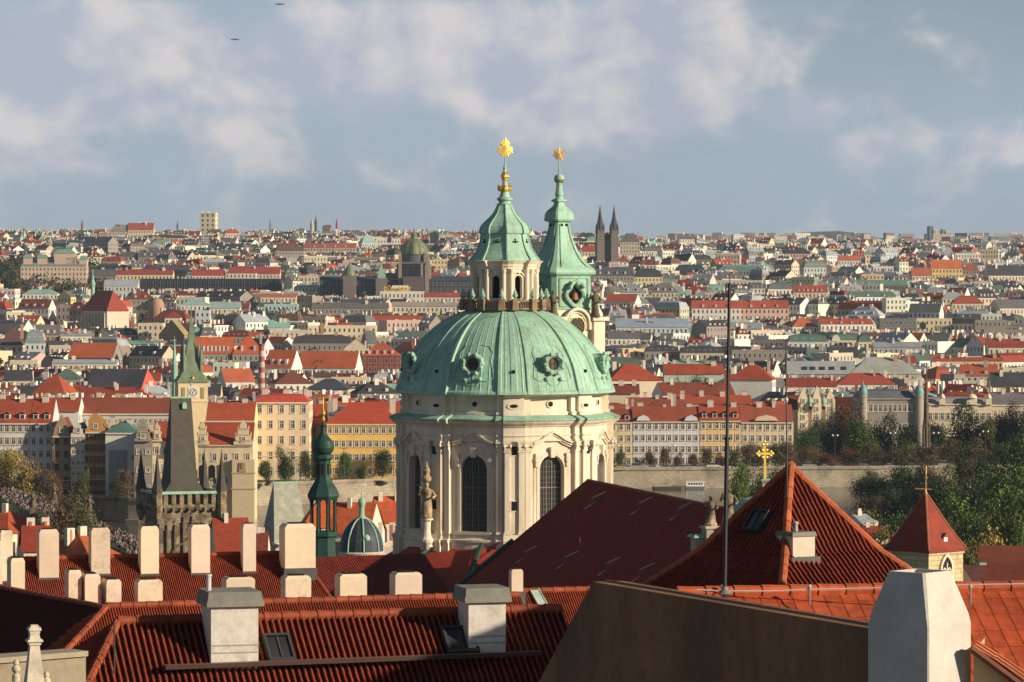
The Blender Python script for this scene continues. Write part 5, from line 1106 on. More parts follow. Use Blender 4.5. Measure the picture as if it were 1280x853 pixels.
# gallery: posts, merlons and rail in the two visible sides and behind
for side in range(4):
    yy = YB + side * math.pi / 2; S_ = Vector((math.cos(yy), math.sin(yy), 0)); N_ = Vector((math.sin(yy), -math.cos(yy), 0)); c0 = Vector((Xp(226, 702), 702, 0)) + N_ * 42 * s
    g_ = MB()
    for k in range(-4, 5):
        c = c0 + S_ * k * 10.2 * s; g_.box((c.x, c.y, Zp(629, 702)), 5.2 * s, 1.6 * s, 14 * s, yy)
        g_.box((c.x - N_.x * .1, c.y - N_.y * .1, Zp(637, 702)), 3 * s, 3 * s, 5 * s, yy, top=1.3)
    g_.build('parapet', MT['ashlar'], BT)
    r_ = MB(); c = c0; r_.box((c.x, c.y, Zp(615.5, 702)), 85 * s, 3 * s, 3.4 * s, yy, top=.99); r_.build('copper_rail', MT['copper'], BT)
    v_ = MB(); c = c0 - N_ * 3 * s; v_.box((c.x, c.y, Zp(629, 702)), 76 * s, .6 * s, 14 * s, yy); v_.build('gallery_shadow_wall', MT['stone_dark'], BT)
# wedge roof
rr = MB(); e = 34; RX = 13.0
A = [bq(-22, -26, 612), bq(22, -26, 612), bq(22, 26, 612), bq(-22, 26, 612)]; T_ = [bq(-RX, -1.2, 498), bq(RX, -1.2, 498), bq(RX, 1.2, 498), bq(-RX, 1.2, 498)]
M1 = [bq(-19, -23.0, 602), bq(15, -23.0, 602), bq(15, 23.0, 602), bq(-19, 23.0, 602)]
A0 = [bq(-33, -33, 618), bq(33, -33, 618), bq(33, 33, 618), bq(-33, 33, 618)]
rr.grid([A0, M1, T_], closed=True); rr.poly(T_); rr.build('wedge_roof', MT['slate'], BT)
r_ = MB(); r_.tube([bq(-RX - 1, 0, 497.5), bq(RX + 1, 0, 497.5)], .28, 6)
for sx in (-RX, RX): r_.tube([bq(sx, 0, 498), bq(sx, 0, 480)], .07, 5); r_.lathe(tuple(bq(sx, 0, 0))[:2], [(.02, Zp(483, 702)), (.22, Zp(481, 702)), (.22, Zp(480, 702)), (.02, Zp(478, 702))], 8)
r_.build('ridge_crest', MT['copper'], BT)
r_ = MB(); c = bq(3, -5.3, 511); r_.box(tuple(c), .85, .5, .95, YB); r_.box((c.x, c.y, c.z + .95), 1.0, .7, .35, YB, top=.2); r_.build('roof_dormer', MT['copper'], BT)
for x, y, lab in ((-41, -41, ''), (41, -41, ''), (41, 41, ''), (-41, 41, '')):
    m_ = MB(); c = bq(x, y, 0); m_.lathe((c.x, c.y), [(.35, Zp(652, 702)), (.95, Zp(640, 702)), (1.05, Zp(636, 702)), (1.0, Zp(613, 702)), (1.15, Zp(612, 702))], 8, cap=True); tr = m_.build('corner_turret', MT['ashlar'], BT)
    m_ = MB(); m_.lathe((c.x, c.y), [(1.15, Zp(612.5, 702)), (.75, Zp(600, 702)), (.12, Zp(568, 702)), (.03, Zp(562, 702))], 8); m_.lathe((c.x, c.y), [(.02, Zp(563, 702)), (.14, Zp(562, 702)), (.02, Zp(561, 702))], 6); m_.build('spike', MT['slate'], tr)
# blind tracery and figures on the lit front
yy = YB; S_ = Vector((math.cos(yy), math.sin(yy), 0)); N_ = Vector((math.sin(yy), -math.cos(yy), 0)); c0 = Vector((Xp(226, 702), 702, 0)) + N_ * 37.6 * s
for k, (x, y0) in enumerate(((-28, 655), (-18, 655), (-7, 645), (4, 645), (17, 655), (28, 655))):
    m_ = MB(); c = c0 + S_ * x * s + N_ * .25; m_.box((c.x, c.y, Zp(712, 702)), 2.2 * s, .5, (712 - y0 - 6) * s, yy); m_.box((c.x, c.y, Zp(y0 + 6, 702)), 3.4 * s, .7, 1.2 * s, yy); m_.lathe((c.x, c.y), [(1.1 * s, Zp(y0 + 5, 702)), (1.3 * s, Zp(y0 + 1, 702)), (.2 * s, Zp(y0 - 4, 702)), (.9 * s, Zp(y0 - 5, 702)), (.1 * s, Zp(y0 - 7, 702))], 6); m_.build('tracery_pinnacle', MT['stone_dark'], BT)
m_ = MB(); pts = [c0 + S_ * (x * s) + N_ * .2 + Vector((0, 0, z)) for x, z in ((-22, Zp(690, 702)), (-19, Zp(683, 702)), (-14, Zp(679, 702)), (-8, Zp(677, 702)), (-2, Zp(672, 702)), (2, Zp(668, 702)))]; m_.tube(pts, .25, 6); m_.build('tracery_arch', MT['stone_dark'], BT)
# second, pale slate wedge roof
q = None; D3 = 640.0; s3 = D3 / F; Y3 = R(22); JT = thing('wedge_roofed_tower', 'lower bridge tower with pale lichen slate wedge roof and two thin poles', 'tower', tuple(P(356, 760, D3)))
def jq(x, y, py): ca, sa = math.cos(Y3), math.sin(Y3); return Vector((Xp(357, D3) + (x * ca - y * sa) * s3, D3 + (x * sa + y * ca) * s3, Zp(py, D3)))
m_ = MB(); A0 = [jq(-24, -27, 676), jq(22, -27, 676), jq(22, 27, 676), jq(-24, 27, 676)]; T_ = [jq(-16, -1, 604), jq(15, -1, 604), jq(15, 1, 604), jq(-16, 1, 604)]; m_.grid([A0, T_], closed=True); m_.poly(T_); m_.build('wedge_roof', MT['slate_pale'], JT)
m_ = MB(); m_.tube([jq(-17, 0, 603.6), jq(16, 0, 603.6)], .22, 6); m_.build('ridge_crest', MT['copper'], JT)
for x in (-16, 15):
    m_ = MB(); m_.tube([jq(x, 0, 604), jq(x, 0, 578)], .09, 6, r2=.05); m_.build('ridge_pole', MT['copper'], JT)
m_ = MB(); m_.box((Xp(357, D3), D3, 5), 46 * s3, 46 * s3, Zp(676, D3) - 5, Y3, (.5, .45, .36)); m_.build('stone_body', MT['plaster'], JT)
m_ = MB(); m_.box((Xp(357, D3), D3, Zp(680, D3)), 51 * s3, 53 * s3, 4 * s3, Y3, (.66, .58, .44)); m_.build('cornice', MT['plaster'], JT)

# ------------------------------------------------------------------ gold cross, statues and green half dome beyond the nave
D4 = 305.0; s4 = D4 / F
t = thing('golden_cross', 'shining golden cross with trefoil arms on a stone pedestal', 'cross', tuple(P(955, 640, D4)))
m_ = MB(); lathe_px(m_, 957, D4, [(9, 700), (9, 640), (5.5, 612), (5.5, 604), (7.5, 602), (8, 600.5)], 4, R(45), col=(.5, .42, .3)); m_.build('pedestal', MT['plaster_old'], t)
m_ = MB(); lathe_px(m_, 957, D4, [(8.5, 600.6), (8, 599.6), (3, 598.4)], 4, R(45)); m_.build('copper_cover', MT['copper'], t)
m_ = MB(); c = P(956, 599, D4); cz = lambda py: Zp(py, D4)
m_.box((c.x, c.y, cz(599)), 3.4 * s4, 1.6 * s4, 46 * s4, R(15), top=.7, topy=.8); m_.box((c.x, c.y, cz(569)), 20 * s4, 1.6 * s4, 3.2 * s4, R(15))
for dx, py in ((-10.5, 567.5), (10.5, 567.5), (0, 552.5), (-8, 565), (8, 565), (-8, 570), (8, 570), (-2.6, 556), (2.6, 556), (-2.8, 563), (2.8, 563), (-2.8, 572), (2.8, 572)):
    m_.lathe((c.x + math.cos(R(15)) * dx * s4, c.y + math.sin(R(15)) * dx * s4), [(.02, cz(py + 2.2)), (1.7 * s4, cz(py + 1)), (1.9 * s4, cz(py)), (1.5 * s4, cz(py - 1.2)), (.02, cz(py - 2.2))], 8)
m_.build('gilded_cross', MT['gold'], t)
for cxp, top, bot, l in ((888.5, 617, 657, 'slim weathered stone statue on a pedestal beside the nave ridge'), (911, 606, 656, 'taller stone statue partly behind the black mast')):
    d_ = 318.0; p0 = P(cxp, bot, d_); h_ = (bot - top) * d_ / F; t = thing('roof_statue', l, 'statue', tuple(p0), 0, 'stone statues beside the nave')
    statue('body', p0.x, p0.y, p0.z, h_ * .93, MT['ashlar'], t, seed=cxp % 7)
    m_ = MB(); m_.lathe((p0.x, p0.y), [(.5, p0.z - .1), (.62, p0.z + .15), (.42, p0.z + .3), (.3, p0.z + .9)], 10, (.5, .4, .28)); m_.box((p0.x, p0.y, p0.z - 5.5), 1.3, 1.3, 5.4, YG, (.35, .3, .25)); m_.box((p0.x, p0.y, p0.z - .25), 1.6, 1.6, .22, YG, (.5, .44, .34)); m_.build('pedestal', MT['plaster_old'], t)
t = thing('front_gable', 'church front block with pale green copper quarter dome behind the pyramid roof', 'church', tuple(P(930, 700, 325)))
m_ = MB(); cx, cyy = Xp(950, 325), 325
m_.lathe((cx, cyy), [(46 * .0732 * (1 - (k / 8) ** 2) ** .5 + .02, Zp(664, 325) + (664 - 618) * .0732 * (k / 8)) for k in range(9)], 32); m_.build('quarter_dome', MT['copper'], t)
m_ = MB(); m_.box((cx, cyy, Zp(664, 325) - 16), 6.6, 6.6, 16, YG, (.5, .43, .33)); m_.build('wall', MT['plaster_old'], t)
t = thing('stone_ledge', 'stone cornice block with green copper top below the slim statue', 'cornice', tuple(P(874, 690, 318)))
m_ = MB(); c = P(875, 680, 318.5); m_.box((c.x, c.y, c.z - 9), 1.3, 1.3, 9.6, YG, (.45, .38, .29)); m_.build('block', MT['plaster_old'], t); m_ = MB(); m_.box((c.x, c.y, c.z + .6), 1.9, 1.9, .25, YG, top=.8); m_.build('copper_top', MT['copper'], t)

# ------------------------------------------------------------------ cream tower with the red pyramid roof, lower right
D5 = 300.0; s5 = D5 / F; t = thing('red_roofed_tower', 'square cream stone tower with dark red pyramid roof and gothic window', 'tower', tuple(P(1157, 760, D5)))
cx, cyy = Xp(1157.5, D5), D5; z = lambda py: Zp(py, D5)
def q5(k, r, py): a = R(-2 + 90 * k); return (cx + math.sin(a) * r * s5, cyy - math.cos(a) * r * s5, z(py))
m_ = MB(); RD = (.26, .045, .025)
m_.grid([[q5(k, r, py) for k in range(4)] for r, py in ((53, 688), (51, 686), (38, 670), (20, 645), (1.2, 617))], RD, closed=True)
rf = m_.build('roof', MT['tile'], t); m_ = MB()
for k in range(4): m_.tube([q5(k, 51.5, 686), q5(k, 38, 670), q5(k, 20, 645), q5(k, 1.2, 617)], .09, 6, (.36, .13, .07))
m_.build('hip_tiles', MT['tile'], rf)
m_ = MB(); m_.box((cx, cyy, z(900)), 66 * s5, 66 * s5, z(687) - z(900), R(43)); m_.box((cx, cyy, z(691)), 69 * s5, 69 * s5, 4 * s5, R(43)); m_.build('stone_body', mat('cream_rubble', (.66, .53, .32), .9, n_scale=1.5, n_amt=.2, stain=(.45, .34, .2), stain_scale=1.2, sheets=(.9, .4, .03, .15)), t)
S_, N_ = dirs(43); O = (cx + N_[0] * 33.2 * s5, cyy + N_[1] * 33.2 * s5)
for sgn, hw_ in ((0, .62),):
    m_ = MB(); arch_frame(m_, O, S_, N_, hw_, z(745), z(708), .22, .16, n=10, pointed=.5); fo = m_.build('gothic_window', MT['stone'], t); p_ = MB(); arch_pane(p_, O, S_, N_, hw_, z(745), z(708), -.05, n=10, pointed=.5); p_.build('pane', MT['glass'], fo)
    p_ = MB(); p_.box((O[0] + N_[0] * .1, O[1] + N_[1] * .1, z(745)), .12, .1, z(702) - z(745), R(43)); arch_frame(p_, (O[0] - S_[0] * .31, O[1] - S_[1] * .31), S_, N_, .2, z(745), z(714), .1, .12, pointed=.5); arch_frame(p_, (O[0] + S_[0] * .31, O[1] + S_[1] * .31), S_, N_, .2, z(745), z(714), .1, .12, pointed=.5); p_.build('tracery', MT['stone'], fo)
m_ = MB(); c = (cx + N_[0] * 30 * s5, cyy + N_[1] * 30 * s5, z(677)); S_2 = R(43); c = (cx + N_[0] * 25 * s5 + S_[0] * .2, cyy + N_[1] * 25 * s5 + S_[1] * .2, z(676)); m_.box(c, .5, .7, .42, S_2, (.6, .6, .58)); m_.box((c[0], c[1], c[2] + .42), .66, .9, .3, S_2, (.25, .06, .04), top=.1, topy=1); m_.build('dormer', MT['paint'], t)
m_ = MB(); lathe_px(m_, 1157.5, D5, [(2.2, 620), (2.6, 617), (1.2, 614), (.7, 612), (.7, 600), (1.8, 599), (2.2, 597), (.6, 595), (.5, 592)], 10); c = P(1157.5, 588, D5); m_.tube([c + Vector((0, 0, -.35)), c + Vector((0, 0, .35))], .06, 6); m_.tube([c + Vector((-.24, 0, .06)), c + Vector((.24, 0, .06))], .06, 6); m_.build('finial', MT['gold_dull'], t)
m_ = MB(); a = P(1144, 611, D5); b = P(1165, 612, D5); m_.tube([a, b], .05, 6, (.5, .2, .1)); m_.build('weather_vane', MT['paint'], t)
# ------------------------------------------------------------------ houses along the far bank, with real windows
def window_mesh(w, h, arched=False, frame=(.72, .69, .62), col=(.66, .58, .46)):
    m_ = MB(); t = .11
    m_.box((0, -.05, -.18), w + .5, .3, .18, 0, col); m_.box((0, -.03, h), w + .44, .24, .16, 0, col)
    for sx in (-1, 1): m_.box((sx * (w / 2 + .1), -.02, 0), .2, .14, h, 0, col)
    for sx in (-1, 0, 1): m_.box((sx * (w / 2 - t / 2), .0, 0), t, .1, h, 0, frame)
    for z in (0, h * .66, h - t): m_.box((0, .0, z), w, .1, t, 0, frame)
    fo = m_.build('window', MT['paint']); p_ = MB(); p_.poly([(-w / 2, -.01, 0), (w / 2, -.01, 0), (w / 2, -.01, h), (-w / 2, -.01, h)]); po = p_.build('pane', MT['glass'], fo)
    d_ = (fo.data, po.data); bpy.data.objects.remove(po); bpy.data.objects.remove(fo); return d_
WM = {'std': window_mesh(1.15, 2.0), 'tall': window_mesh(1.2, 2.5), 'small': window_mesh(1.0, 1.3), 'wide': window_mesh(2.2, 1.6, frame=(.2, .18, .16)), 'brown': window_mesh(1.3, 1.9, frame=(.12, .07, .04), col=(.35, .2, .1))}
OCC = []
def put_window(parent, kind, x, y, z, rz=0.0):
    o = bpy.data.objects.new('window', WM[kind][0]); COL.objects.link(o); o.parent = parent; o.location = (x, y, z); o.rotation_euler = (0, 0, rz)
    p = bpy.data.objects.new('pane', WM[kind][1]); COL.objects.link(p); p.parent = o; return o
def bank_house(label, px0, px1, d, py_e, py_r, dep, wall, roofc, cols=None, rows=None, win='std', yaw=0.0, roof='gable', name='house', base=6.0, chim=3, dormers=0, ground_row=True, cornice=(.7, .62, .5), side_windows=True, parapet=0, skip=(), chimc=(.62, .55, .46), hip=0.0, group=None, cat='house'):
    """front facade spans px0..px1 at distance d. Everything local: x along the front, y backwards, z up from base"""
    x0, x1 = Xp(px0, d), Xp(px1, d); W = (x1 - x0) / math.cos(yaw); he = Zp(py_e, d) - base; hr = max(.8, Zp(py_r, d + dep / 2) - Zp(py_e, d)); cxm = (x0 + x1) / 2
    t = thing(name, label, cat, (cxm, d, base), yaw, group); OFF[t.name] = (0, 0, 0)
    OCC.append((cxm - math.sin(yaw) * dep / 2, d + math.cos(yaw) * dep / 2, max(W, dep) / 2))
    w = MB(); hw = W / 2; sidew = [(0, 0), (max(1, round(dep / 4)), 0), (max(1, round(dep / 4)), max(1, round(he / 3.5))), (0, max(1, round(he / 3.5)))] if side_windows else None
    A, B, C_, D_ = (-hw, 0), (hw, 0), (hw, dep), (-hw, dep)
    w.poly([(*A, -3), (*B, -3), (*B, he), (*A, he)], wall); w.poly([(*B, -3), (*C_, -3), (*C_, he), (*B, he)], wall, 0, sidew); w.poly([(*C_, -3), (*D_, -3), (*D_, he), (*C_, he)], wall); w.poly([(*D_, -3), (*A, -3), (*A, he), (*D_, he)], wall, 0, sidew)
    if roof == 'gable':
        for sx in (-1, 1): w.poly([(sx * hw, 0, he), (sx * hw, dep, he), (sx * hw, dep / 2, he + hr)], wall)
    w.build('wall', MT['wall'], t, world=False)
    r = MB(); ov = .5; z_ = he + .02
    if roof == 'gable':
        r.poly([(-hw, -ov, z_), (hw, -ov, z_), (hw, dep / 2, z_ + hr), (-hw, dep / 2, z_ + hr)], roofc); r.poly([(hw, dep + ov, z_), (-hw, dep + ov, z_), (-hw, dep / 2, z_ + hr), (hw, dep / 2, z_ + hr)], roofc)
    elif roof == 'hip':
        hh = hip or min(hw * .8, dep / 2); a = [(-hw - ov, -ov, z_), (hw + ov, -ov, z_), (hw + ov, dep + ov, z_), (-hw - ov, dep + ov, z_)]; p_, q_ = (-hw + hh, dep / 2, z_ + hr), (hw - hh, dep / 2, z_ + hr)
        r.poly([a[0], a[1], q_, p_], roofc); r.poly([a[1], a[2], q_], roofc); r.poly([a[2], a[3], p_, q_], roofc); r.poly([a[3], a[0], p_], roofc)
    elif roof == 'front_gable':
        r.poly([(-hw, 0, z_), (-hw, dep, z_), (0, dep, z_ + hr), (0, 0, z_ + hr)][::-1], roofc); r.poly([(hw, 0, z_), (hw, dep, z_), (0, dep, z_ + hr), (0, 0, z_ + hr)], roofc)
    elif roof == 'mansard':
        i_ = min(2.2, hr * .7); m1 = hr * .8; a = [(-hw, 0), (hw, 0), (hw, dep), (-hw, dep)]; b = [(-hw + i_, i_), (hw - i_, i_), (hw - i_, dep - i_), (-hw + i_, dep - i_)]
        for k in range(4): k2 = (k + 1) % 4; r.poly([(*a[k], z_), (*a[k2], z_), (*b[k2], z_ + m1), (*b[k], z_ + m1)], roofc)
        p_, q_ = (-hw + dep / 2, dep / 2, z_ + hr), (hw - dep / 2, dep / 2, z_ + hr)
        if p_[0] > q_[0]: p_ = q_ = (0, dep / 2, z_ + hr)
        r.poly([(*b[0], z_ + m1), (*b[1], z_ + m1), q_, p_], roofc); r.poly([(*b[1], z_ + m1), (*b[2], z_ + m1), q_], roofc); r.poly([(*b[2], z_ + m1), (*b[3], z_ + m1), p_, q_], roofc); r.poly([(*b[3], z_ + m1), (*b[0], z_ + m1), p_], roofc)
    else:
        r.box((0, dep / 2, he - .3), W - .6, dep - .6, .5, 0, roofc)
    if parapet: 
        for yy in (0.2, dep - .2): r.box((0, yy, he), W, .4, parapet, 0, wall)
        for sx in (-1, 1): r.box((sx * (hw - .2), dep / 2, he), .4, dep - .8, parapet, 0, wall)
    ro = r.build('roof', MT['roof'], t, world=False)
    if cornice:
        c = MB(); c.box((0, -.18, he - .45), W, .6, .42, 0, cornice); c.build('cornice', MT['plaster'], t, world=False); c = MB(); c.box((0, -.1, he * .30), W, .3, .22, 0, cornice); c.build('string_course', MT['plaster'], t, world=False)
    rnd = random.Random(int(px0 * 7 + py_e))
    for k in range(chim):
        c = MB(); x = -hw + W * (k + .5 + rnd.uniform(-.25, .25)) / chim; yy = dep / 2 + rnd.choice((-1.0, .0, 1.2)); s_ = rnd.uniform(1.0, 2.0); zt_ = he + hr + rnd.uniform(.6, 1.6)
        c.box((x, yy, he + hr * .4), s_, .8, zt_ - he - hr * .4, 0, chimc); c.box((x, yy, zt_), s_ + .2, 1.0, .2, 0, (.35, .25, .2)); c.build('chimney', MT['plaster'], ro, world=False)
    for k in range(dormers):
        x = -hw + W * (k + .5) / dormers; sl = hr / (dep / 2); yy = 1.3; zz = z_ + sl * (yy + .5) * .7; c = MB(); c.box((x, yy + .9, zz), 1.5, 2.4, 1.5, 0, (.7, .64, .54)); c.poly([(x - .9, yy - .45, zz + 1.5), (x, yy - .45, zz + 2.2), (x, yy + 3, zz + 2.2), (x - .9, yy + 3, zz + 1.5)][::-1], roofc); c.poly([(x + .9, yy - .45, zz + 1.5), (x, yy - .45, zz + 2.2), (x, yy + 3, zz + 2.2), (x + .9, yy + 3, zz + 1.5)], roofc)
        dd = c.build('dormer', MT['roof'], ro, world=False); g = MB(); g.poly([(x - .5, yy - .32, zz + .2), (x + .5, yy - .32, zz + .2), (x + .5, yy - .32, zz + 1.35), (x - .5, yy - .32, zz + 1.35)]); g.build('pane', MT['glass'], dd, world=False)
    if cols:
        fh = he / (rows + (.0 if ground_row else 0))
        for r_ in range(rows):
            for c_ in range(cols):
                if (r_, c_) in skip: continue
                x = -hw + W * (c_ + .5) / cols; z = fh * r_ + fh * .30; put_window(t, win, x, -.03, z)
    return t
Y1, O1, O2, RDK, GRY, LGR, DSL = (.80, .60, .27), (.39, .080, .033), (.35, .066, .029), (.20, .05, .03), (.17, .165, .16), (.38, .40, .40), (.045, .045, .05)
WHT, CRM, BGE, PNK, OCH = (.72, .70, .64), (.72, .62, .46), (.55, .48, .37), (.72, .50, .38), (.75, .50, .20)
# right row
bank_house('pale ochre house with red roof just emerging from behind the church drum', 752, 790.5, 1180, 528, 511, 16, (.72, .58, .32), (.26, .06, .032), 4, 4, dormers=3, chim=2)
bank_house('long white embankment house with twin corner pediments and roof solar panels', 791, 874, 1180, 527, 508, 16, (.68, .69, .70), (.31, .075, .038), 10, 4, chim=3)
bank_house('warm yellow embankment house next to the white one, behind the mast', 874.5, 926, 1180, 526, 506, 16, (.82, .58, .26), (.36, .068, .03), 6, 4, chim=2, dormers=4)
bank_house('cream embankment house with central pediment left of the pointed gables', 926.5, 992, 1180, 528, 506, 16, (.74, .60, .40), (.33, .085, .045), 7, 4, chim=2)
def pediment(px, w, py0, d, col):
    k = d / F; z0 = Zp(py0, d); m_ = MB(); x = Xp(px, d); h = w * k / 2; m_.poly([(x - h, d - .5, z0), (x + h, d - .5, z0), (x + h * .75, d - .5, z0 + 1.2), (x, d - .5, z0 + 1.9), (x - h * .75, d - .5, z0 + 1.2)], col)
    m_.poly([(x - h, d - .5, z0), (x, d - .5, z0 + 1.9), (x, d + 3, z0 + 1.9), (x - h, d + 3, z0)], col); m_.poly([(x + h, d - .5, z0), (x, d - .5, z0 + 1.9), (x, d + 3, z0 + 1.9), (x + h, d + 3, z0)], col); return m_
def last_thing(): return [o for o in sc.objects if o.type == 'EMPTY' and o.get('label')][-1]
allh = {o['label']: o for o in sc.objects if o.get('category') == 'house'}
wh = [o for l, o in allh.items() if l.startswith('long white embankment')][0]
def wbuild(mb, name, mt, root):
    l = root.location.copy(); p = root.parent; keep = OFF.get(root.name)
    while p is not None: l += p.location; p = p.parent
    OFF[root.name] = tuple(l); o = mb.build(name, mt, root); OFF[root.name] = keep if keep is not None else (0, 0, 0); return o
for px in (804, 864): wbuild(pediment(px, 17, 526, 1179.6, (.68, .69, .70)), 'pediment', MT['plaster'], wh)
m_ = MB(); m_.poly([P(833, 522, 1182), P(856, 522, 1182), P(852, 514, 1185.5), P(830, 514, 1185.5)], (.03, .04, .06)); wbuild(m_, 'solar_panel', MT['glass'], wh)
crh = [o for l, o in allh.items() if l.startswith('cream embankment house with central')][0]
wbuild(pediment(958, 30, 526, 1179.6, (.74, .60, .40)), 'pediment', MT['plaster'], crh)
# second row behind
bank_house('orange roofed house with white chimneys behind the long white house', 782, 860, 1222, 509, 497, 14, CRM, (.30, .075, .04), chim=5, cornice=None)
bank_house('flat orange roof with roof terrace behind the warm yellow house', 846, 940, 1225, 505, 494, 14, BGE, O1, chim=4, cornice=None)
bank_house('dark red roofed house left of the terrace roofs, close to the church drum', 745, 800, 1262, 493, 480, 14, CRM, RDK, chim=3, cornice=None)
bank_house('dark red roof with bright white gable end above the quay row', 828, 920, 1290, 494, 478, 14, WHT, RDK, chim=2, cornice=None, yaw=R(14))
bank_house('big red hipped roof just right of the church dome edge', 762, 828, 1330, 476, 455, 18, CRM, O2, roof='hip', chim=2, cornice=None, yaw=R(12))
bank_house('long low red roof over a pale green wall band', 830, 905, 1350, 468, 455, 12, (.45, .55, .45), O2, chim=3, cornice=None)
bank_house('red roof with pale turquoise band behind the black mast', 912, 965, 1345, 475, 456, 14, WHT, O2, roof='hip', chim=3, cornice=None, yaw=R(-10))
# building with pointed gables
t = bank_house('cream gothic revival building with three tall pointed gables', 986, 1042, 1206, 512, 494, 14, (.80, .68, .46), RDK, None, None, chim=0, cornice=None)
for px, w, pyt in ((1004, 13, 484), (1021, 12, 482), (1038, 12, 485)):
    d_ = 1205.3; k = d_ / F; x = Xp(px, d_); z0 = Zp(548, d_); z1 = Zp(500, d_); z2 = Zp(pyt, d_); h = w * k / 2; m_ = MB()
    m_.box((x, d_ + 1, z0 - 12), 2 * h, 2.2, z1 - z0 + 12, 0, (.82, .70, .48)); m_.poly([(x - h, d_ - .1, z1), (x + h, d_ - .1, z1), (x, d_ - .1, z2)], (.82, .70, .48)); m_.poly([(x - h, d_ - .1, z1), (x, d_ - .1, z2), (x, d_ + 2.1, z2), (x - h, d_ + 2.1, z1)], RDK); m_.poly([(x + h, d_ - .1, z1), (x, d_ - .1, z2), (x, d_ + 2.1, z2), (x + h, d_ + 2.1, z1)], RDK)
    g = wbuild(m_, 'gable_bay', MT['plaster'], t)
    for zz in (504, 514, 524, 534, 544): put_window(t, 'small', x - t.location.x, d_ - .16 - t.location.y, Zp(zz, d_) - t.location.z)
for px in (1012.5, 1029.5):
    m_ = MB(); lathe_px(m_, px, 1203, [(2.4, 508), (2.4, 505), (3.2, 503.5), (3.0, 500), (1.8, 497), (.4, 495), (.3, 489)], 10); wbuild(m_, 'onion_cap', MT['copper'], t)
# palace with the blue-green domes
t = bank_house('grey palatial building with small blue green domes behind the park trees', 1073, 1146, 1262, 498, 486, 22, (.32, .29, .26), (.13, .14, .16), 12, 3, win='tall', roof='mansard', chim=0, cornice=(.4, .36, .3))
for px, r0_ in ((1079, 5), (1149, 5.5)):
    m_ = MB(); lathe_px(m_, px, 1262, [(r0_, 560), (r0_, 497), (r0_ + .8, 496), (r0_, 495), (r0_, 492)], 16, col=(.34, .31, .26)); wbuild(m_, 'round_turret', MT['plaster'], t)
    m_ = MB(); lathe_px(m_, px, 1262, [(r0_ + .4, 492.5), (r0_ + .3, 489), (r0_ * .85, 485.5), (r0_ * .5, 482.5), (1, 481), (.8, 478), (.3, 476)], 16); wbuild(m_, 'turret_dome', mat('blue_green_copper', (.16, .36, .36), .5) if 'bgc' not in MT else MT['bgc'], t)
t = bank_house('cream baroque palace with curved attic gables and rooftop statues', 1152, 1240, 1265, 505, 496, 20, (.74, .64, .46), (.30, .29, .26), 12, 2, win='tall', roof='mansard', chim=0, cornice=(.7, .62, .5), base=8)
for px, w_ in ((1178, 7), (1215, 13), (1236, 7)):
    m_ = MB(); d_ = 1264.2; x = Xp(px, d_); z0 = Zp(506, d_); h = w_ / 2 * d_ / F; m_.box((x, d_, z0), 2 * h, .8, 2.4, 0, (.78, .68, .5)); m_.lathe((x, d_), [(h, z0 + 2.4), (h * .9, z0 + 3.0), (h * .5, z0 + 3.6), (.1, z0 + 3.9), (.08, z0 + 5)], 12, (.78, .68, .5)); wbuild(m_, 'attic_gable', MT['plaster'], t)
bank_house('long grey roofed building at the far edge beyond the cream palace', 1240, 1300, 1275, 506, 491, 20, (.55, .48, .36), (.17, .16, .16), 7, 3, chim=2)
# dark gothic spire monument among the trees
m_ = MB(); t = thing('spire_monument', 'thin dark gothic spire monument standing among the park trees', 'monument', tuple(P(1158, 575, 1192)))
lathe_px(m_, 1158, 1192, [(6, 585), (6, 560), (5, 556), (5, 535), (3.6, 530), (3.2, 505), (2.2, 500), (1.8, 480), (.9, 474), (.5, 460), (.1, 455)], 8, col=(.035, .032, .03)); m_.build('shaft', MT['stone_dark'], t)
m_ = MB(); s_ = 1192 / F
for k in range(4):
    a = R(45 + 90 * k); m_ = MB(); m_.lathe((Xp(1158, 1192) + math.sin(a) * 5 * s_, 1192 - math.cos(a) * 5 * s_), [(1.4 * s_, Zp(580, 1192)), (1.2 * s_, Zp(540, 1192)), (.2 * s_, Zp(525, 1192))], 6); m_.build('pinnacle', MT['stone_dark'], t)
# left and middle row
bank_house('long white palace at the picture edge with red mansard and dormers', -20, 36.5, 1012, 529, 499, 18, (.66, .65, .60), (.30, .065, .032), 7, 6, roof='gable', dormers=3, chim=2, base=5)
bank_house('white palace wing beside the brown gabled house', 37, 65, 1012, 529, 499, 18, (.62, .62, .60), O2, 3, 6, dormers=2, chim=1, base=5)
bank_house('narrow brown house with tall pointed gable and brown shutters', 65.5, 88, 1008, 545, 522, 15, (.36, .25, .16), RDK, 2, 5, win='brown', roof='front_gable', chim=0, base=5)
bank_house('narrow grey house with stepped white gable', 88.5, 106, 1006, 545, 528, 15, (.52, .50, .44), (.15, .22, .18), 3, 6, win='small', roof='front_gable', chim=0, base=5)
bank_house('narrow orange brown house with rounded gable', 106.5, 131.5, 1006, 540, 521, 15, (.52, .27, .10), (.25, .10, .05), 5, 6, win='brown', roof='front_gable', chim=0, base=5)
bank_house('white house with large blank side wall and green hipped roof edge', 131.5, 170, 1002, 541, 527, 18, (.70, .68, .62), (.10, .20, .16), None, None, roof='hip', chim=2, base=5)
t = [o for o in sc.objects if o.get('label', '').startswith('white house with large blank')][0]; m_ = MB(); m_.box((-.8, -.1, 3), 5.2, .2, 11.5, 0, (.30, .32, .34)); m_.build('grey_panel', MT['plaster'], t, world=False)
for k in range(3): put_window(t, 'small', 3.6, -.05, 2.5 + 4.6 * k)
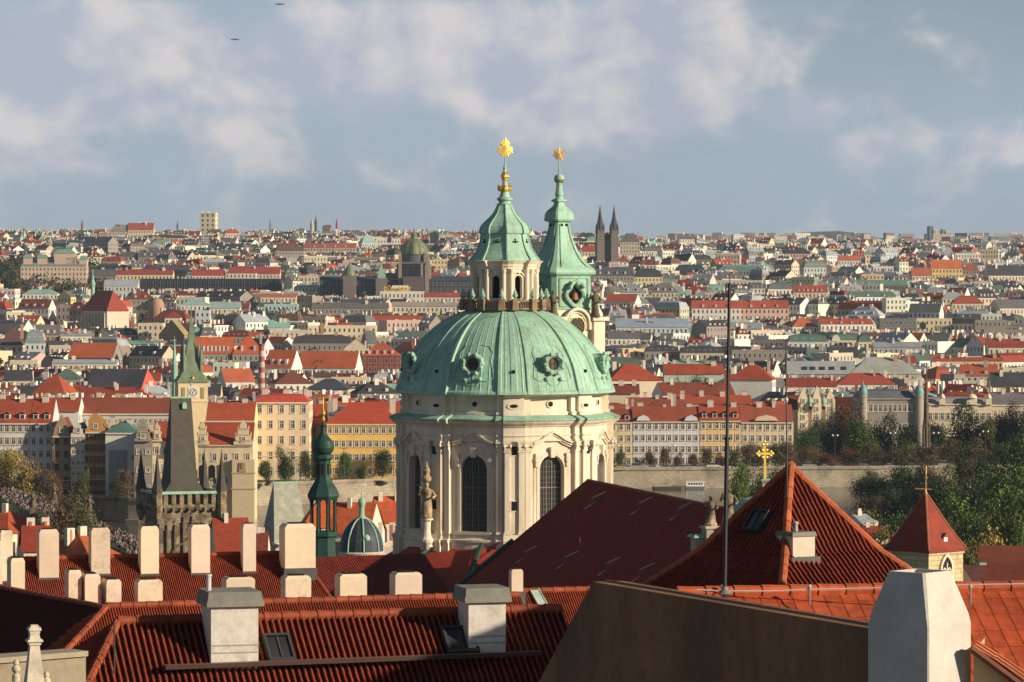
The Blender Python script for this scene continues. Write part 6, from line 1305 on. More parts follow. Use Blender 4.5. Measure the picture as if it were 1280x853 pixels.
# front gables of the narrow houses
for lb, steps in (('narrow brown house', [(.95, 0), (.75, 2.2), (.0, 6.2)]), ('narrow grey house', [(1, 0), (1, .8), (.7, .8), (.7, 2.0), (.4, 2.0), (.4, 3.2), (.2, 3.2), (0, 4.4)]), ('narrow orange brown', [(1, 0), (1, .9), (.72, 1.3), (.66, 3.4), (.5, 4.4), (.25, 5.1), (0, 5.4)])):
    t = [o for o in sc.objects if o.get('label', '').startswith(lb)][0]; W = {'narrow brown house': 22.5, 'narrow grey house': 17.5, 'narrow orange brown': 25}[lb] * 1007 / F / 2; he = Zp({'narrow brown house': 545, 'narrow grey house': 545, 'narrow orange brown': 540}[lb], 1007) - 5
    cl = {'narrow brown house': (.38, .26, .16), 'narrow grey house': (.62, .58, .50), 'narrow orange brown': (.52, .27, .10)}[lb]; pts = [(W * a, he + b) for a, b in steps] + [(-W * a, he + b) for a, b in steps[::-1]]; m_ = MB()
    m_.poly([(x, -.25, z) for x, z in pts], cl); m_.poly([(x, .35, z) for x, z in pts][::-1], cl)
    for (a, b), (c, d_) in zip(pts, pts[1:]): m_.poly([(a, -.25, b), (c, -.25, d_), (c, .35, d_), (a, .35, b)], cl)
    m_.build('front_gable', MT['plaster'], t, world=False); put_window(t, 'small', 0, -.28, he + 1.0)
bank_house('tall cream apartment house with bright red mansard roof and arched window heads', 317.5, 386.5, 1100, 503, 492, 20, (.78, .62, .43), (.50, .07, .05), 5, 5, win='tall', roof='mansard', chim=3, cornice=(.80, .66, .46))
bank_house('dark side wing with dark red roof right of the tall cream house', 386.5, 408, 1118, 530, 505, 14, (.22, .15, .10), O2, 2, 4, chim=1, cornice=None, win='brown')
bank_house('big bright yellow palace with wide red hipped roof beside the church drum', 408, 500, 1108, 530, 503, 20, (.85, .55, .16), (.42, .07, .035), 11, 4, win='std', roof='hip', hip=7, chim=3, cornice=(.8, .62, .35))
bank_house('yellow house with orange roof and skylights behind the sgraffito gables', 257, 318, 1085, 526, 503, 16, (.80, .62, .28), O1, 6, 5, chim=2)
# the sgraffito fronted waterworks building on its pier
t = bank_house('cream sgraffito building with scrolled gables on the river pier', 247, 316, 992, 556, 528, 16, (.66, .54, .35), O2, 5, 3, win='std', chim=0, base=2, cornice=(.62, .5, .34), side_windows=False)
def scroll_gable(root, px, w, d_, py0, hgt, col, hollow=True):
    k = d_ / F; x = Xp(px, d_); z0 = Zp(py0, d_); h = w * k / 2; st = [(1, 0), (1, .12), (.82, .16), (.80, .34), (.58, .40), (.56, .60), (.36, .66), (.34, .82), (.14, .88), (.0, 1.0)]; pts = [(x + h * a, z0 + hgt * b) for a, b in st] + [(x - h * a, z0 + hgt * b) for a, b in st[::-1]]
    m_ = MB(); m_.poly([(a, d_ - .3, b) for a, b in pts], col); m_.poly([(a, d_ + .4, b) for a, b in pts][::-1], col)
    for (a, b), (c, e) in zip(pts, pts[1:]): m_.poly([(a, d_ - .3, b), (c, d_ - .3, e), (c, d_ + .4, e), (a, d_ + .4, b)], col)
    for b in (.14, .38, .62): m_.box((x, d_ - .35, z0 + hgt * b), 1.7 * h * (1 - b * .75), .2, .22, 0, (.5, .4, .26))
    for sx in (-.8, -.56, .56, .8): m_.lathe((x + h * sx, d_), [(.14, z0 + hgt * (.36 if abs(sx) > .7 else .62)), (.2, z0 + hgt * .36 + .5 if abs(sx) > .7 else z0 + hgt * .62 + .4), (.03, z0 + hgt * (.36 if abs(sx) > .7 else .62) + 1.1)], 6, col)
    o = wbuild(m_, 'scrolled_gable', MT['plaster'], root)
    put_window(root, 'small', x - root.location.x, d_ - .36 - root.location.y, z0 + .8 - root.location.z); return o
scroll_gable(t, 253, 16, 991.5, 556, 7.0, (.70, .58, .38)); scroll_gable(t, 304, 24, 991.5, 556, 7.0, (.70, .58, .38))
m_ = MB(); m_.box((Xp(304, 990), 991, 0), 6.2, 3, Zp(575, 990), 0, (.62, .5, .32)); wbuild(m_, 'pier_block', MT['plaster_old'], t)
for py_, hh_ in ((592, .3), (612, .4)): m_ = MB(); m_.box((Xp(304, 990), 991, Zp(py_, 990)), 6.6, 3.4, hh_, 0, (.5, .4, .25)); wbuild(m_, 'string_course', MT['plaster_old'], t)
m_ = MB(); m_.box((Xp(303, 990), 989.4, Zp(590, 990)), 2.0, .3, 2.6, 0, (.42, .3, .16), top=.9); m_.box((Xp(303, 990), 989.3, Zp(586, 990)), .8, .4, 1.6, 0, (.3, .2, .1)); wbuild(m_, 'carved_panel', MT['plaster_old'], t)
for px in (252, 264):
    m_ = MB(); S_, N_ = dirs(0); O = (Xp(px, 990), 991.2); arch_frame(m_, O, S_, N_, 1.0, Zp(598, 990), Zp(586, 990), .3, .3, col=(.6, .48, .3)); o = wbuild(m_, 'arched_opening', MT['plaster'], t); m_ = MB(); arch_pane(m_, O, S_, N_, 1.0, Zp(598, 990), Zp(586, 990), -.1); wbuild(m_, 'dark_arch', MT['void'], t)
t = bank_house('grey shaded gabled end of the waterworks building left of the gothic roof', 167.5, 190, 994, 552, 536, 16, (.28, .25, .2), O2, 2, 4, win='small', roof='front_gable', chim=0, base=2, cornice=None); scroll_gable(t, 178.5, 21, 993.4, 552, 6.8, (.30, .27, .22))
t = bank_house('cream lit part of the waterworks building just left of the gothic roof', 190.5, 222, 996, 552, 527, 14, (.70, .58, .38), O2, 3, 4, chim=0, base=2, cornice=None); scroll_gable(t, 196, 12, 994.4, 552, 5.5, (.70, .58, .38))
bank_house('long red roof over a row of tiny attic windows behind the gabled houses', 96, 222, 1085, 517, 497, 18, (.60, .56, .48), (.25, .065, .035), 20, 5, win='small', chim=3, dormers=0)
bank_house('dark red roof stepping down behind the white palace', 40, 98, 1075, 515, 497, 16, WHT, (.34, .07, .035), chim=2, cornice=None)

# parked cars on the far quay
def car_proto():
    r = thing('parked_car', 'x', 'car'); m_ = MB(); W_ = (1, 1, 1)
    prof_b = [(-2.1, .35), (-2.15, .8), (-1.9, .95), (1.0, .98), (2.05, .78), (2.15, .4)]
    m_.grid([[(x, -.85, z) for x, z in prof_b], [(x, -.88, z) for x, z in prof_b], [(x, .88, z) for x, z in prof_b], [(x, .85, z) for x, z in prof_b]]); m_.poly([(x, -.88, z) for x, z in prof_b]); m_.poly([(x, .88, z) for x, z in prof_b][::-1])
    m_.box((-.35, 0, 1.38), 1.5, 1.3, .08, 0); b = m_.build('body', MT['carp'], r, world=False)
    m_ = MB(); m_.box((-.4, 0, .95), 2.6, 1.6, .46, 0, top=.66, topy=.85); m_.build('windows', MT['glass'], r, world=False)
    for x in (-1.3, 1.3):
        for y in (-.8, .8): m_ = MB(); m_.grid([[(x + math.cos(a * .785) * .32, y + s_ * .1, .32 + math.sin(a * .785) * .32) for a in range(8)] for s_ in (-1, 1)], closed=True); m_.poly([(x + math.cos(a * .785) * .32, y + .1 * (1 if y > 0 else -1), .32 + math.sin(a * .785) * .32) for a in range(8)]); m_.build('wheel', MT['void'], r, world=False)
    return r
def objcol(name, rough=.35):
    M = bpy.data.materials.new(name); M.use_nodes = True; b = M.node_tree.nodes['Principled BSDF']; oi = M.node_tree.nodes.new('ShaderNodeObjectInfo'); M.node_tree.links.new(oi.outputs['Color'], b.inputs['Base Color']); b.inputs['Roughness'].default_value = rough; return M
MT['carp'] = objcol('car_paint')
CC_ = {'white': (.75, .75, .74), 'silver': (.4, .42, .44), 'black': (.02, .02, .02), 'red': (.45, .02, .02), 'blue': (.05, .1, .25), 'grey': (.15, .16, .17), 'yellow': (.7, .45, .03)}
carp = car_proto(); first = True; rnd = random.Random(5)
def put_car(px, d, c, label, rz, z, van=False):
    global first
    o = carp if first else copy_tree(carp); first = False
    o.location = (Xp(px, d), d, z); o.rotation_euler = (0, 0, rz); o['label'] = label; o['group'] = 'cars parked along the far quay'; o.scale = (1.15, 1, 1.55) if van else (1, 1, 1)
    for ch in o.children:
        if ch.name.startswith('body'): ch.color = (*CC_[c], 1)
lm = [(770, 'beside the church drum'), (800, 'before the left corner of the long white house'), (835, 'before the middle of the long white house'), (868, 'before the end of the long white house'), (905, 'before the warm yellow house'), (945, 'before the cream house near the golden cross'), (985, 'behind the pyramid roof tip'), (1030, 'under the pointed gables'), (1080, 'under the palace with blue domes'), (1130, 'near the spire monument'), (1190, 'under the cream palace')]
px = 768; k = 0; used = {}
while px < 1215:
    c = rnd.choice(['white', 'silver', 'white', 'black', 'grey', 'blue', 'silver']); c = {1070: 'red'}.get(px, c); van = rnd.random() < .18
    w_ = min(lm, key=lambda a: abs(a[0] - px))[1]; lb = f'{c} parked {"van" if van else "car"} on the quay {w_}'
    used[lb] = used.get(lb, 0) + 1
    if not (1000 < px < 1240) or rnd.random() < .6: put_car(px, bank(px) + 2.6 + rnd.uniform(0, 1), c, lb, rnd.uniform(-.06, .06), 6.0 + .02, van)
    px += rnd.choice((9, 11, 17, 18, 20))
put_car(1068, bank(1068) + 2.4, 'red', 'bright red car on the quay road before the park', 0, 6.02); put_car(1084, bank(1084) + 2.4, 'white', 'white estate car just right of the bright red car', 0, 6.02); put_car(1140, bank(1140) + 2.2, 'yellow', 'yellow car half hidden in the bushes by the spire monument', 0, 6.02)
# quay railing and lamps
rl_ = MB(); 
for a in range(760, 1300, 4):
    y = bank(a) - .3; rl_.box((Xp(a, y), y, 7.0), .09, .09, 1.1, 0, (.05, .07, .06))
for a in range(760, 1300, 20):
    y, y2 = bank(a) - .3, bank(a + 20) - .3; rl_.tube([(Xp(a, y), y, 8.1), (Xp(a + 20, y2), y2, 8.1)], .05, 4, (.05, .07, .06)); rl_.tube([(Xp(a, y), y, 7.5), (Xp(a + 20, y2), y2, 7.5)], .04, 4, (.05, .07, .06))
o = rl_.build('quay_railing', MT['paint']); tag(o, 'long dark iron railing on top of the quay wall', 'railing')
for px, py, l in ((1044, 543, 'before the rusty brown tree'), (1116, 540, 'before the grey palace trees'), (1170, 540, 'just right of the spire monument'), (1232, 538, 'before the tall dark park trees'), (840, 556, 'before the long white house'), (776, 556, 'beside the church drum'), (922, 556, 'between the yellow and cream houses')):
    d_ = 1175 if px > 1000 else 1168; t = thing('street_lamp', 'quay street lamp with pale twin heads ' + l, 'street lamp', (Xp(px, d_), d_, 6), 0, 'street lamps on the far quay'); h_ = Zp(py, d_) - 6
    m_ = MB(); m_.tube([(0, 0, 0), (0, 0, h_)], .09, 6, (.06, .06, .06)); m_.tube([(-.8, 0, h_ - .2), (0, 0, h_), (.8, 0, h_ - .2)], .05, 5, (.06, .06, .06)); m_.build('post', MT['paint'], t, world=False)
    for s_ in (-.8, .8): m_ = MB(); m_.lathe((s_, 0), [(.1, h_ - .75), (.34, h_ - .5), (.3, h_ - .2), (.05, h_ - .05)], 8, (.8, .8, .76)); m_.build('lamp_head', MT['paint'], t, world=False)
for px, d_, l in ((118, 1002, 'before the orange brown gabled house'), (430, 1094, 'before the yellow palace'), (364, 1088, 'before the tall cream house')):
    t = thing('street_lamp', 'tall thin double armed lamp post ' + l, 'street lamp', (Xp(px, d_), d_, 6), 0, 'tall lamp posts on the near quay'); m_ = MB(); m_.tube([(0, 0, 0), (0, 0, 10)], .1, 6, (.08, .08, .08)); m_.tube([(-1.2, 0, 10), (1.2, 0, 10)], .07, 5, (.08, .08, .08)); m_.build('post', MT['paint'], t, world=False)

# ------------------------------------------------------------------ stone bridge with the crowd
b0 = Vector((Xp(221, 690), 700, 0)); b1 = Vector((-128, 925, 0)); bd = (b1 - b0).normalized(); bp_ = Vector((bd.y, -bd.x, 0)); bend = b0 + bd * 420; zd = 9.0
t = thing('stone_bridge', 'old stone bridge crowded with people crossing the river', 'bridge', (b0.x, b0.y, 0))
m_ = MB()
for sg in (-1, 1):
    o_ = bp_ * 4.8 * sg
    m_.poly([b0 + o_ + Vector((0, 0, zd + 1.0)), bend + o_ + Vector((0, 0, zd + 1)), bend + o_ + bp_ * .4 * sg + Vector((0, 0, zd + 1)), b0 + o_ + bp_ * .4 * sg + Vector((0, 0, zd + 1))]); m_.poly([b0 + o_ + Vector((0, 0, zd)), bend + o_ + Vector((0, 0, zd)), bend + o_ + Vector((0, 0, zd + 1)), b0 + o_ + Vector((0, 0, zd + 1))])
    # outer face with arches
    S_ = bd; N_ = bp_ * sg; L_ = 30.0
    for k in range(13):
        c = b0 + bd * (L_ * (k + .5)) + bp_ * 5.2 * sg; arch_panel(m_, (c.x, c.y), tuple(S_), tuple(N_), L_, -2, zd + 1, 10.5, -2, -1.5, 10.4, n=12)
m_.poly([b0 - bp_ * 4.8 + Vector((0, 0, zd)), bend - bp_ * 4.8 + Vector((0, 0, zd)), bend + bp_ * 4.8 + Vector((0, 0, zd)), b0 + bp_ * 4.8 + Vector((0, 0, zd))]); m_.build('arches_and_deck', MT['ashlar'], t)
for px, dd, sg, l in ((20.6, 208, 1, 'standing over the crowd at the picture edge'), (68, 150, 1, 'on the shaded parapet before the bare tree'), (112.6, 175, -1, 'against the pale quay wall above the crowd'), (147, 118, -1, 'closer to the gothic tower above the crowd'), (30, 260, -1, 'far along the bridge by the yellow trees')):
    c = b0 + bd * dd + bp_ * 5.0 * sg; t = thing('bridge_statue', 'dark sandstone statue group on the bridge parapet ' + l, 'statue', (c.x, c.y, zd + 1), 0, 'dark statues on the bridge parapets')
    m_ = MB(); m_.box((c.x, c.y, zd - .2), 1.8, 1.8, 2.4, .3, (.1, .09, .07), top=.9); m_.build('pedestal', MT['stone_dark'], t); statue('figure', c.x, c.y, zd + 2.2, 4.2, MT['stone_dark'], t, seed=dd)
cr = MB(); rnd = random.Random(9); cols_ = [(.02, .02, .03), (.05, .05, .08), (.5, .48, .45), (.25, .04, .04), (.08, .12, .25), (.3, .3, .32), (.03, .03, .03), (.65, .62, .58), (.12, .08, .05), (.4, .12, .1), (.35, .30, .22)]
for k in range(1300):
    s_ = rnd.uniform(20, 330); l_ = rnd.uniform(-4.5, 4.5); c = b0 + bd * s_ + bp_ * l_; h_ = rnd.uniform(1.55, 1.85); f = rnd.uniform(0, 3.1); cc = rnd.choice(cols_)
    cr.lathe((c.x, c.y), [(.13, zd), (.17, zd + h_ * .25), (.19, zd + h_ * .48)], 5, rnd.choice([(.03, .03, .04), (.06, .07, .12), (.1, .09, .07)]), rot=f, cap=False); cc = tuple(q * .6 for q in cc); cr.lathe((c.x, c.y), [(.19, zd + h_ * .46), (.26, zd + h_ * .66), (.27, zd + h_ * .78), (.08, zd + h_ * .84)], 6, cc, rot=f)
    cr.lathe((c.x, c.y), [(.03, zd + h_ * .83), (.11, zd + h_ * .88), (.11, zd + h_ * .95), (.02, zd + h_)], 6, (.45, .3, .22) if rnd.random() < .4 else (.06, .04, .03))
o = cr.build('crowd', MT['paint'], kind='stuff'); o['label'] = 'dense crowd of people walking across the bridge'
# boats
def boat(px, py, L_, label, roofc, cabin=True):
    d_ = 63 * F / (py - 370) - 14; t = thing('river_boat', label, 'boat', (Xp(px, d_), d_, 0)); h = MB(); r = L_ / 2; hull = [(-r, 0), (-r * .9, -1.5), (r * .75, -1.5), (r, 0), (r * .75, 1.5), (-r * .9, 1.5)]
    h.grid([[(x * .95, y * .85, -.2) for x, y in hull], [(x, y, .9) for x, y in hull]], (.2, .2, .2) if cabin else (.1, .08, .06), closed=True); h.poly([(x, y, .9) for x, y in hull], (.3, .28, .25)); h.build('hull', MT['paint'], t, world=False)
    if cabin:
        h = MB(); h.box((-.3, 0, .9), L_ * .78, 2.3, 1.5, 0, roofc); c = h.build('cabin', MT['paint'], t, world=False); h = MB(); h.box((-.3, 0, 2.4), L_ * .82, 2.7, .14, 0, roofc); h.build('roof', MT['paint'], t, world=False)
        for k in range(6): h = MB(); x = -L_ * .3 + k * L_ * .11; h.box((x, -1.17, 1.4), L_ * .07, .06, .6, 0, (.05, .05, .06)); h.build('window', MT['glass'], t, world=False)
    return t
boat(870, 608.6, 7.5, 'white flat roofed river boat moored under the quay wall', (.85, .84, .8)); boat(836, 609.2, 11, 'low dark barge moored left of the white river boat', None, False); boat(166, 650, 4.5, 'small white boat on the water left of the gothic tower', (.8, .8, .78), False)
# birds
for px, py, l in ((294, 50, 'lower small dark bird gliding under the clouds'), (350, 6, 'upper small dark bird near the top edge of the sky')):
    c = P(px, py, 260.0); m_ = MB(); w_ = .42
    m_.poly([c + Vector((0, 0, .05)), c + Vector((w_ * .5, .05, .09)), c + Vector((w_, .15, .0)), c + Vector((w_ * .45, .15, .03))], (.02, .02, .02)); m_.poly([c + Vector((0, 0, .05)), c + Vector((-w_ * .45, .15, .03)), c + Vector((-w_, .15, .0)), c + Vector((-w_ * .5, .05, .09))], (.02, .02, .02)); m_.tube([c + Vector((-.05, -.15, 0)), c + Vector((.0, 0, .03)), c + Vector((.12, .22, 0))], .06, 6, (.02, .02, .02), r2=.02); o = m_.build('bird', MT['paint']); tag(o, l, 'bird', 'birds in the sky')
# ------------------------------------------------------------------ the city on the plain and the slope behind
def d_for(px, py_e, h):
    lo, hi = 1150.0, 5000.0
    for _ in range(40):
        mid = (lo + hi) / 2
        if PYof(ground(Xp(px, mid), mid) + h, mid) > py_e: lo = mid
        else: hi = mid
    return lo
def rough_house(Wb, Rb, W, D, h, hr, roof, wall, roofc, T, rnd, nch=2, ndorm=0, chim=None, chb=None, side=1, cell=(3.0, 3.4)):
    """adds a house to wall and roof builders through the transform T; chimneys go to chb() builders"""
    hw, hd = W / 2, D / 2; c4 = [(-hw, -hd), (hw, -hd), (hw, hd), (-hw, hd)]
    nv = max(1, round(h / cell[1]))
    for k in range(4):
        a, b = c4[k], c4[(k + 1) % 4]; L_ = (W, D)[k % 2]; nu = max(1, round(L_ / cell[0])); blank = (k % 2 == 1 and side == 0)
        Wb.poly([T(*a, -6), T(*b, -6), T(*b, h), T(*a, h)], wall, 0, [(0, 0), (nu, 0), (nu, nv), (0, nv)] if not blank else None)
    o = .35; z = h + .02; e4 = [(-hw - o, -hd - o), (hw + o, -hd - o), (hw + o, hd + o), (-hw - o, hd + o)]
    def rp(pts): Rb.poly([T(*p) for p in pts], roofc)
    if roof == 'gable':
        p, q = (-hw - .1, 0, z + hr), (hw + .1, 0, z + hr); rp([(*e4[0], z), (*e4[1], z), q, p]); rp([(*e4[2], z), (*e4[3], z), p, q])
        for sx in (-1, 1): Wb.poly([T(sx * hw, -hd, h), T(sx * hw, hd, h), T(sx * hw, 0, h + hr)], wall)
    elif roof == 'hip':
        r_ = min(hw * .85, hd * .9); p, q = (-hw + r_, 0, z + hr), (hw - r_, 0, z + hr); rp([(*e4[0], z), (*e4[1], z), q, p]); rp([(*e4[1], z), (*e4[2], z), q]); rp([(*e4[2], z), (*e4[3], z), p, q]); rp([(*e4[3], z), (*e4[0], z), p])
    elif roof == 'mansard':
        i_ = min(1.6, hw * .3); m1 = hr * .72; b4 = [(x * (hw - i_) / hw, y * (hd - i_) / hd) for x, y in c4]
        for k in range(4): rp([(*c4[k], z), (*c4[(k + 1) % 4], z), (*b4[(k + 1) % 4], z + m1), (*b4[k], z + m1)])
        p, q = (-hw + hd, 0, z + hr), (hw - hd, 0, z + hr)
        if p[0] > q[0]: p = q = (0, 0, z + hr)
        for k, tp in enumerate(((p, q), (q,), (q, p), (p,))):
            base = [(*b4[k], z + m1), (*b4[(k + 1) % 4], z + m1)]; rp(base + ([q, p] if k == 0 else [p, q] if k == 2 else [tp[0]]))
    elif roof == 'shed':
        rp([(*e4[0], z), (*e4[1], z), (*e4[2], z + hr), (*e4[3], z + hr)]); Wb.poly([T(hw, -hd, h), T(hw, hd, h), T(hw, hd, h + hr)], wall); Wb.poly([T(-hw, -hd, h), T(-hw, hd, h), T(-hw, hd, h + hr)], wall); Wb.poly([T(-hw, hd, h), T(hw, hd, h), T(hw, hd, h + hr), T(-hw, hd, h + hr)], wall)
    else:
        rp([(*c4[0], z + .1), (*c4[1], z + .1), (*c4[2], z + .1), (*c4[3], z + .1)])
        for a, b in zip(c4, c4[1:] + c4[:1]): Wb.poly([T(*a, h), T(*b, h), T(*b, h + .8), T(*a, h + .8)], wall)
    def bx(mb, x, y, z0, sx, sy, sz, col):
        v = [(x - sx / 2, y - sy / 2), (x + sx / 2, y - sy / 2), (x + sx / 2, y + sy / 2), (x - sx / 2, y + sy / 2)]
        for k in range(4): mb.poly([T(*v[k], z0), T(*v[(k + 1) % 4], z0), T(*v[(k + 1) % 4], z0 + sz), T(*v[k], z0 + sz)], col)
        mb.poly([T(*p, z0 + sz) for p in v], col)
    for k in range(nch):
        x = rnd.uniform(-hw * .85, hw * .85); y = rnd.choice((-.25, 0, .3)) * hd; mb = chb() if chb else Rb
        cc = chim or rnd.choice([(.76, .68, .54), (.80, .75, .66), (.78, .72, .62), (.5, .3, .2), (.42, .38, .33)]); s_ = rnd.uniform(.8, 2.2)
        if roof == 'flat': s_ *= rnd.choice((1, 1, 2.2)); 
        bx(mb, x, y, h + (hr * .35 if roof != 'flat' else 0), s_, rnd.uniform(.7, 1.1) * (1 if roof != 'flat' else s_ * .8), (hr * .65 if roof != 'flat' else 0) + rnd.uniform(.8, 2.0), cc)
    if ndorm and roof in ('gable', 'hip', 'mansard'):
        for k in range(ndorm):
            x = -hw * .8 + 1.6 * hw * (k + .5) / ndorm
            bx(Rb if not chb else Rb, x, -hd * .62, h + hr * .12, 1.4, hd * .5, hr * .34, rnd.choice([(.62, .58, .5), (.45, .42, .38)]) if roof != 'mansard' else (.55, .53, .5))
def TR(x, y, z, yaw):
    ca, sa = math.cos(yaw), math.sin(yaw); return lambda a, b, c: (x + a * ca - b * sa, y + a * sa + b * ca, z + c)
ID = lambda a, b, c: (a, b, c)
LMK = [(237, 470, 'the clock tower'), (130, 388, 'the big buttressed church'), (135, 480, 'the black roofed church'), (66, 340, 'the pink palace by the park'), (262, 275, 'the square water tower'), (517, 330, 'the golden domed museum'), (263, 356, 'the long dark station hall'), (327, 460, 'the striped brick chimney'),
       (760, 290, 'the twin black spires'), (698, 240, 'the bell tower spire'), (560, 440, 'the great dome flank'), (910, 400, 'the black mast'), (982, 450, 'the thin lightning rod'), (1012, 500, 'the pointed gables'), (1150, 490, 'the blue green domes'), (1158, 470, 'the dark spire monument'), (1185, 335, 'the yellow school'), (1238, 320, 'the cream slab hotel'), (1167, 407, 'the beige windowless block'), (1080, 460, 'the big grey metal roofs'), (1245, 430, 'the row of white chimneys'), (425, 410, 'the long blank cream wall'), (475, 445, 'the brick gabled hall'), (345, 500, 'the tall cream apartment house'), (450, 515, 'the yellow palace'), (30, 515, 'the white palace'), (850, 515, 'the long white embankment house')]
RCN = [((.37, .075, .031), 'orange tiled'), ((.28, .05, .026), 'brick red'), ((.20, .05, .03), 'dark red'), ((.13, .07, .05), 'brown'), ((.055, .055, .062), 'black slate'), ((.13, .13, .13), 'grey'), ((.36, .40, .42), 'pale metal'), ((.22, .40, .32), 'green copper'), ((.10, .15, .12), 'dark green')]
WCN = [((.80, .76, .66), 'white'), ((.72, .62, .45), 'cream'), ((.76, .60, .32), 'yellow'), ((.55, .47, .36), 'beige'), ((.30, .27, .23), 'grey'), ((.70, .48, .35), 'salmon'), ((.30, .24, .18), 'brown'), ((.60, .62, .60), 'pale blue grey')]
RTN = {'gable': 'gabled roof', 'hip': 'hipped roof', 'mansard': 'mansard roof', 'flat': 'flat roof', 'shed': 'lean-to roof'}
USED = {}
def name_house(wn, rn, roof, nch, nd, px, py, rowi):
    ls = sorted(LMK, key=lambda a: ((a[0] - px) / 1.6) ** 2 + (a[1] - py) ** 2)[:3]
    def rel(l):
        dx, dy = px - l[0], py - l[1]
        if abs(dx) > abs(dy) * 1.3: return ('just ' if abs(dx) < 30 else '') + ('left of ' if dx < 0 else 'right of ') + l[2]
        return ('above ' if dy < 0 else 'below ') + l[2]
    feat = f' with {["no", "one", "two", "three", "four", "five", "six"][min(6, nch)]} {"chimney" if nch == 1 else "chimneys"}' if nch else ''
    opts = [f'{wn} house under {rn} {RTN[roof]} {rel(ls[0])}', f'{wn} house under {rn} {RTN[roof]}{feat} {rel(ls[0])}', f'{wn} house under {rn} {RTN[roof]} {rel(ls[0])} towards {ls[1][2]}', f'{wn} house,{feat[5:]} on {rn} {RTN[roof]}, {rel(ls[0])} towards {ls[1][2]}', f'{wn} house under {rn} {RTN[roof]} {rel(ls[0])} and {rel(ls[1])}', f'{wn} house under {rn} {RTN[roof]}{feat} {rel(ls[1])}', f'{wn} house under {rn} {RTN[roof]} {rel(ls[2])}']
    for o in opts:
        if len(o.split()) <= 16 and o not in USED: USED[o] = 1; return o
    return opts[0]
def indiv_house(x, y, z, yaw, W, D, h, hr, roof, wall, roofc, label, rnd, nch, nd, chim=None, name='house', group='houses of the old city across the river', cat='house', side=1):
    t = thing(name, label, cat, (x, y, z), yaw, group); OFF[t.name] = (0, 0, 0); wb, rb = MB(), MB(); ch = []
    def chb(): m_ = MB(); ch.append(m_); return m_
    rough_house(wb, rb, W, D, h, hr, roof, wall, roofc, ID, rnd, nch, nd, chim, chb, side)
    wb.build('wall', MT['wall'], t, world=False); ro = rb.build('roof', MT['roof'], t, world=False)
    for m_ in ch: m_.build('chimney', MT['far'], ro, world=False)
    return t
rh = random.Random(77)
ORG, BRK, DRK, BRN, BLK, GRYR, MTL, GRN, DGR = [a for a, b in RCN]
wWH, wCR, wYE, wBE, wGR, wSA, wBR, wPB = [a for a, b in WCN]
VISL = []
VISX = {'huge pink palace': 27, 'long black ribbed': 14, 'black station hall': 14, 'dark wing of': 18, 'twin': 10, 'scaffolded': 24, 'long blank cream': 13, 'long orange barracks': 9, 'large bright orange': 3, 'cream slab': 14, 'yellow school': 11, 'beige windowless': 16, 'dark grey flat': 14, 'white modern block': 20, 'huge pale': 5, 'tall beige': 18, 'white block with golden': 8, 'yellow fronted': 9, 'pale green mansard': 10, 'white apartment': 14, 'salmon house': 12, 'long yellow': 6, 'dark red brick': 18, 'pale house long': 8}
def hand(px0, px1, py_e, py_r, h, roof, wall, roofc, label, yaw=0, D=15, nch=2, nd=0, side=1, name='house', cat='house'):
    pc = (px0 + px1) / 2; d = d_for(pc, py_e, h); W = (px1 - px0) * d / F; hr = max(.8, (py_e - py_r) * d / F * 1.0)
    ya = R(yaw); 
    if yaw: W = max(6, (W - D * abs(math.sin(ya))) / math.cos(ya))
    x = Xp(pc, d); y = d + D / 2; z = ground(x, y) * .5 + ground(x, d) * .5
    OCC.append((x, y, max(W, D) / 2 * .95)); vx = next((v for k, v in VISX.items() if label.startswith(k)), 6); VISL.append((px0 - 1, px1 + 1, py_e + vx, d)); return indiv_house(x, y, z, ya, W, D, h, hr, roof, wall, roofc, label, rh, nch, nd, name=name, cat=cat, group='landmark blocks of the city' , side=side), d
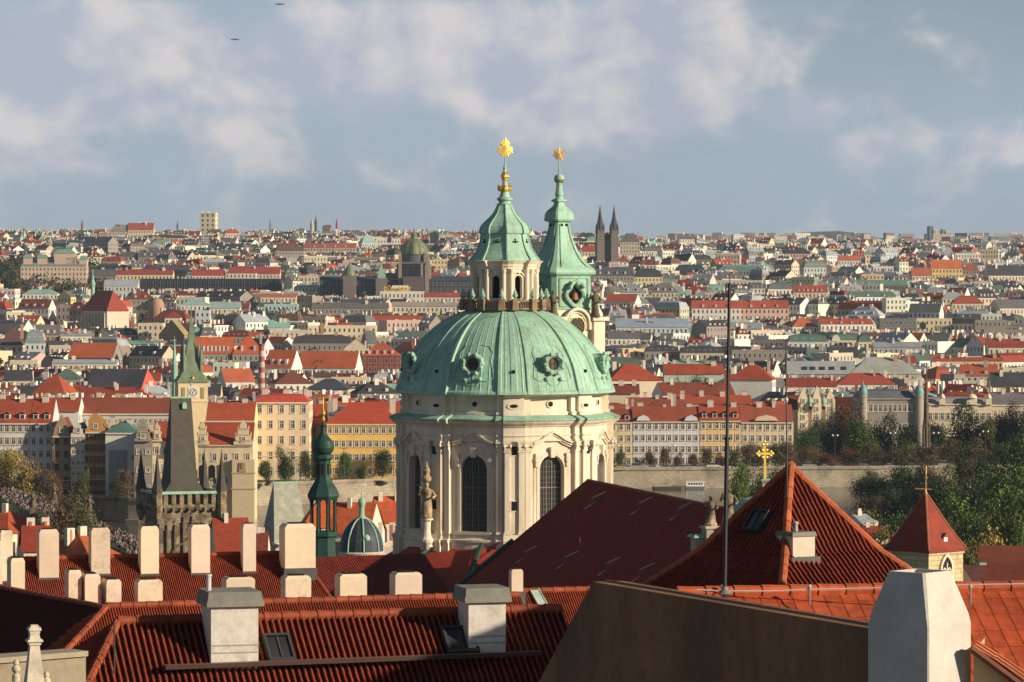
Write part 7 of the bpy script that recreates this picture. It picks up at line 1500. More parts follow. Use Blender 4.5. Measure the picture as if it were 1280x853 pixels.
H_ = [
 (12, 47, 453, 446, 14, 'flat', wCR, (.42, .06, .05), 'cream block with flat bright red roof at the picture edge', 0, 14, 1, 0), (65, 146, 455, 450, 14, 'gable', wCR, MTL, 'long cream house with a single row of windows below the orange roof', 0, 12, 2, 0),
 (84, 150, 448, 429, 15, 'gable', wGR, (.50, .12, .04), 'large bright orange gabled roof with grey end wall', -14, 16, 1, 0), (28, 56, 430, 411, 20, 'mansard', wPB, (.22, .27, .27), 'pale blue glazed house with mansard roof near the edge', 6, 14, 1, 3),
 (57, 88, 434, 418, 18, 'flat', wBE, BRK, 'beige house with dark red roof slab left of the big church', 10, 14, 2, 0), (0, 28, 432, 410, 18, 'hip', wCR, BRN, 'brown hipped roof over cream wall at the edge', 0, 14, 1, 0), (0, 40, 476, 463, 16, 'gable', wBE, BLK, 'black roofed low house at the edge above the white palace', 8, 16, 2, 0),
 (40, 92, 492, 470, 16, 'hip', wWH, ORG, 'orange hipped roof with pale lantern above the white palace', -12, 18, 1, 0), (64, 100, 474, 462, 16, 'hip', wGR, DGR, 'dark green hipped roof behind the orange hipped roof', 0, 14, 1, 0),
 (172, 204, 406, 400, 20, 'flat', wCR, MTL, 'white modern block with rows of dark windows right of the big church', 0, 14, 3, 0), (200, 232, 420, 400, 14, 'gable', (.34, .29, .14), (.34, .29, .14), 'olive brown steep gabled church body behind the green spires', 60, 20, 0, 0), (206, 226, 398, 391, 16, 'hip', wWH, BRK, 'small white house with red hipped roof behind the olive roof', 0, 10, 0, 0),
 (240, 292, 443, 422, 14, 'gable', wGR, (.48, .10, .035), 'long orange barracks roof dotted with dormers behind the clock tower', 4, 18, 1, 8), (288, 330, 443, 421, 14, 'hip', wGR, (.48, .10, .035), 'orange hipped end of the long barracks roof', 4, 18, 1, 2), (330, 376, 460, 438, 16, 'gable', wWH, (.44, .10, .04), 'orange roof with open skylights right of the striped chimney', -16, 18, 1, 3),
 (372, 452, 461, 440, 14, 'gable', wWH, (.44, .10, .04), 'broad orange roof half in shadow above the brown roofs', -10, 20, 0, 0), (452, 500, 446, 430, 18, 'hip', (.25, .06, .04), (.40, .09, .04), 'dark red brick hall with orange pyramid roof beside the dome', 0, 18, 1, 4), (365, 440, 430, 419, 18, 'mansard', wGR, (.07, .06, .06), 'long black mansard block with dormers below the cream wall', 0, 16, 4, 8),
 (438, 452, 436, 424, 18, 'gable', wCR, (.28, .12, .08), 'narrow house with brown gable among the black mansards', 90, 14, 0, 0), (452, 470, 430, 414, 20, 'gable', wGR, GRYR, 'grey steep gabled house with small dark dome neighbour', 20, 12, 1, 0), (385, 470, 409, 404, 20, 'flat', (.80, .68, .46), wCR, 'long blank cream wall with a brown service shaft', 0, 14, 1, 0), (338, 392, 415, 409, 18, 'flat', wCR, MTL, 'low white terrace block left of the long blank cream wall', 0, 14, 4, 0),
 (334, 392, 480, 466, 16, 'hip', wWH, (.20, .06, .04), 'dark red hipped roof right of the striped brick chimney', 12, 18, 1, 0), (268, 318, 478, 461, 14, 'gable', wPB, (.46, .12, .05), 'orange roof with pale grey gable wall right of the clock tower', 20, 16, 1, 0), (380, 442, 487, 474, 14, 'hip', wBE, (.06, .07, .09), 'dark blue glazed hall roof above the tall cream house', -8, 18, 0, 0), (392, 420, 472, 466, 14, 'gable', wCR, BRN, 'brown low roof above the dark glazed hall', 0, 14, 0, 0), (414, 462, 474, 464, 14, 'flat', (.75, .60, .42), BRN, 'long salmon terrace wall near the dome', 0, 12, 2, 0), (436, 500, 492, 478, 14, 'hip', wGR, BLK, 'dark roofed pavilions crowded above the yellow palace', 14, 16, 4, 2),
 (150, 200, 476, 466, 15, 'gable', wBE, BRK, 'red roof peeping behind the black roofed church', 0, 12, 1, 0), (250, 275, 495, 480, 14, 'gable', wYE, BLK, 'dark roof beside the clock tower belfry', 0, 14, 1, 0), (146, 168, 394, 385, 16, 'flat', wWH, MTL, 'low white block just right of the buttressed church', 0, 12, 1, 0),
 # right side, near
 (985, 1070, 468, 452, 16, 'gable', wGR, (.36, .38, .37), 'huge pale metal roof with five dark skylights', 0, 22, 1, 0), (1062, 1152, 468, 447, 16, 'hip', wBE, (.37, .38, .34), 'huge pale grey hipped roof with cream dormer gable', 0, 24, 3, 0), (1046, 1120, 481, 467, 14, 'hip', wWH, (.36, .07, .04), 'red hipped roofs before the pale grey hipped roof', 0, 16, 3, 0), (985, 1046, 484, 473, 14, 'gable', wWH, BRK, 'low red roof under the huge skylit metal roof', 0, 16, 4, 0),
 (1160, 1190, 474, 458, 18, 'mansard', wCR, (.40, .09, .045), 'cream corner house with red mansard beside the dark spire tip', 14, 14, 2, 2), (1186, 1200, 470, 456, 20, 'flat', wGR, BLK, 'dark slate sided tall house right of the spire tip', 25, 12, 0, 0), (1200, 1252, 470, 456, 16, 'gable', wCR, (.44, .11, .05), 'orange roof with little white gable at the far right', -8, 16, 2, 2), (1165, 1254, 452, 447, 16, 'gable', (.76, .56, .32), ORG, 'long ochre walled house with narrow orange roof', 0, 12, 5, 0), (1254, 1290, 462, 454, 16, 'flat', wCR, BLK, 'cream flat block at the picture edge below the black roofs', 0, 14, 1, 0), (1240, 1290, 484, 466, 14, 'gable', wCR, BLK, 'black gabled roof with white stepped gable at the edge', 0, 16, 1, 0),
 (1212, 1238, 432, 420, 18, 'gable', wWH, BRK, 'white gabled house at the start of the white chimney row', 40, 14, 3, 0), (1236, 1290, 435, 424, 18, 'gable', wCR, (.28, .05, .03), 'dark red roof carrying a row of big white chimneys', 0, 16, 7, 0), (1145, 1190, 400, 399, 16, 'flat', (.70, .58, .36), wBE, 'beige windowless block with one dark opening', 0, 14, 0, 0), (1100, 1146, 400, 399, 16, 'flat', (.19, .18, .17), GRYR, 'dark grey flat block attached to the beige windowless block', 0, 14, 1, 0),
 (1035, 1073, 426, 417, 18, 'mansard', wCR, (.10, .17, .13), 'cream hall with green roofs and round gable', 0, 14, 1, 3), (985, 1036, 428, 418, 18, 'mansard', wPB, (.10, .17, .13), 'pale hall with dark green roofs left of the round gable', 0, 14, 1, 4), (1073, 1090, 428, 418, 18, 'mansard', wCR, (.10, .17, .13), 'narrow end of the green roofed hall', 0, 14, 0, 2), (1092, 1155, 435, 428, 16, 'gable', (.40, .42, .44), (.30, .30, .33), 'lavender grey long roof before the green roofed halls', 0, 14, 2, 0),
 (1022, 1092, 406, 399, 18, 'gable', wWH, ORG, 'orange gabled roof and white row above the green halls', 8, 14, 3, 4), (986, 1022, 409, 398, 16, 'hip', wWH, (.46, .12, .05), 'bright orange hipped roof near the thin lightning rod', 10, 14, 1, 0), (1230, 1290, 414, 402, 16, 'flat', wGR, (.12, .17, .2), 'blue grey glass roofed block at the picture edge', 0, 14, 2, 0),
 (760, 800, 424, 414, 16, 'gable', wWH, GRYR, 'grey gabled roof just right of the belfry clock', 0, 14, 1, 0), (772, 806, 438, 428, 18, 'flat', (.80, .66, .38), BRN, 'sunlit yellow flat walled house beside the dome', 12, 14, 2, 0), (806, 850, 440, 432, 18, 'mansard', wGR, BLK, 'black mansard house with two dormers right of the yellow flat wall', 0, 14, 3, 4), (850, 905, 442, 433, 18, 'mansard', wBE, BLK, 'long beige house with black mansard left of the black mast', 0, 14, 4, 6), (915, 985, 440, 432, 20, 'flat', wGR, GRYR, 'plain grey concrete block between mast and lightning rod', 0, 14, 3, 0),
 (770, 860, 410, 399, 16, 'shed', wPB, (.30, .38, .46), 'long pale blue glass hall roof right of the bell tower', 0, 14, 2, 0), (865, 925, 386, 376, 20, 'gable', wWH, (.38, .09, .05), 'white apartment row with red roof at the black mast', 0, 14, 2, 3), (925, 986, 386, 376, 20, 'gable', wSA, (.38, .08, .04), 'salmon house with red roof right of the black mast', 0, 14, 2, 3), (757, 802, 378, 368, 18, 'gable', wWH, (.42, .10, .05), 'orange gabled house with white side right of the copper spire', -20, 14, 1, 0), (755, 800, 366, 358, 16, 'gable', wCR, (.17, .15, .14), 'cream gable with dark roof beside the spire skirt', 30, 14, 1, 0),
 (776, 806, 366, 355, 20, 'hip', wPB, (.24, .26, .28), 'pale grey hipped roof house with white facade', 0, 14, 1, 2), (815, 848, 366, 354, 20, 'hip', wBE, (.16, .14, .13), 'beige house under dark hipped roof left of the mast top', 0, 14, 2, 3), (793, 828, 347, 336, 20, 'mansard', (.78, .64, .36), BLK, 'yellow fronted palace pavilion under black mansard', 0, 14, 1, 0), (740, 792, 345, 334, 18, 'gable', wGR, (.09, .09, .10), 'long dark roofed block right of the copper spire', 0, 14, 2, 4), (728, 770, 315, 308, 16, 'gable', wCR, (.32, .06, .04), 'long dark red roof in front of the twin black spires', 0, 14, 0, 0), (775, 800, 303, 292, 26, 'hip', wBE, GRYR, 'tall beige block beside the twin black spires', 0, 14, 2, 0),
 (960, 992, 362, 353, 18, 'mansard', wWH, (.14, .16, .15), 'white house with grey green mansard right of the lightning rod', 0, 14, 2, 0), (992, 1034, 366, 357, 18, 'gable', (.76, .62, .40), (.36, .07, .04), 'cream house with dark red roof and many dormers', 0, 14, 2, 6), (1002, 1033, 335, 326, 18, 'mansard', wPB, (.20, .26, .24), 'pale green mansard apartment house with regular windows', 8, 14, 0, 4), (1077, 1105, 344, 343, 20, 'flat', (.72, .50, .32), BRN, 'orange beige flat block with tall arches', 0, 14, 1, 0),
 (1165, 1203, 336, 325, 22, 'gable', (.85, .60, .22), (.55, .15, .05), 'yellow school with bright orange roof', 0, 14, 1, 0), (1203, 1224, 338, 330, 20, 'hip', wBR, (.38, .09, .05), 'red roofed house right of the yellow school', 0, 14, 1, 0), (1225, 1251, 313, 312, 22, 'flat', (.80, .66, .42), wBE, 'cream slab hotel with dark side wall', -12, 14, 0, 0), (1194, 1226, 318, 314, 20, 'flat', wWH, MTL, 'low white blocks left of the cream slab hotel', 0, 14, 4, 0), (1230, 1290, 345, 332, 18, 'gable', wCR, BLK, 'black gabled roofs at the picture edge below the slab hotel', 14, 14, 2, 0),
 (1048, 1076, 326, 320, 16, 'gable', wWH, (.50, .13, .06), 'orange roofed house above the green mansard apartment', 0, 14, 0, 0), (1140, 1164, 345, 335, 18, 'gable', wCR, (.42, .12, .06), 'orange barn like roof left of the yellow school', 0, 14, 1, 0), (1190, 1230, 380, 370, 18, 'hip', wCR, (.36, .07, .04), 'dark red hipped roof right of centre of the slope', 0, 14, 2, 0), (1236, 1290, 386, 375, 18, 'gable', wBE, (.12, .12, .13), 'grey gabled warehouse at the edge of the slope', 30, 14, 0, 0),
 # left slope
 (25, 108, 334, 327, 26, 'mansard', (.62, .46, .34), (.20, .22, .19), 'huge pink palace with corner pavilions beside the park', 2, 20, 2, 0), (137, 166, 290, 281, 20, 'hip', wBE, (.22, .22, .2), 'grey hipped block on the skyline left of the red roofed one', 0, 14, 1, 0), (160, 192, 288, 279, 22, 'gable', wCR, (.34, .07, .05), 'red roofed block on the skyline', 0, 14, 2, 0), (102, 148, 304, 296, 26, 'gable', wGR, (.13, .16, .19), 'blue black roofed house by the park trees', -40, 14, 1, 0), (145, 216, 344, 337, 18, 'gable', (.74, .60, .36), (.28, .06, .05), 'long yellow walled house with dark red roof above the station hall', 0, 14, 3, 0), (240, 280, 345, 337, 16, 'gable', wCR, (.34, .06, .05), 'long carmine roof above the dark station hall', 0, 14, 1, 0), (306, 350, 343, 334, 16, 'gable', wCR, (.32, .06, .05), 'carmine roof at the far end of the dark station hall', 0, 14, 1, 0),
 (175, 262, 350, 347, 16, 'flat', (.035, .04, .055), (.03, .035, .045), 'long black ribbed station hall', 0, 14, 0, 0), (262, 352, 350, 347, 16, 'flat', (.032, .037, .05), (.03, .035, .045), 'black station hall continuation with tiny lights', 0, 14, 0, 0), (130, 172, 358, 350, 18, 'gable', wPB, MTL, 'pale long house left of the black station hall', 0, 14, 1, 0),
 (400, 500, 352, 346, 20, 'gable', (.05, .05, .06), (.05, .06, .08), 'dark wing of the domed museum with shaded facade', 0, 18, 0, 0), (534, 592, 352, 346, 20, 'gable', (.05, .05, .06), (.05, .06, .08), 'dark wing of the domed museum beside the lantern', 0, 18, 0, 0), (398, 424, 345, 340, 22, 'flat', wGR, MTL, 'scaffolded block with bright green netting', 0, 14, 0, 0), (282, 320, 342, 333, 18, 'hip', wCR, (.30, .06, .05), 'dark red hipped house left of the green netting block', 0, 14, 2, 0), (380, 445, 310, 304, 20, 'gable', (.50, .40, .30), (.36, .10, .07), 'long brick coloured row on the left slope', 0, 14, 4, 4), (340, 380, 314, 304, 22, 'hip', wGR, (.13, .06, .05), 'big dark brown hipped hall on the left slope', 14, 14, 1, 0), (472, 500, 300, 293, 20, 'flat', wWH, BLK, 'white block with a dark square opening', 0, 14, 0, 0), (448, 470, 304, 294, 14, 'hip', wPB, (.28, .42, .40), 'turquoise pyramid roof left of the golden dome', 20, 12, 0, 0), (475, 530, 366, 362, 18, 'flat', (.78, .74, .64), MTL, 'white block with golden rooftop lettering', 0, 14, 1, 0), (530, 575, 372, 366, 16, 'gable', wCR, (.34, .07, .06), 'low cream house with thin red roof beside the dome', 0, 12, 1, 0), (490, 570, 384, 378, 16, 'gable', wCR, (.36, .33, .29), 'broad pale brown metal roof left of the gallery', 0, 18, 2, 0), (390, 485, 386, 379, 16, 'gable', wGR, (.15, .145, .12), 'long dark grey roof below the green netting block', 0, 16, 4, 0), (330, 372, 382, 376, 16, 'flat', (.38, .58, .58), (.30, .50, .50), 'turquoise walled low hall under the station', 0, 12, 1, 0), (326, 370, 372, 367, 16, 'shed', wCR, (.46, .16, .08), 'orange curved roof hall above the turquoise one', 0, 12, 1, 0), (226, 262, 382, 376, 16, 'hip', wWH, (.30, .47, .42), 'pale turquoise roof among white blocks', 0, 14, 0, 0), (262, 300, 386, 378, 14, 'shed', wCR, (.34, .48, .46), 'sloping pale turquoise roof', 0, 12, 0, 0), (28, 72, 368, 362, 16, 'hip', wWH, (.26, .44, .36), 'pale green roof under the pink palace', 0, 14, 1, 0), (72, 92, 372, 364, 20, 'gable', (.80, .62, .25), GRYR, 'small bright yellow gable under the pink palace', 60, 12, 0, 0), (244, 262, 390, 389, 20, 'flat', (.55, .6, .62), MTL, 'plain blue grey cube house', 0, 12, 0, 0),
]
info = {}
for r_ in H_: t, d_ = hand(*r_[:9], yaw=r_[9], D=r_[10], nch=r_[11], nd=r_[12]); info[r_[8]] = (t, d_)
def wob(mb, name, mt, root): return wbuild(mb, name, MT[mt] if isinstance(mt, str) else mt, root)
def of(lb): return info[lb]
# details of the hand built blocks
t, d_ = of('huge pink palace with corner pavilions beside the park')
for px, w_, py0, py1 in ((34, 11, 333, 318), (52, 12, 330, 318), (80, 26, 333, 312), (88, 12, 330, 318), (103, 10, 333, 320)):
    m_ = MB(); x = Xp(px, d_ - 1); hw_ = w_ / 2 * d_ / F; m_.box((x, d_ + 6, Zp(py0 + 2, d_)), 2 * hw_, 10, (py0 + 2 - py1 - 5) * d_ / F, 0, (.62, .46, .34)); m_.box((x, d_ + 6, Zp(py1 + 5, d_)), 2 * hw_ + .6, 10.6, 5 * d_ / F, 0, (.20, .30, .25), top=.6); wob(m_, 'pavilion', 'far', t)
t, d_ = of('scaffolded block with bright green netting'); m_ = MB(); m_.box((Xp(413, d_), d_ - .3, Zp(367, d_)), 9.5, .4, 14, 0, (.03, .45, .16)); wob(m_, 'green_netting', 'far', t)
t, d_ = of('white block with a dark square opening'); m_ = MB(); m_.box((Xp(487, d_), d_ - .2, Zp(303, d_)), 4.2, .3, 5, 0, (.05, .05, .06)); wob(m_, 'dark_opening', 'far', t)
t, d_ = of('beige windowless block with one dark opening'); m_ = MB(); m_.box((Xp(1154, d_), d_ - .2, Zp(411, d_)), 3.6, .3, 4.2, 0, (.04, .04, .04)); wob(m_, 'dark_opening', 'far', t)
for k in range(7): m_ = MB(); m_.box((Xp(1170 + k * 2.3, d_), d_ - .2, Zp(413, d_)), .5, .3, 3.2, 0, (.5, .45, .35)); wob(m_, 'slit', 'far', t)
t, d_ = of('long blank cream wall with a brown service shaft'); m_ = MB(); m_.box((Xp(403, d_), d_ - .2, Zp(417, d_)), 2.4, .6, 6.6, 0, (.42, .27, .12)); wob(m_, 'service_shaft', 'far', t)
t, d_ = of('huge pale metal roof with five dark skylights')
for px in (1007, 1017, 1029, 1041, 1056):
    c = Vector((Xp(px, d_), d_ + 4.2, Zp(462.5, d_ + 4.2))); sl = 16 / F * d_ / 11.0; m_ = MB(); s_ = 1.3; m_.poly([c + Vector((-s_, -1.3, -1.3 * sl + .9)), c + Vector((s_, -1.3, -1.3 * sl + .9)), c + Vector((s_, 1.3, 1.3 * sl + .9)), c + Vector((-s_, 1.3, 1.3 * sl + .9))], (.03, .03, .04)); wob(m_, 'skylight', 'glass', t)
t, d_ = of('cream hall with green roofs and round gable'); m_ = MB(); x = Xp(1045, d_); z_ = Zp(427, d_); m_.poly([(x + math.cos(a * math.pi / 12) * 2.6, d_ - .3, z_ + math.sin(a * math.pi / 12) * 4.0) for a in range(13)], (.68, .66, .5)); wob(m_, 'round_gable', 'far', t)
t, d_ = of('white block with golden rooftop lettering')
cu = bpy.data.curves.new('rooftop_lettering', 'FONT'); cu.body = 'DŮM MÓDY'; cu.size = 4.6; cu.extrude = .12; cu.offset = .07; lt = bpy.data.objects.new('rooftop_lettering', cu); COL.objects.link(lt); cu.materials.append(mat('gold_letters', (.95, .62, .08), .45)); lt.parent = t
lx, ly, lz = Xp(479.5, d_), d_ + 1, Zp(364, d_); lt.location = (lx - t.location.x, ly - t.location.y, lz - t.location.z); lt.rotation_euler = (math.pi / 2, 0, 0)
dg = bpy.context.evaluated_depsgraph_get(); me_ = bpy.data.meshes.new_from_object(lt.evaluated_get(dg)); l2 = bpy.data.objects.new('rooftop_lettering', me_); COL.objects.link(l2); l2.parent = t; l2.location = lt.location; l2.rotation_euler = lt.rotation_euler; bpy.data.objects.remove(lt); lt = l2; lt.name = 'rooftop_lettering'
cw = (512 - 480) * d_ / F; lt.scale = (cw / 23.5, 1, 1); lt['label'] = 'golden rooftop letters DŮM MÓDY'
m_ = MB(); m_.box((Xp(500, d_), d_ + 5, Zp(366, d_)), 20 * d_ / F, 6, 9 * d_ / F, 0, wWH); wob(m_, 'penthouse', 'far', t)
for lbl in ('long black ribbed station hall', 'black station hall continuation with tiny lights'):
    t, d_ = of(lbl); px0 = 175 if 'ribbed' in lbl else 262; m_ = MB()
    for k in range(30): m_.box((Xp(px0 + 1.5 + k * 3, d_), d_ - .3, Zp(363, d_)), .35, .5, 8.4, 0, (.10, .105, .12))
    wob(m_, 'facade_ribs', 'far', t)
# museum with the golden green dome
dM = d_for(517, 352, 20) - 6; s_ = dM / F; t = thing('domed_museum', 'museum block with large green gold ribbed dome and small lantern', 'museum', (Xp(517, dM), dM + 12, ground(0, dM))); OCC.append((Xp(517, dM), dM + 12, 26))
gM = mat('green_gold_dome', (.16, .19, .10), .5, n_scale=.3, n_amt=.3); zM = lambda py: Zp(py, dM)
m_ = MB(); m_.box((Xp(517, dM), dM + 12, ground(0, dM) - 8), 34 * s_, 30 * s_, zM(330) - ground(0, dM) + 8, R(-25), (.13, .11, .10), wall_uv=(4, 6)); m_.box((Xp(517, dM), dM + 12, zM(330)), 36 * s_, 32 * s_, 2.5 * s_, 0, (.16, .14, .12)); m_.lathe((Xp(517, dM), dM + 12), [(16 * s_, zM(328)), (16 * s_, zM(319)), (17 * s_, zM(318)), (16.5 * s_, zM(317))], 24, (.12, .11, .11)); wob(m_, 'wall', 'wall', t)
for sx in (-17, 17):
    m_ = MB(); m_.box((Xp(517 + sx, dM), dM + 3, ground(0, dM) - 8), 4 * s_, 4 * s_, zM(320) - ground(0, dM) + 8, 0, (.32, .24, .18)); m_.box((Xp(517 + sx, dM), dM + 3, zM(320)), 4 * s_, 4 * s_, 6 * s_, 0, (.3, .3, .2), top=.2); wob(m_, 'corner_pier', 'far', t)
m_ = MB(); m_.lathe((Xp(517, dM), dM + 12), [(17.5 * s_, zM(318)), (17.3 * s_, zM(314)), (15.8 * s_, zM(309)), (12.5 * s_, zM(304)), (8.5 * s_, zM(300.5)), (5 * s_, zM(299)), (4 * s_, zM(298.5)), (3.8 * s_, zM(294)), (4.4 * s_, zM(293.5)), (2.5 * s_, zM(291)), (1 * s_, zM(289)), (.3 * s_, zM(285))], 32, rfun=lambda a, r, z: r * (1 + .04 * math.cos(8 * a))); wob(m_, 'dome', gM, t)
m_ = MB(); m_.box((Xp(517, dM), dM - 3, ground(0, dM) - 6), 26 * s_, 8, zM(346) - ground(0, dM) + 6, 0, (.14, .11, .10)); wob(m_, 'portico', 'far', t)
for cxp, r0_, y0, y1, cm in ((437, 8, 345, 331, gM), (477, 7, 348, 333, MT['copper'])):
    t = thing('museum_cupola', f'{"grey gold round" if cxp == 437 else "small green pointed"} cupola on the dark museum wing', 'cupola', (Xp(cxp, dM), dM, ground(0, dM))); m_ = MB(); m_.box((Xp(cxp, dM), dM, ground(0, dM) - 8), 2 * r0_ * s_, 9, zM(y0) - ground(0, dM) + 8, 0, (.20, .17, .15)); wob(m_, 'wall', 'far', t)
    m_ = MB(); m_.lathe((Xp(cxp, dM), dM), [(r0_ * s_, zM(y0)), (r0_ * .95 * s_, zM(y0 - 3)), (r0_ * .7 * s_, zM(lerp(y0, y1, .55))), (r0_ * .3 * s_, zM(lerp(y0, y1, .85))), (.3, zM(y1 - 1)), (.2, zM(y1 - 7))], 16 if cxp == 437 else 4, rot=R(45) if cxp != 437 else 0); wob(m_, 'dome', cm, t)
# big buttressed church with the half lit hipped roof
dC = d_for(130, 386, 24); s_ = dC / F; zz = lambda py: Zp(py, dC); t = thing('buttressed_church', 'big gothic church with steep dark red hipped roof and pale buttresses', 'church', (Xp(130, dC), dC + 10, ground(0, dC))); OCC.append((Xp(120, dC), dC + 10, 24))
Y_ = R(35); cxx, cyy_ = Xp(129, dC), dC + 13
def cq(x, y, z): return (cxx + x * math.cos(Y_) - y * math.sin(Y_), cyy_ + x * math.sin(Y_) + y * math.cos(Y_), z)
Lh, Wh = 17, 8.0
m_ = MB(); z0 = ground(0, dC) - 5; ze = zz(389); zr = zz(363.5)
for a, b in (((-Wh, -Lh), (Wh, -Lh)), ((Wh, -Lh), (Wh, Lh)), ((Wh, Lh), (-Wh, Lh)), ((-Wh, Lh), (-Wh, -Lh))): m_.poly([cq(*a, z0), cq(*b, z0), cq(*b, ze), cq(*a, ze)], (.68, .60, .46))
wob(m_, 'wall', 'far', t); m_ = MB(); o = .8; A = [cq(-Wh - o, -Lh - o, ze), cq(Wh + o, -Lh - o, ze), cq(Wh + o, Lh + o, ze), cq(-Wh - o, Lh + o, ze)]; p, q_ = cq(0, -Lh + 6, zr), cq(0, Lh - 4, zr); RC2 = (.30, .05, .03)
m_.poly([A[0], A[1], p], RC2); m_.poly([A[1], A[2], q_, p], RC2); m_.poly([A[2], A[3], q_], RC2); m_.poly([A[3], A[0], p, q_], RC2); wob(m_, 'roof', 'roof', t)
for k in range(8):
    for sx in (-1, 1): m_ = MB(); y = -Lh + 1.5 + k * 4.4; c = cq(sx * (Wh + .9), y, z0); m_.box(c, 1.6, .7, ze - z0 - 1.2, Y_, (.55, .5, .4), top=.5, topy=1); wob(m_, 'buttress', 'far', t)
m_ = MB(); c = cq(0, -Lh + 6, zr - .5); m_.lathe(c[:2], [(.5, c[2]), (.5, c[2] + 2), (.1, c[2] + 5), (.04, c[2] + 8)], 8, (.25, .3, .25)); wob(m_, 'ridge_turret', 'far', t)
t = thing('green_spirelet', 'thin green onion spirelet left of the buttressed church roof', 'spire', (Xp(116, dC + 40), dC + 40, ground(0, dC + 40))); m_ = MB(); lathe_px(m_, 116, dC + 40, [(2.5, 400), (2.5, 358), (3.2, 356), (2.6, 352), (1.4, 349), (1.8, 347), (.6, 344), (.3, 336)], 10); wob(m_, 'spire', 'copper', t)
# black roofed church with red hip
dB = d_for(150, 496, 12); t = thing('black_roofed_church', 'church with long black slate roof and bright red hipped end', 'church', (Xp(150, dB), dB + 8, ground(0, dB))); OCC.append((Xp(150, dB), dB + 8, 15)); zz = lambda py: Zp(py, dB)
x0, x1, xr0, xr1 = Xp(104, dB), Xp(203, dB), Xp(112, dB), Xp(182, dB); xm = Xp(174, dB); m_ = MB(); za, zr = zz(497), zz(462)
m_.poly([(x0, dB, za), (xm, dB - 4, za), (xr1, dB + 9, zr), (xr0, dB + 9, zr)], (.045, .045, .06)); m_.poly([(x0, dB + 18, za), (x0, dB, za), (xr0, dB + 9, zr)], (.045, .045, .06)); wob(m_, 'slate_roof', 'roof', t)
m_ = MB(); m_.poly([(xm, dB - 4, za), (x1, dB + 9, za), (xr1, dB + 9, zr)], (.50, .10, .06)); m_.poly([(x1, dB + 9, za), (x0, dB + 18, za), (xr0, dB + 9, zr), (xr1, dB + 9, zr)], (.4, .08, .05)); wob(m_, 'red_hip', 'roof', t)
m_ = MB(); m_.poly([(x0, dB + .6, 0), (xm, dB - 3.4, 0), (xm, dB - 3.4, za), (x0, dB + .6, za)], wCR); m_.poly([(xm, dB - 3.4, 0), (x1 - .5, dB + 9, 0), (x1 - .5, dB + 9, za), (xm, dB - 3.4, za)], wCR); wob(m_, 'wall', 'wall', t)
# clock tower with the green spire
dK = 1165.0; s_ = dK / F; t = thing('clock_tower', 'cream clock tower with tall green flared spire and corner turrets', 'tower', (Xp(238, dK), dK, 6)); OCC.append((Xp(238, dK), dK, 10)); zk = lambda py: Zp(py, dK); YK = R(12)
m_ = MB(); m_.box((Xp(239, dK), dK, 4), 37 * s_, 37 * s_, zk(478) - 4, YK, (.76, .60, .36)); m_.box((Xp(239, dK), dK, zk(502)), 39 * s_, 39 * s_, 1.4 * s_, YK, (.8, .66, .42)); wob(m_, 'stone_shaft', 'plaster', t)
for k in (-1, 1):
    for dx in (-15, 15):
        pass
S_, N_ = dirs(12); O = (Xp(239, dK) + N_[0] * 18.6 * s_, dK + N_[1] * 18.6 * s_)
m_ = MB(); m_.box((O[0], O[1], zk(497)), 12 * s_, .3, 13 * s_, YK, (.74, .70, .62)); fc = wob(m_, 'clock_face', 'plaster', t)
m_ = MB(); c = (O[0] + N_[0] * .25, O[1] + N_[1] * .25, zk(490)); m_.grid([[(c[0] + S_[0] * math.cos(a * .2618) * r * s_, c[1] + S_[1] * math.cos(a * .2618) * r * s_, c[2] + math.sin(a * .2618) * r * s_) for a in range(24)] for r in (4.8, 4.3)], (.2, .16, .1), closed=True)
for k in range(12): a = k * math.pi / 6; m_.tube([(c[0] + S_[0] * math.sin(a) * r * s_, c[1] + S_[1] * math.sin(a) * r * s_, c[2] + math.cos(a) * r * s_) for r in (3.3, 4.1)], .08, 4, (.1, .08, .05))
for a, l_ in ((R(200), 2.4), (R(35), 3.3)): m_.tube([c, (c[0] + S_[0] * math.sin(a) * l_ * s_, c[1] + S_[1] * math.sin(a) * l_ * s_, c[2] + math.cos(a) * l_ * s_)], .1, 4, (.1, .08, .05))
wob(m_, 'clock_dial', 'paint', fc)
for dx in (-12, 12): m_ = MB(); m_.box((O[0] + S_[0] * dx * s_ + N_[0] * .05, O[1] + S_[1] * dx * s_ + N_[1] * .05, zk(498)), 4 * s_, .2, 14 * s_, YK, (.35, .28, .18)); wob(m_, 'belfry_louvre', 'plaster', t)
cp_ = mat('spire_copper', (.17, .225, .14), .6, n_scale=.5, n_amt=.3, stain=(.14, .12, .06), stain_scale=.6, stretch=(1, 1, .3))
m_ = MB(); lathe_px(m_, 239, dK, [(28.5, 478), (28, 476), (22, 471), (17, 464), (13.5, 455), (11, 445), (8, 432), (5.5, 420), (3, 405), (1.2, 396), (.4, 388), (.3, 382)], 4, R(45 + 12)); wob(m_, 'spire_roof', cp_, t)
for k in range(4):
    a = R(57 + 90 * k); m_ = MB(); c = (Xp(239, dK) + math.sin(a) * 15 * s_, dK - math.cos(a) * 15 * s_); m_.lathe(c, [(2.4 * s_, zk(468)), (2.2 * s_, zk(450)), (2.6 * s_, zk(449)), (.9 * s_, zk(435)), (.15 * s_, zk(424))], 8); wob(m_, 'corner_spirelet', cp_, t)
for k in range(4):
    a = R(12 + 90 * k); m_ = MB(); c = (Xp(239, dK) + math.sin(a) * 17.5 * s_, dK - math.cos(a) * 17.5 * s_); m_.lathe(c, [(.4 * s_, zk(475)), (1.5 * s_, zk(473.5)), (1.2 * s_, zk(471)), (.2 * s_, zk(470))], 8); wob(m_, 'gold_ball', 'gold', t)
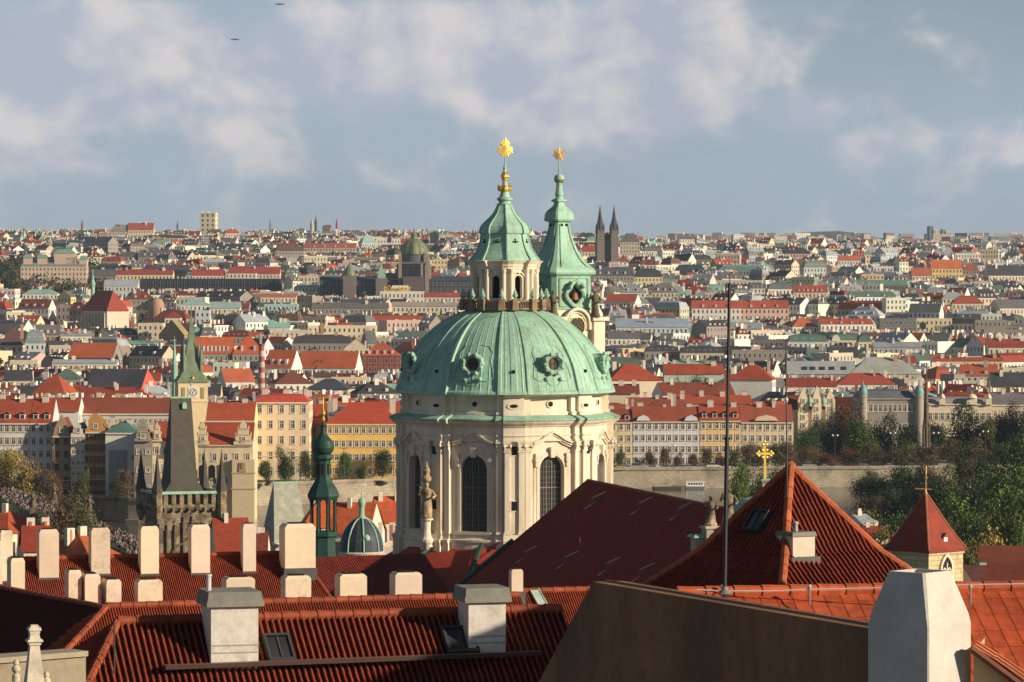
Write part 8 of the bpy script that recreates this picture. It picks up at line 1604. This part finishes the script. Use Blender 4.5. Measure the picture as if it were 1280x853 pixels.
t = thing('small_green_spire', 'small bright green needle spire just left of the clock tower', 'spire', (Xp(218, 1230), 1230, 6)); m_ = MB(); lathe_px(m_, 218, 1230, [(4, 500), (4, 457), (4.4, 456), (2.4, 450), (1.6, 440), (.7, 428), (.2, 420)], 8); wob(m_, 'spire', 'copper', t); OCC.append((Xp(218, 1230), 1230, 3))
# striped chimney
t = thing('striped_chimney', 'tall round factory chimney with faded pink and white bands', 'chimney', (Xp(327, 1235), 1235, 6)); OCC.append((Xp(327, 1235), 1235, 3))
for k in range(10):
    y0, y1 = lerp(500, 432, k / 10), lerp(500, 432, (k + 1) / 10); m_ = MB(); lathe_px(m_, 327, 1235, [(4.6 - k * .12, y0), (4.6 - (k + 1) * .12, y1)], 16, col=(.34, .10, .08) if k % 2 else (.55, .42, .38)); wob(m_, 'band', 'paint', t)
m_ = MB(); lathe_px(m_, 327, 1235, [(4.0, 432.5), (4.2, 430)], 16, col=(.2, .1, .08)); wob(m_, 'cap', 'paint', t)
# twin spired church
dL = 3300.0; s_ = dL / F
t = thing('twin_spired_church', 'dark neo gothic church with two needle sharp black spires', 'church', (Xp(759, dL), dL, ground(Xp(759, dL), dL))); OCC.append((Xp(759, dL), dL + 5, 22)); bkC = (.10, .085, .08)
for px in (750, 767.5):
    m_ = MB(); gz = ground(Xp(px, dL), dL) - 5; m_.box((Xp(px, dL), dL, gz), 9.5 * s_, 9.5 * s_, Zp(288, dL) - gz, R(12), (.17, .14, .12)); tw = wob(m_, 'bell_tower', 'far', t)
    m_ = MB(); lathe_px(m_, px, dL, [(5.4, 289), (4.4, 283), (2.4, 272), (.9, 262), (.15, 256)], 8, col=(.07, .065, .07)); wob(m_, 'spire', 'far', tw)
    for k in range(4): m_ = MB(); a = R(57 + 90 * k); m_.lathe((Xp(px, dL) + math.sin(a) * 5.6 * s_, dL - math.cos(a) * 5.6 * s_), [(1.2 * s_, Zp(292, dL)), (1.1 * s_, Zp(286, dL)), (.1, Zp(278, dL))], 6, bkC); wob(m_, 'pinnacle', 'far', tw)
m_ = MB(); m_.box((Xp(759, dL), dL + 22, ground(Xp(759, dL), dL) - 5), 14, 40, Zp(300, dL) - ground(Xp(759, dL), dL) + 5, 0, (.2, .16, .13)); m_.box((Xp(759, dL), dL + 22, Zp(300, dL)), 14, 40, 7, 0, (.1, .08, .08), top=.02, topy=1); wob(m_, 'nave', 'far', t)
# square water tower on the skyline and a few skyline spikes
dW = 4350.0; s_ = dW / F; t = thing('water_tower', 'square cream tower block standing out on the skyline', 'tower', (Xp(261.5, dW), dW, ground(Xp(261, dW), dW))); gz = ground(Xp(261, dW), dW) - 5
m_ = MB(); m_.box((Xp(261.5, dW), dW, gz), 19 * s_, 15 * s_, Zp(267, dW) - gz, R(-8), (.74, .64, .42), wall_uv=(6, 6)); wob(m_, 'wall', 'wall', t); m_ = MB(); m_.box((Xp(261.5, dW), dW, Zp(268, dW)), 20 * s_, 16 * s_, 1.5 * s_, R(-8), (.7, .62, .42))
for sx in (-8.5, 0, 8.5): m_.box((Xp(261.5 + sx, dW), dW, Zp(267, dW)), 2.2 * s_, 2.2 * s_, 2.6 * s_, 0, (.7, .62, .42))
wob(m_, 'crown', 'far', t)
for px, top, r_, c_, l, cat, nm in ((395, 268, 1.6, (.12, .1, .1), 'dark pointed church spire on the skyline', 'spire', 'skyline_spire'), (390, 272, 2.2, (.5, .45, .4), 'pale church tower beside the dark skyline spire', 'tower', 'skyline_tower'), (421, 272, 1.3, (.35, .07, .06), 'small red pointed spire on the skyline', 'spire', 'skyline_spire'), (338, 272, 1.0, (.15, .22, .2), 'thin green skyline spire right of the water tower', 'spire', 'skyline_spire'), (103, 273, 1.5, (.3, .15, .1), 'brown skyline turret above the pink palace', 'turret', 'skyline_turret'), (222, 276, 1.2, (.12, .14, .2), 'dark blue skyline spirelet left of the water tower', 'spire', 'skyline_spire')):
    m_ = MB(); lathe_px(m_, px, 4400, [(r_, 296), (r_, lerp(290, top, .45)), (r_ * 1.2, lerp(290, top, .5)), (r_ * .5, lerp(290, top, .75)), (.1, top)], 8, col=c_); o = m_.build(nm, MT['far']); tag(o, l, cat)
# observatory like brown dome
dO = d_for(196, 392, 14); t = thing('brown_dome', 'round brownish dome half in shadow right of the buttressed church', 'dome', (Xp(196, dO), dO, ground(0, dO))); m_ = MB(); lathe_px(m_, 196, dO, [(10, 400), (10, 386), (9.6, 382), (8, 377), (5, 374), (1, 372.6)], 20, col=(.42, .25, .16)); wob(m_, 'dome_shell', 'far', t); OCC.append((Xp(196, dO), dO, 9))
# tower blocks far away
for px, w_, top, bot, c_, l in ((1162.5, 5, 283, 300, (.10, .14, .2), 'slim dark blue tower block on the horizon'), (1169.5, 8, 287.5, 300, (.55, .52, .46), 'pale broad tower block second on the horizon'), (1178, 4, 287, 300, (.16, .2, .26), 'narrow blue grey tower block on the horizon'), (1184.5, 8, 289.5, 300, (.5, .48, .44), 'pale stepped tower block last on the horizon'), (1127, 5, 299, 306, (.6, .55, .48), 'small pale block under the horizon'), (1218, 14, 295, 304, (.6, .5, .42), 'pinkish slab block right of the horizon towers'), (1258, 44, 296, 302, (.16, .2, .28), 'long blue grey housing slab at the horizon edge'), (1244, 26, 302, 308, (.62, .55, .45), 'long cream slab block under the blue housing slab'), (1205, 9, 299, 306, (.6, .52, .44), 'low cream block between tower blocks and slabs')):
    d_ = 7600 if top < 298 else 6200; m_ = MB(); gz = min(ground(Xp(px, d_), d_), Zp(bot, d_)) - 20; m_.box((Xp(px, d_), d_, gz), w_ * d_ / F, 18, Zp(top, d_) - gz, R(10), c_, wall_uv=(9, 9)); o = m_.build('tower_block', MT['wall']); tag(o, l, 'tower block', 'tower blocks on the horizon')

# ---- random fill: nearest houses one by one, the rest of the slope as one mass
for o_ in [o for o in sc.objects if o.get('category') == 'house']: pass
wallB, roofB = MB(), MB(); n_ind = 0; cand = []; rg_ = random.Random(2024)
VISL += [(92, 170, 410, d_for(130, 386, 24)), (498, 536, 368, dM), (424, 446, 372, dM), (468, 486, 360, dM), (740, 777, 316, 3300), (250, 273, 287, 4350), (102, 205, 497, 1500), (212, 262, 520, 1165), (185, 207, 388, 2600), (110, 122, 362, 2600), (1074, 1240, 530, 1262), (320, 334, 490, 1235), (986, 1044, 530, 1206), (213, 223, 458, 1230)]
def free(x, y, r):
    for (a, b, c) in OCC:
        if abs(a - x) < c + r * .8 and abs(b - y) < c + r * .6: return False
    return True
y = 1212.0; row = 0
while y < 4750:
    half = y * .158; x = -half + rg_.uniform(0, 10); dist_yaw = R(rg_.choice((-44, -34, -26, -18, -8, 0, 12)))
    while x < half:
        W = rg_.uniform(9, 26) if y < 2600 else rg_.uniform(8, 22); big = rg_.random() < .10; W = rg_.uniform(28, 55) if big else W; yy = y + rg_.uniform(-11, 11)
        px = 640 + (x + W / 2) / yy * F
        if rg_.random() < .10: dist_yaw = R(rg_.choice((-50, -40, -30, -24, -12, -6, 0, 8, 20, 45)))
        if yy > bank(px) + 34 and not (1000 < px < 1300 and yy < 1290): cand.append((x + W / 2, yy, W, dist_yaw + R(rg_.uniform(-5, 5)), row))
        x += W + (rg_.uniform(-1, 1) if rg_.random() < .8 else rg_.uniform(4, 12))
    y += 25 if y < 1900 else (33 if y < 3000 else 42); row += 1
def wpick(lst, w): return rg_.choices(lst, w)[0]
n_stuff = 0
for (x, y, W, yaw, row) in cand:
    D = rg_.uniform(11, 15); px = 640 + x / y * F
    if not free(x, y, max(W, D) / 2): continue
    if W > 27: D = rg_.uniform(14, 20)
    park = y > 2500 and px < 135 and 2700 < y < 3300
    if park: continue
    z = ground(x, y); h = (rg_.uniform(9, 18) if y < 1900 else rg_.uniform(9, 20)) + (rg_.uniform(3, 8) if rg_.random() < .1 else 0); h = min(h, 16) if y < 1320 else h
    h = min(h, 12) if y > 4250 else h
    fl = .12 if y < 1700 else .42
    roof = wpick(['gable', 'hip', 'mansard', 'flat', 'shed'], [.46, .18, .16, fl, .06] if W < 27 else [.25, .1, .25, .8, 0])
    near_ = y < 1650; ri = wpick(range(9), [.20, .18, .16, .08, .14, .10, .06, .03, .05] if near_ else ([.07, .09, .06, .05, .18, .22, .22, .05, .06] if px > 700 else [.10, .10, .12, .10, .16, .18, .13, .04, .07]))
    wi = wpick(range(8), [.28, .24, .06, .14, .14, .03, .07, .04] if px < 700 else [.40, .22, .05, .10, .12, .02, .04, .07]); f = rg_.uniform(.8, 1.15)
    rc = tuple(c * f for c in RCN[ri][0]); wc = tuple(min(.82, c * rg_.uniform(.85, 1.08)) for c in WCN[wi][0]); hr = rg_.uniform(3.5, 6.5) if roof != 'flat' else 1; hr = hr * .5 if roof == 'shed' else hr
    nch = rg_.choice((1, 2, 2, 3, 4)); nd = rg_.choice((0, 0, 2, 3, 4)); hwp = (W * math.cos(yaw) + D * abs(math.sin(yaw))) / 2 / y * F
    for (v0, v1, vp, vd) in VISL:      # keep the landmark blocks in sight: what stands before them is lower
        if y < vd and px + hwp > v0 and px - hwp < v1:
            hm = (H - (vp - 370) * y / F) - z - hr
            if hm < h: h = hm
    if h < 5: continue
    py = PYof(z + h, y)
    hidden = (492 < px < 768 and py > 392) or px < -5 or px > 1285
    if y < 1640 and not hidden and n_ind < 190:
        lb = name_house(WCN[wi][1], RCN[ri][1], roof, nch, nd, px, py, row); nch = min(nch, 6)
        indiv_house(x, y, z, yaw, W, D, h, hr, roof, wc, rc, lb, rg_, nch, nd, side=rg_.choice((0, 1))); n_ind += 1
    else:
        rough_house(wallB, roofB, W, D, h, hr, roof, wc, rc, TR(x, y, z, yaw), rg_, nch + 1, nd, side=rg_.choice((0, 0, 1))); n_stuff += 1
print('individual', n_ind, 'mass', n_stuff)
# one object for the mass: walls with windows and roofs
nW = len(wallB.v)
for f_, c_, u_2 in zip(roofB.f, roofB.c, roofB.u): wallB.f.append(tuple(i + nW for i in f_)); wallB.c.append(c_); wallB.u.append(u_2); wallB.m.append(1)
wallB.v += roofB.v; o = wallB.build('distant_houses', [MT['wall'], MT['roof']], kind='stuff'); o['label'] = 'countless distant houses covering the city slope'
# far suburbs beyond the crest
sb_ = MB()
for k in range(420):
    y = rg_.uniform(5200, 9000); x = rg_.uniform(-.15, .16) * y
    if 640 + x / y * F < 760 and rg_.random() < .8: continue
    sb_.box((x, y, ground(x, y) - 4), rg_.uniform(10, 40), 12, rg_.uniform(12, 24), rg_.uniform(-.4, .4), rg_.choice([wWH, wCR, wBE, wGR, (.3, .1, .07)]), wall_uv=(4, 4))
o = sb_.build('distant_suburb', MT['wall'], kind='stuff'); o['label'] = 'pale suburb blocks beyond the crest of the slope'
# distant park and scattered city trees as masses of foliage
def foliage(mb, x, y, z, h, w, n, col, rnd, leaf):
    lob = [(rnd.uniform(-.3, .3) * w, rnd.uniform(-.3, .3) * w, h * rnd.uniform(.35, .8), w * rnd.uniform(.2, .32), rnd.uniform(.6, 1.3)) for _ in range(6)]
    for k in range(n):
        l = rnd.choice(lob); v = Vector((rnd.gauss(0, 1), rnd.gauss(0, 1), rnd.gauss(0, 1))).normalized(); c = Vector((x + l[0], y + l[1], z + l[2])) + v * l[3] * rnd.uniform(.6, 1.1); nn_ = (v + Vector((rnd.uniform(-.7, .7), rnd.uniform(-.7, .7), rnd.uniform(-.4, .9)))).normalized(); a = nn_.orthogonal().normalized() * leaf; b = nn_.cross(a.normalized()) * leaf * .8; g = l[4] * rnd.uniform(.7, 1.3)
        mb.poly([c + a, c + b, c - a, c - b], tuple(q * g for q in col))
pk = MB(); r9 = random.Random(4)
for k in range(120):
    y = r9.uniform(2720, 3400); px = r9.uniform(-10, 128 if y < 3200 else 110); x = Xp(px, y); foliage(pk, x, y, ground(x, y), r9.uniform(14, 24), r9.uniform(14, 24), 130, r9.choice([TC_['dark'], TC_['dark'], TC_['green'], TC_['rust'], TC_['brown'], TC_['yellow'] if r9.random() < .4 else TC_['dark']]), r9, 1.3)
lfm = MT['leaf']; o = pk.build('distant_park_trees', lfm, kind='stuff'); o['label'] = 'dark wooded park on the slope around the pink palace'
ct = MB()
for k in range(170):
    y = r9.uniform(1300, 4500) ; px = r9.uniform(-10, 1290); x = Xp(px, y); foliage(ct, x, y, ground(x, y), r9.uniform(12, 22), r9.uniform(8, 16), 70, r9.choice([TC_['dark'], TC_['green'], TC_['olive'], TC_['brown']]), r9, 1.0)
for k in range(60):
    px = r9.uniform(1120, 1290); y = r9.uniform(4600, 5400); x = Xp(px, y); foliage(ct, x, y, ground(x, y), 16, 26, 60, TC_['dark'], r9, 1.6)
o = ct.build('scattered_city_trees', lfm, kind='stuff'); o['label'] = 'trees scattered in courtyards between the distant houses'
for px, w_, py, d_, c, l in ((872, 34, 476, 1300, 'dark', 'big dark courtyard crown among red roofs left of the mast'), (852, 24, 482, 1296, 'green', 'courtyard crown just beside the big dark one'), (890, 24, 484, 1298, 'dark', 'courtyard crown nearest to the black mast')): tree(px, w_, py, d_, c, l, 'courtyard trees behind the quay row', 'round', int(px))
# ---- Lesser Town roofs on the near side of the river
def near_roof(px0, px1, py_e, py_r, d, roofc, label, yaw=18, roof='gable', wall=CREAM, nch=2, base=5.0, D=10):
    W = (px1 - px0) * d / F; h = Zp(py_e, d) - base; hr = max(1.0, (py_e - py_r) * d / F * 1.05); x = Xp((px0 + px1) / 2, d); t = thing('house', label, 'house', (x, d + D / 2, base), R(yaw), 'red roofed houses on the near bank'); OFF[t.name] = (0, 0, 0); r = random.Random(int(px0)); wb, rb = MB(), MB(); ch = []
    def chb(): m_ = MB(); ch.append(m_); return m_
    rough_house(wb, rb, W, D, h, hr, roof, wall, roofc, ID, r, 0, 0, (.74, .66, .54), chb, 1)
    for k in range(nch):
        m_ = chb(); cx_ = r.uniform(-.4, .4) * W; m_.box((cx_, r.uniform(-1, 1), h + hr * .4), r.uniform(.6, 1.0), .6, hr * .6 + r.uniform(.5, 1.0), 0, (.72, .64, .52)); m_.box((cx_, 0, h + hr * .4), .3, .3, hr * .6 + .5, 0, (.5, .2, .12))
    wb.build('wall', MT['wall'], t, world=False); ro = rb.build('roof', MT['roof'], t, world=False)
    for m_ in ch: m_.build('chimney', MT['plaster'], ro, world=False)
for a in [(-30, 28, 668, 642, 430, ORG, 'bright orange roof at the picture edge behind the tall chimneys', -20, 'hip'), (20, 56, 690, 662, 420, BRK, 'shaded dark orange roof behind the second tall chimney', 10, 'gable'), (72, 114, 696, 672, 400, (.5, .12, .04), 'small bright orange roof corner between second and third tall chimneys', 40, 'hip'),
          (262, 306, 690, 652, 520, BRK, 'dark red roof just right of the gothic tower', 12, 'gable'), (418, 470, 668, 632, 590, (.52, .11, .035), 'bright orange roof seen through the lantern turret columns', -14, 'gable'), (376, 430, 660, 622, 620, (.50, .11, .035), 'orange roof with little round dormers behind the lantern turret', 6, 'hip'), (466, 500, 654, 624, 640, (.50, .10, .035), 'sunlit orange roof between small dome and church drum', 10, 'gable'), (300, 332, 690, 668, 540, DRK, 'low dark roof at the foot of the pale slate wedge roof', 0, 'gable'), (470, 500, 690, 664, 560, wWH, 'white walled little house right of the small dark dome', 0, 'flat'),
          (1072, 1108, 672, 660, 600, BRK, 'small red roof among bushes behind the pyramid roof', 8, 'gable'), (1232, 1290, 700, 686, 480, DRK, 'dark red roof under the trees at the picture edge', -8, 'gable', CREAM, 0), (1210, 1250, 730, 712, 400, (.12, .05, .04), 'brown roof beside the red roofed tower wall', 10, 'gable', CREAM, 0), (1246, 1300, 728, 706, 330, DRK, 'shaded dark roof at the edge above the flat tile ridge', -12, 'gable', CREAM, 0), (1068, 1086, 655, 645, 700, MTL, 'little pale roofed house with yellow gable in the bushes', 20, 'gable')]:
    near_roof(*a)
# ------------------------------------------------------------------ air
hz = bpy.data.materials.new('haze'); hz.use_nodes = True; nt = hz.node_tree; nt.nodes.clear(); o_ = nt.nodes.new('ShaderNodeOutputMaterial'); v_ = nt.nodes.new('ShaderNodeVolumePrincipled'); v_.inputs['Density'].default_value = HAZE_D; v_.inputs['Color'].default_value = (.62, .80, 1.0, 1); v_.inputs['Anisotropy'].default_value = .0; nt.links.new(v_.outputs[0], o_.inputs['Volume'])
m_ = MB(); m_.box((0, 8300, -8), 24000, 17600, 350, 0); o = m_.build('haze', hz, kind='stuff'); o['label'] = 'thin blue haze over the distant city'
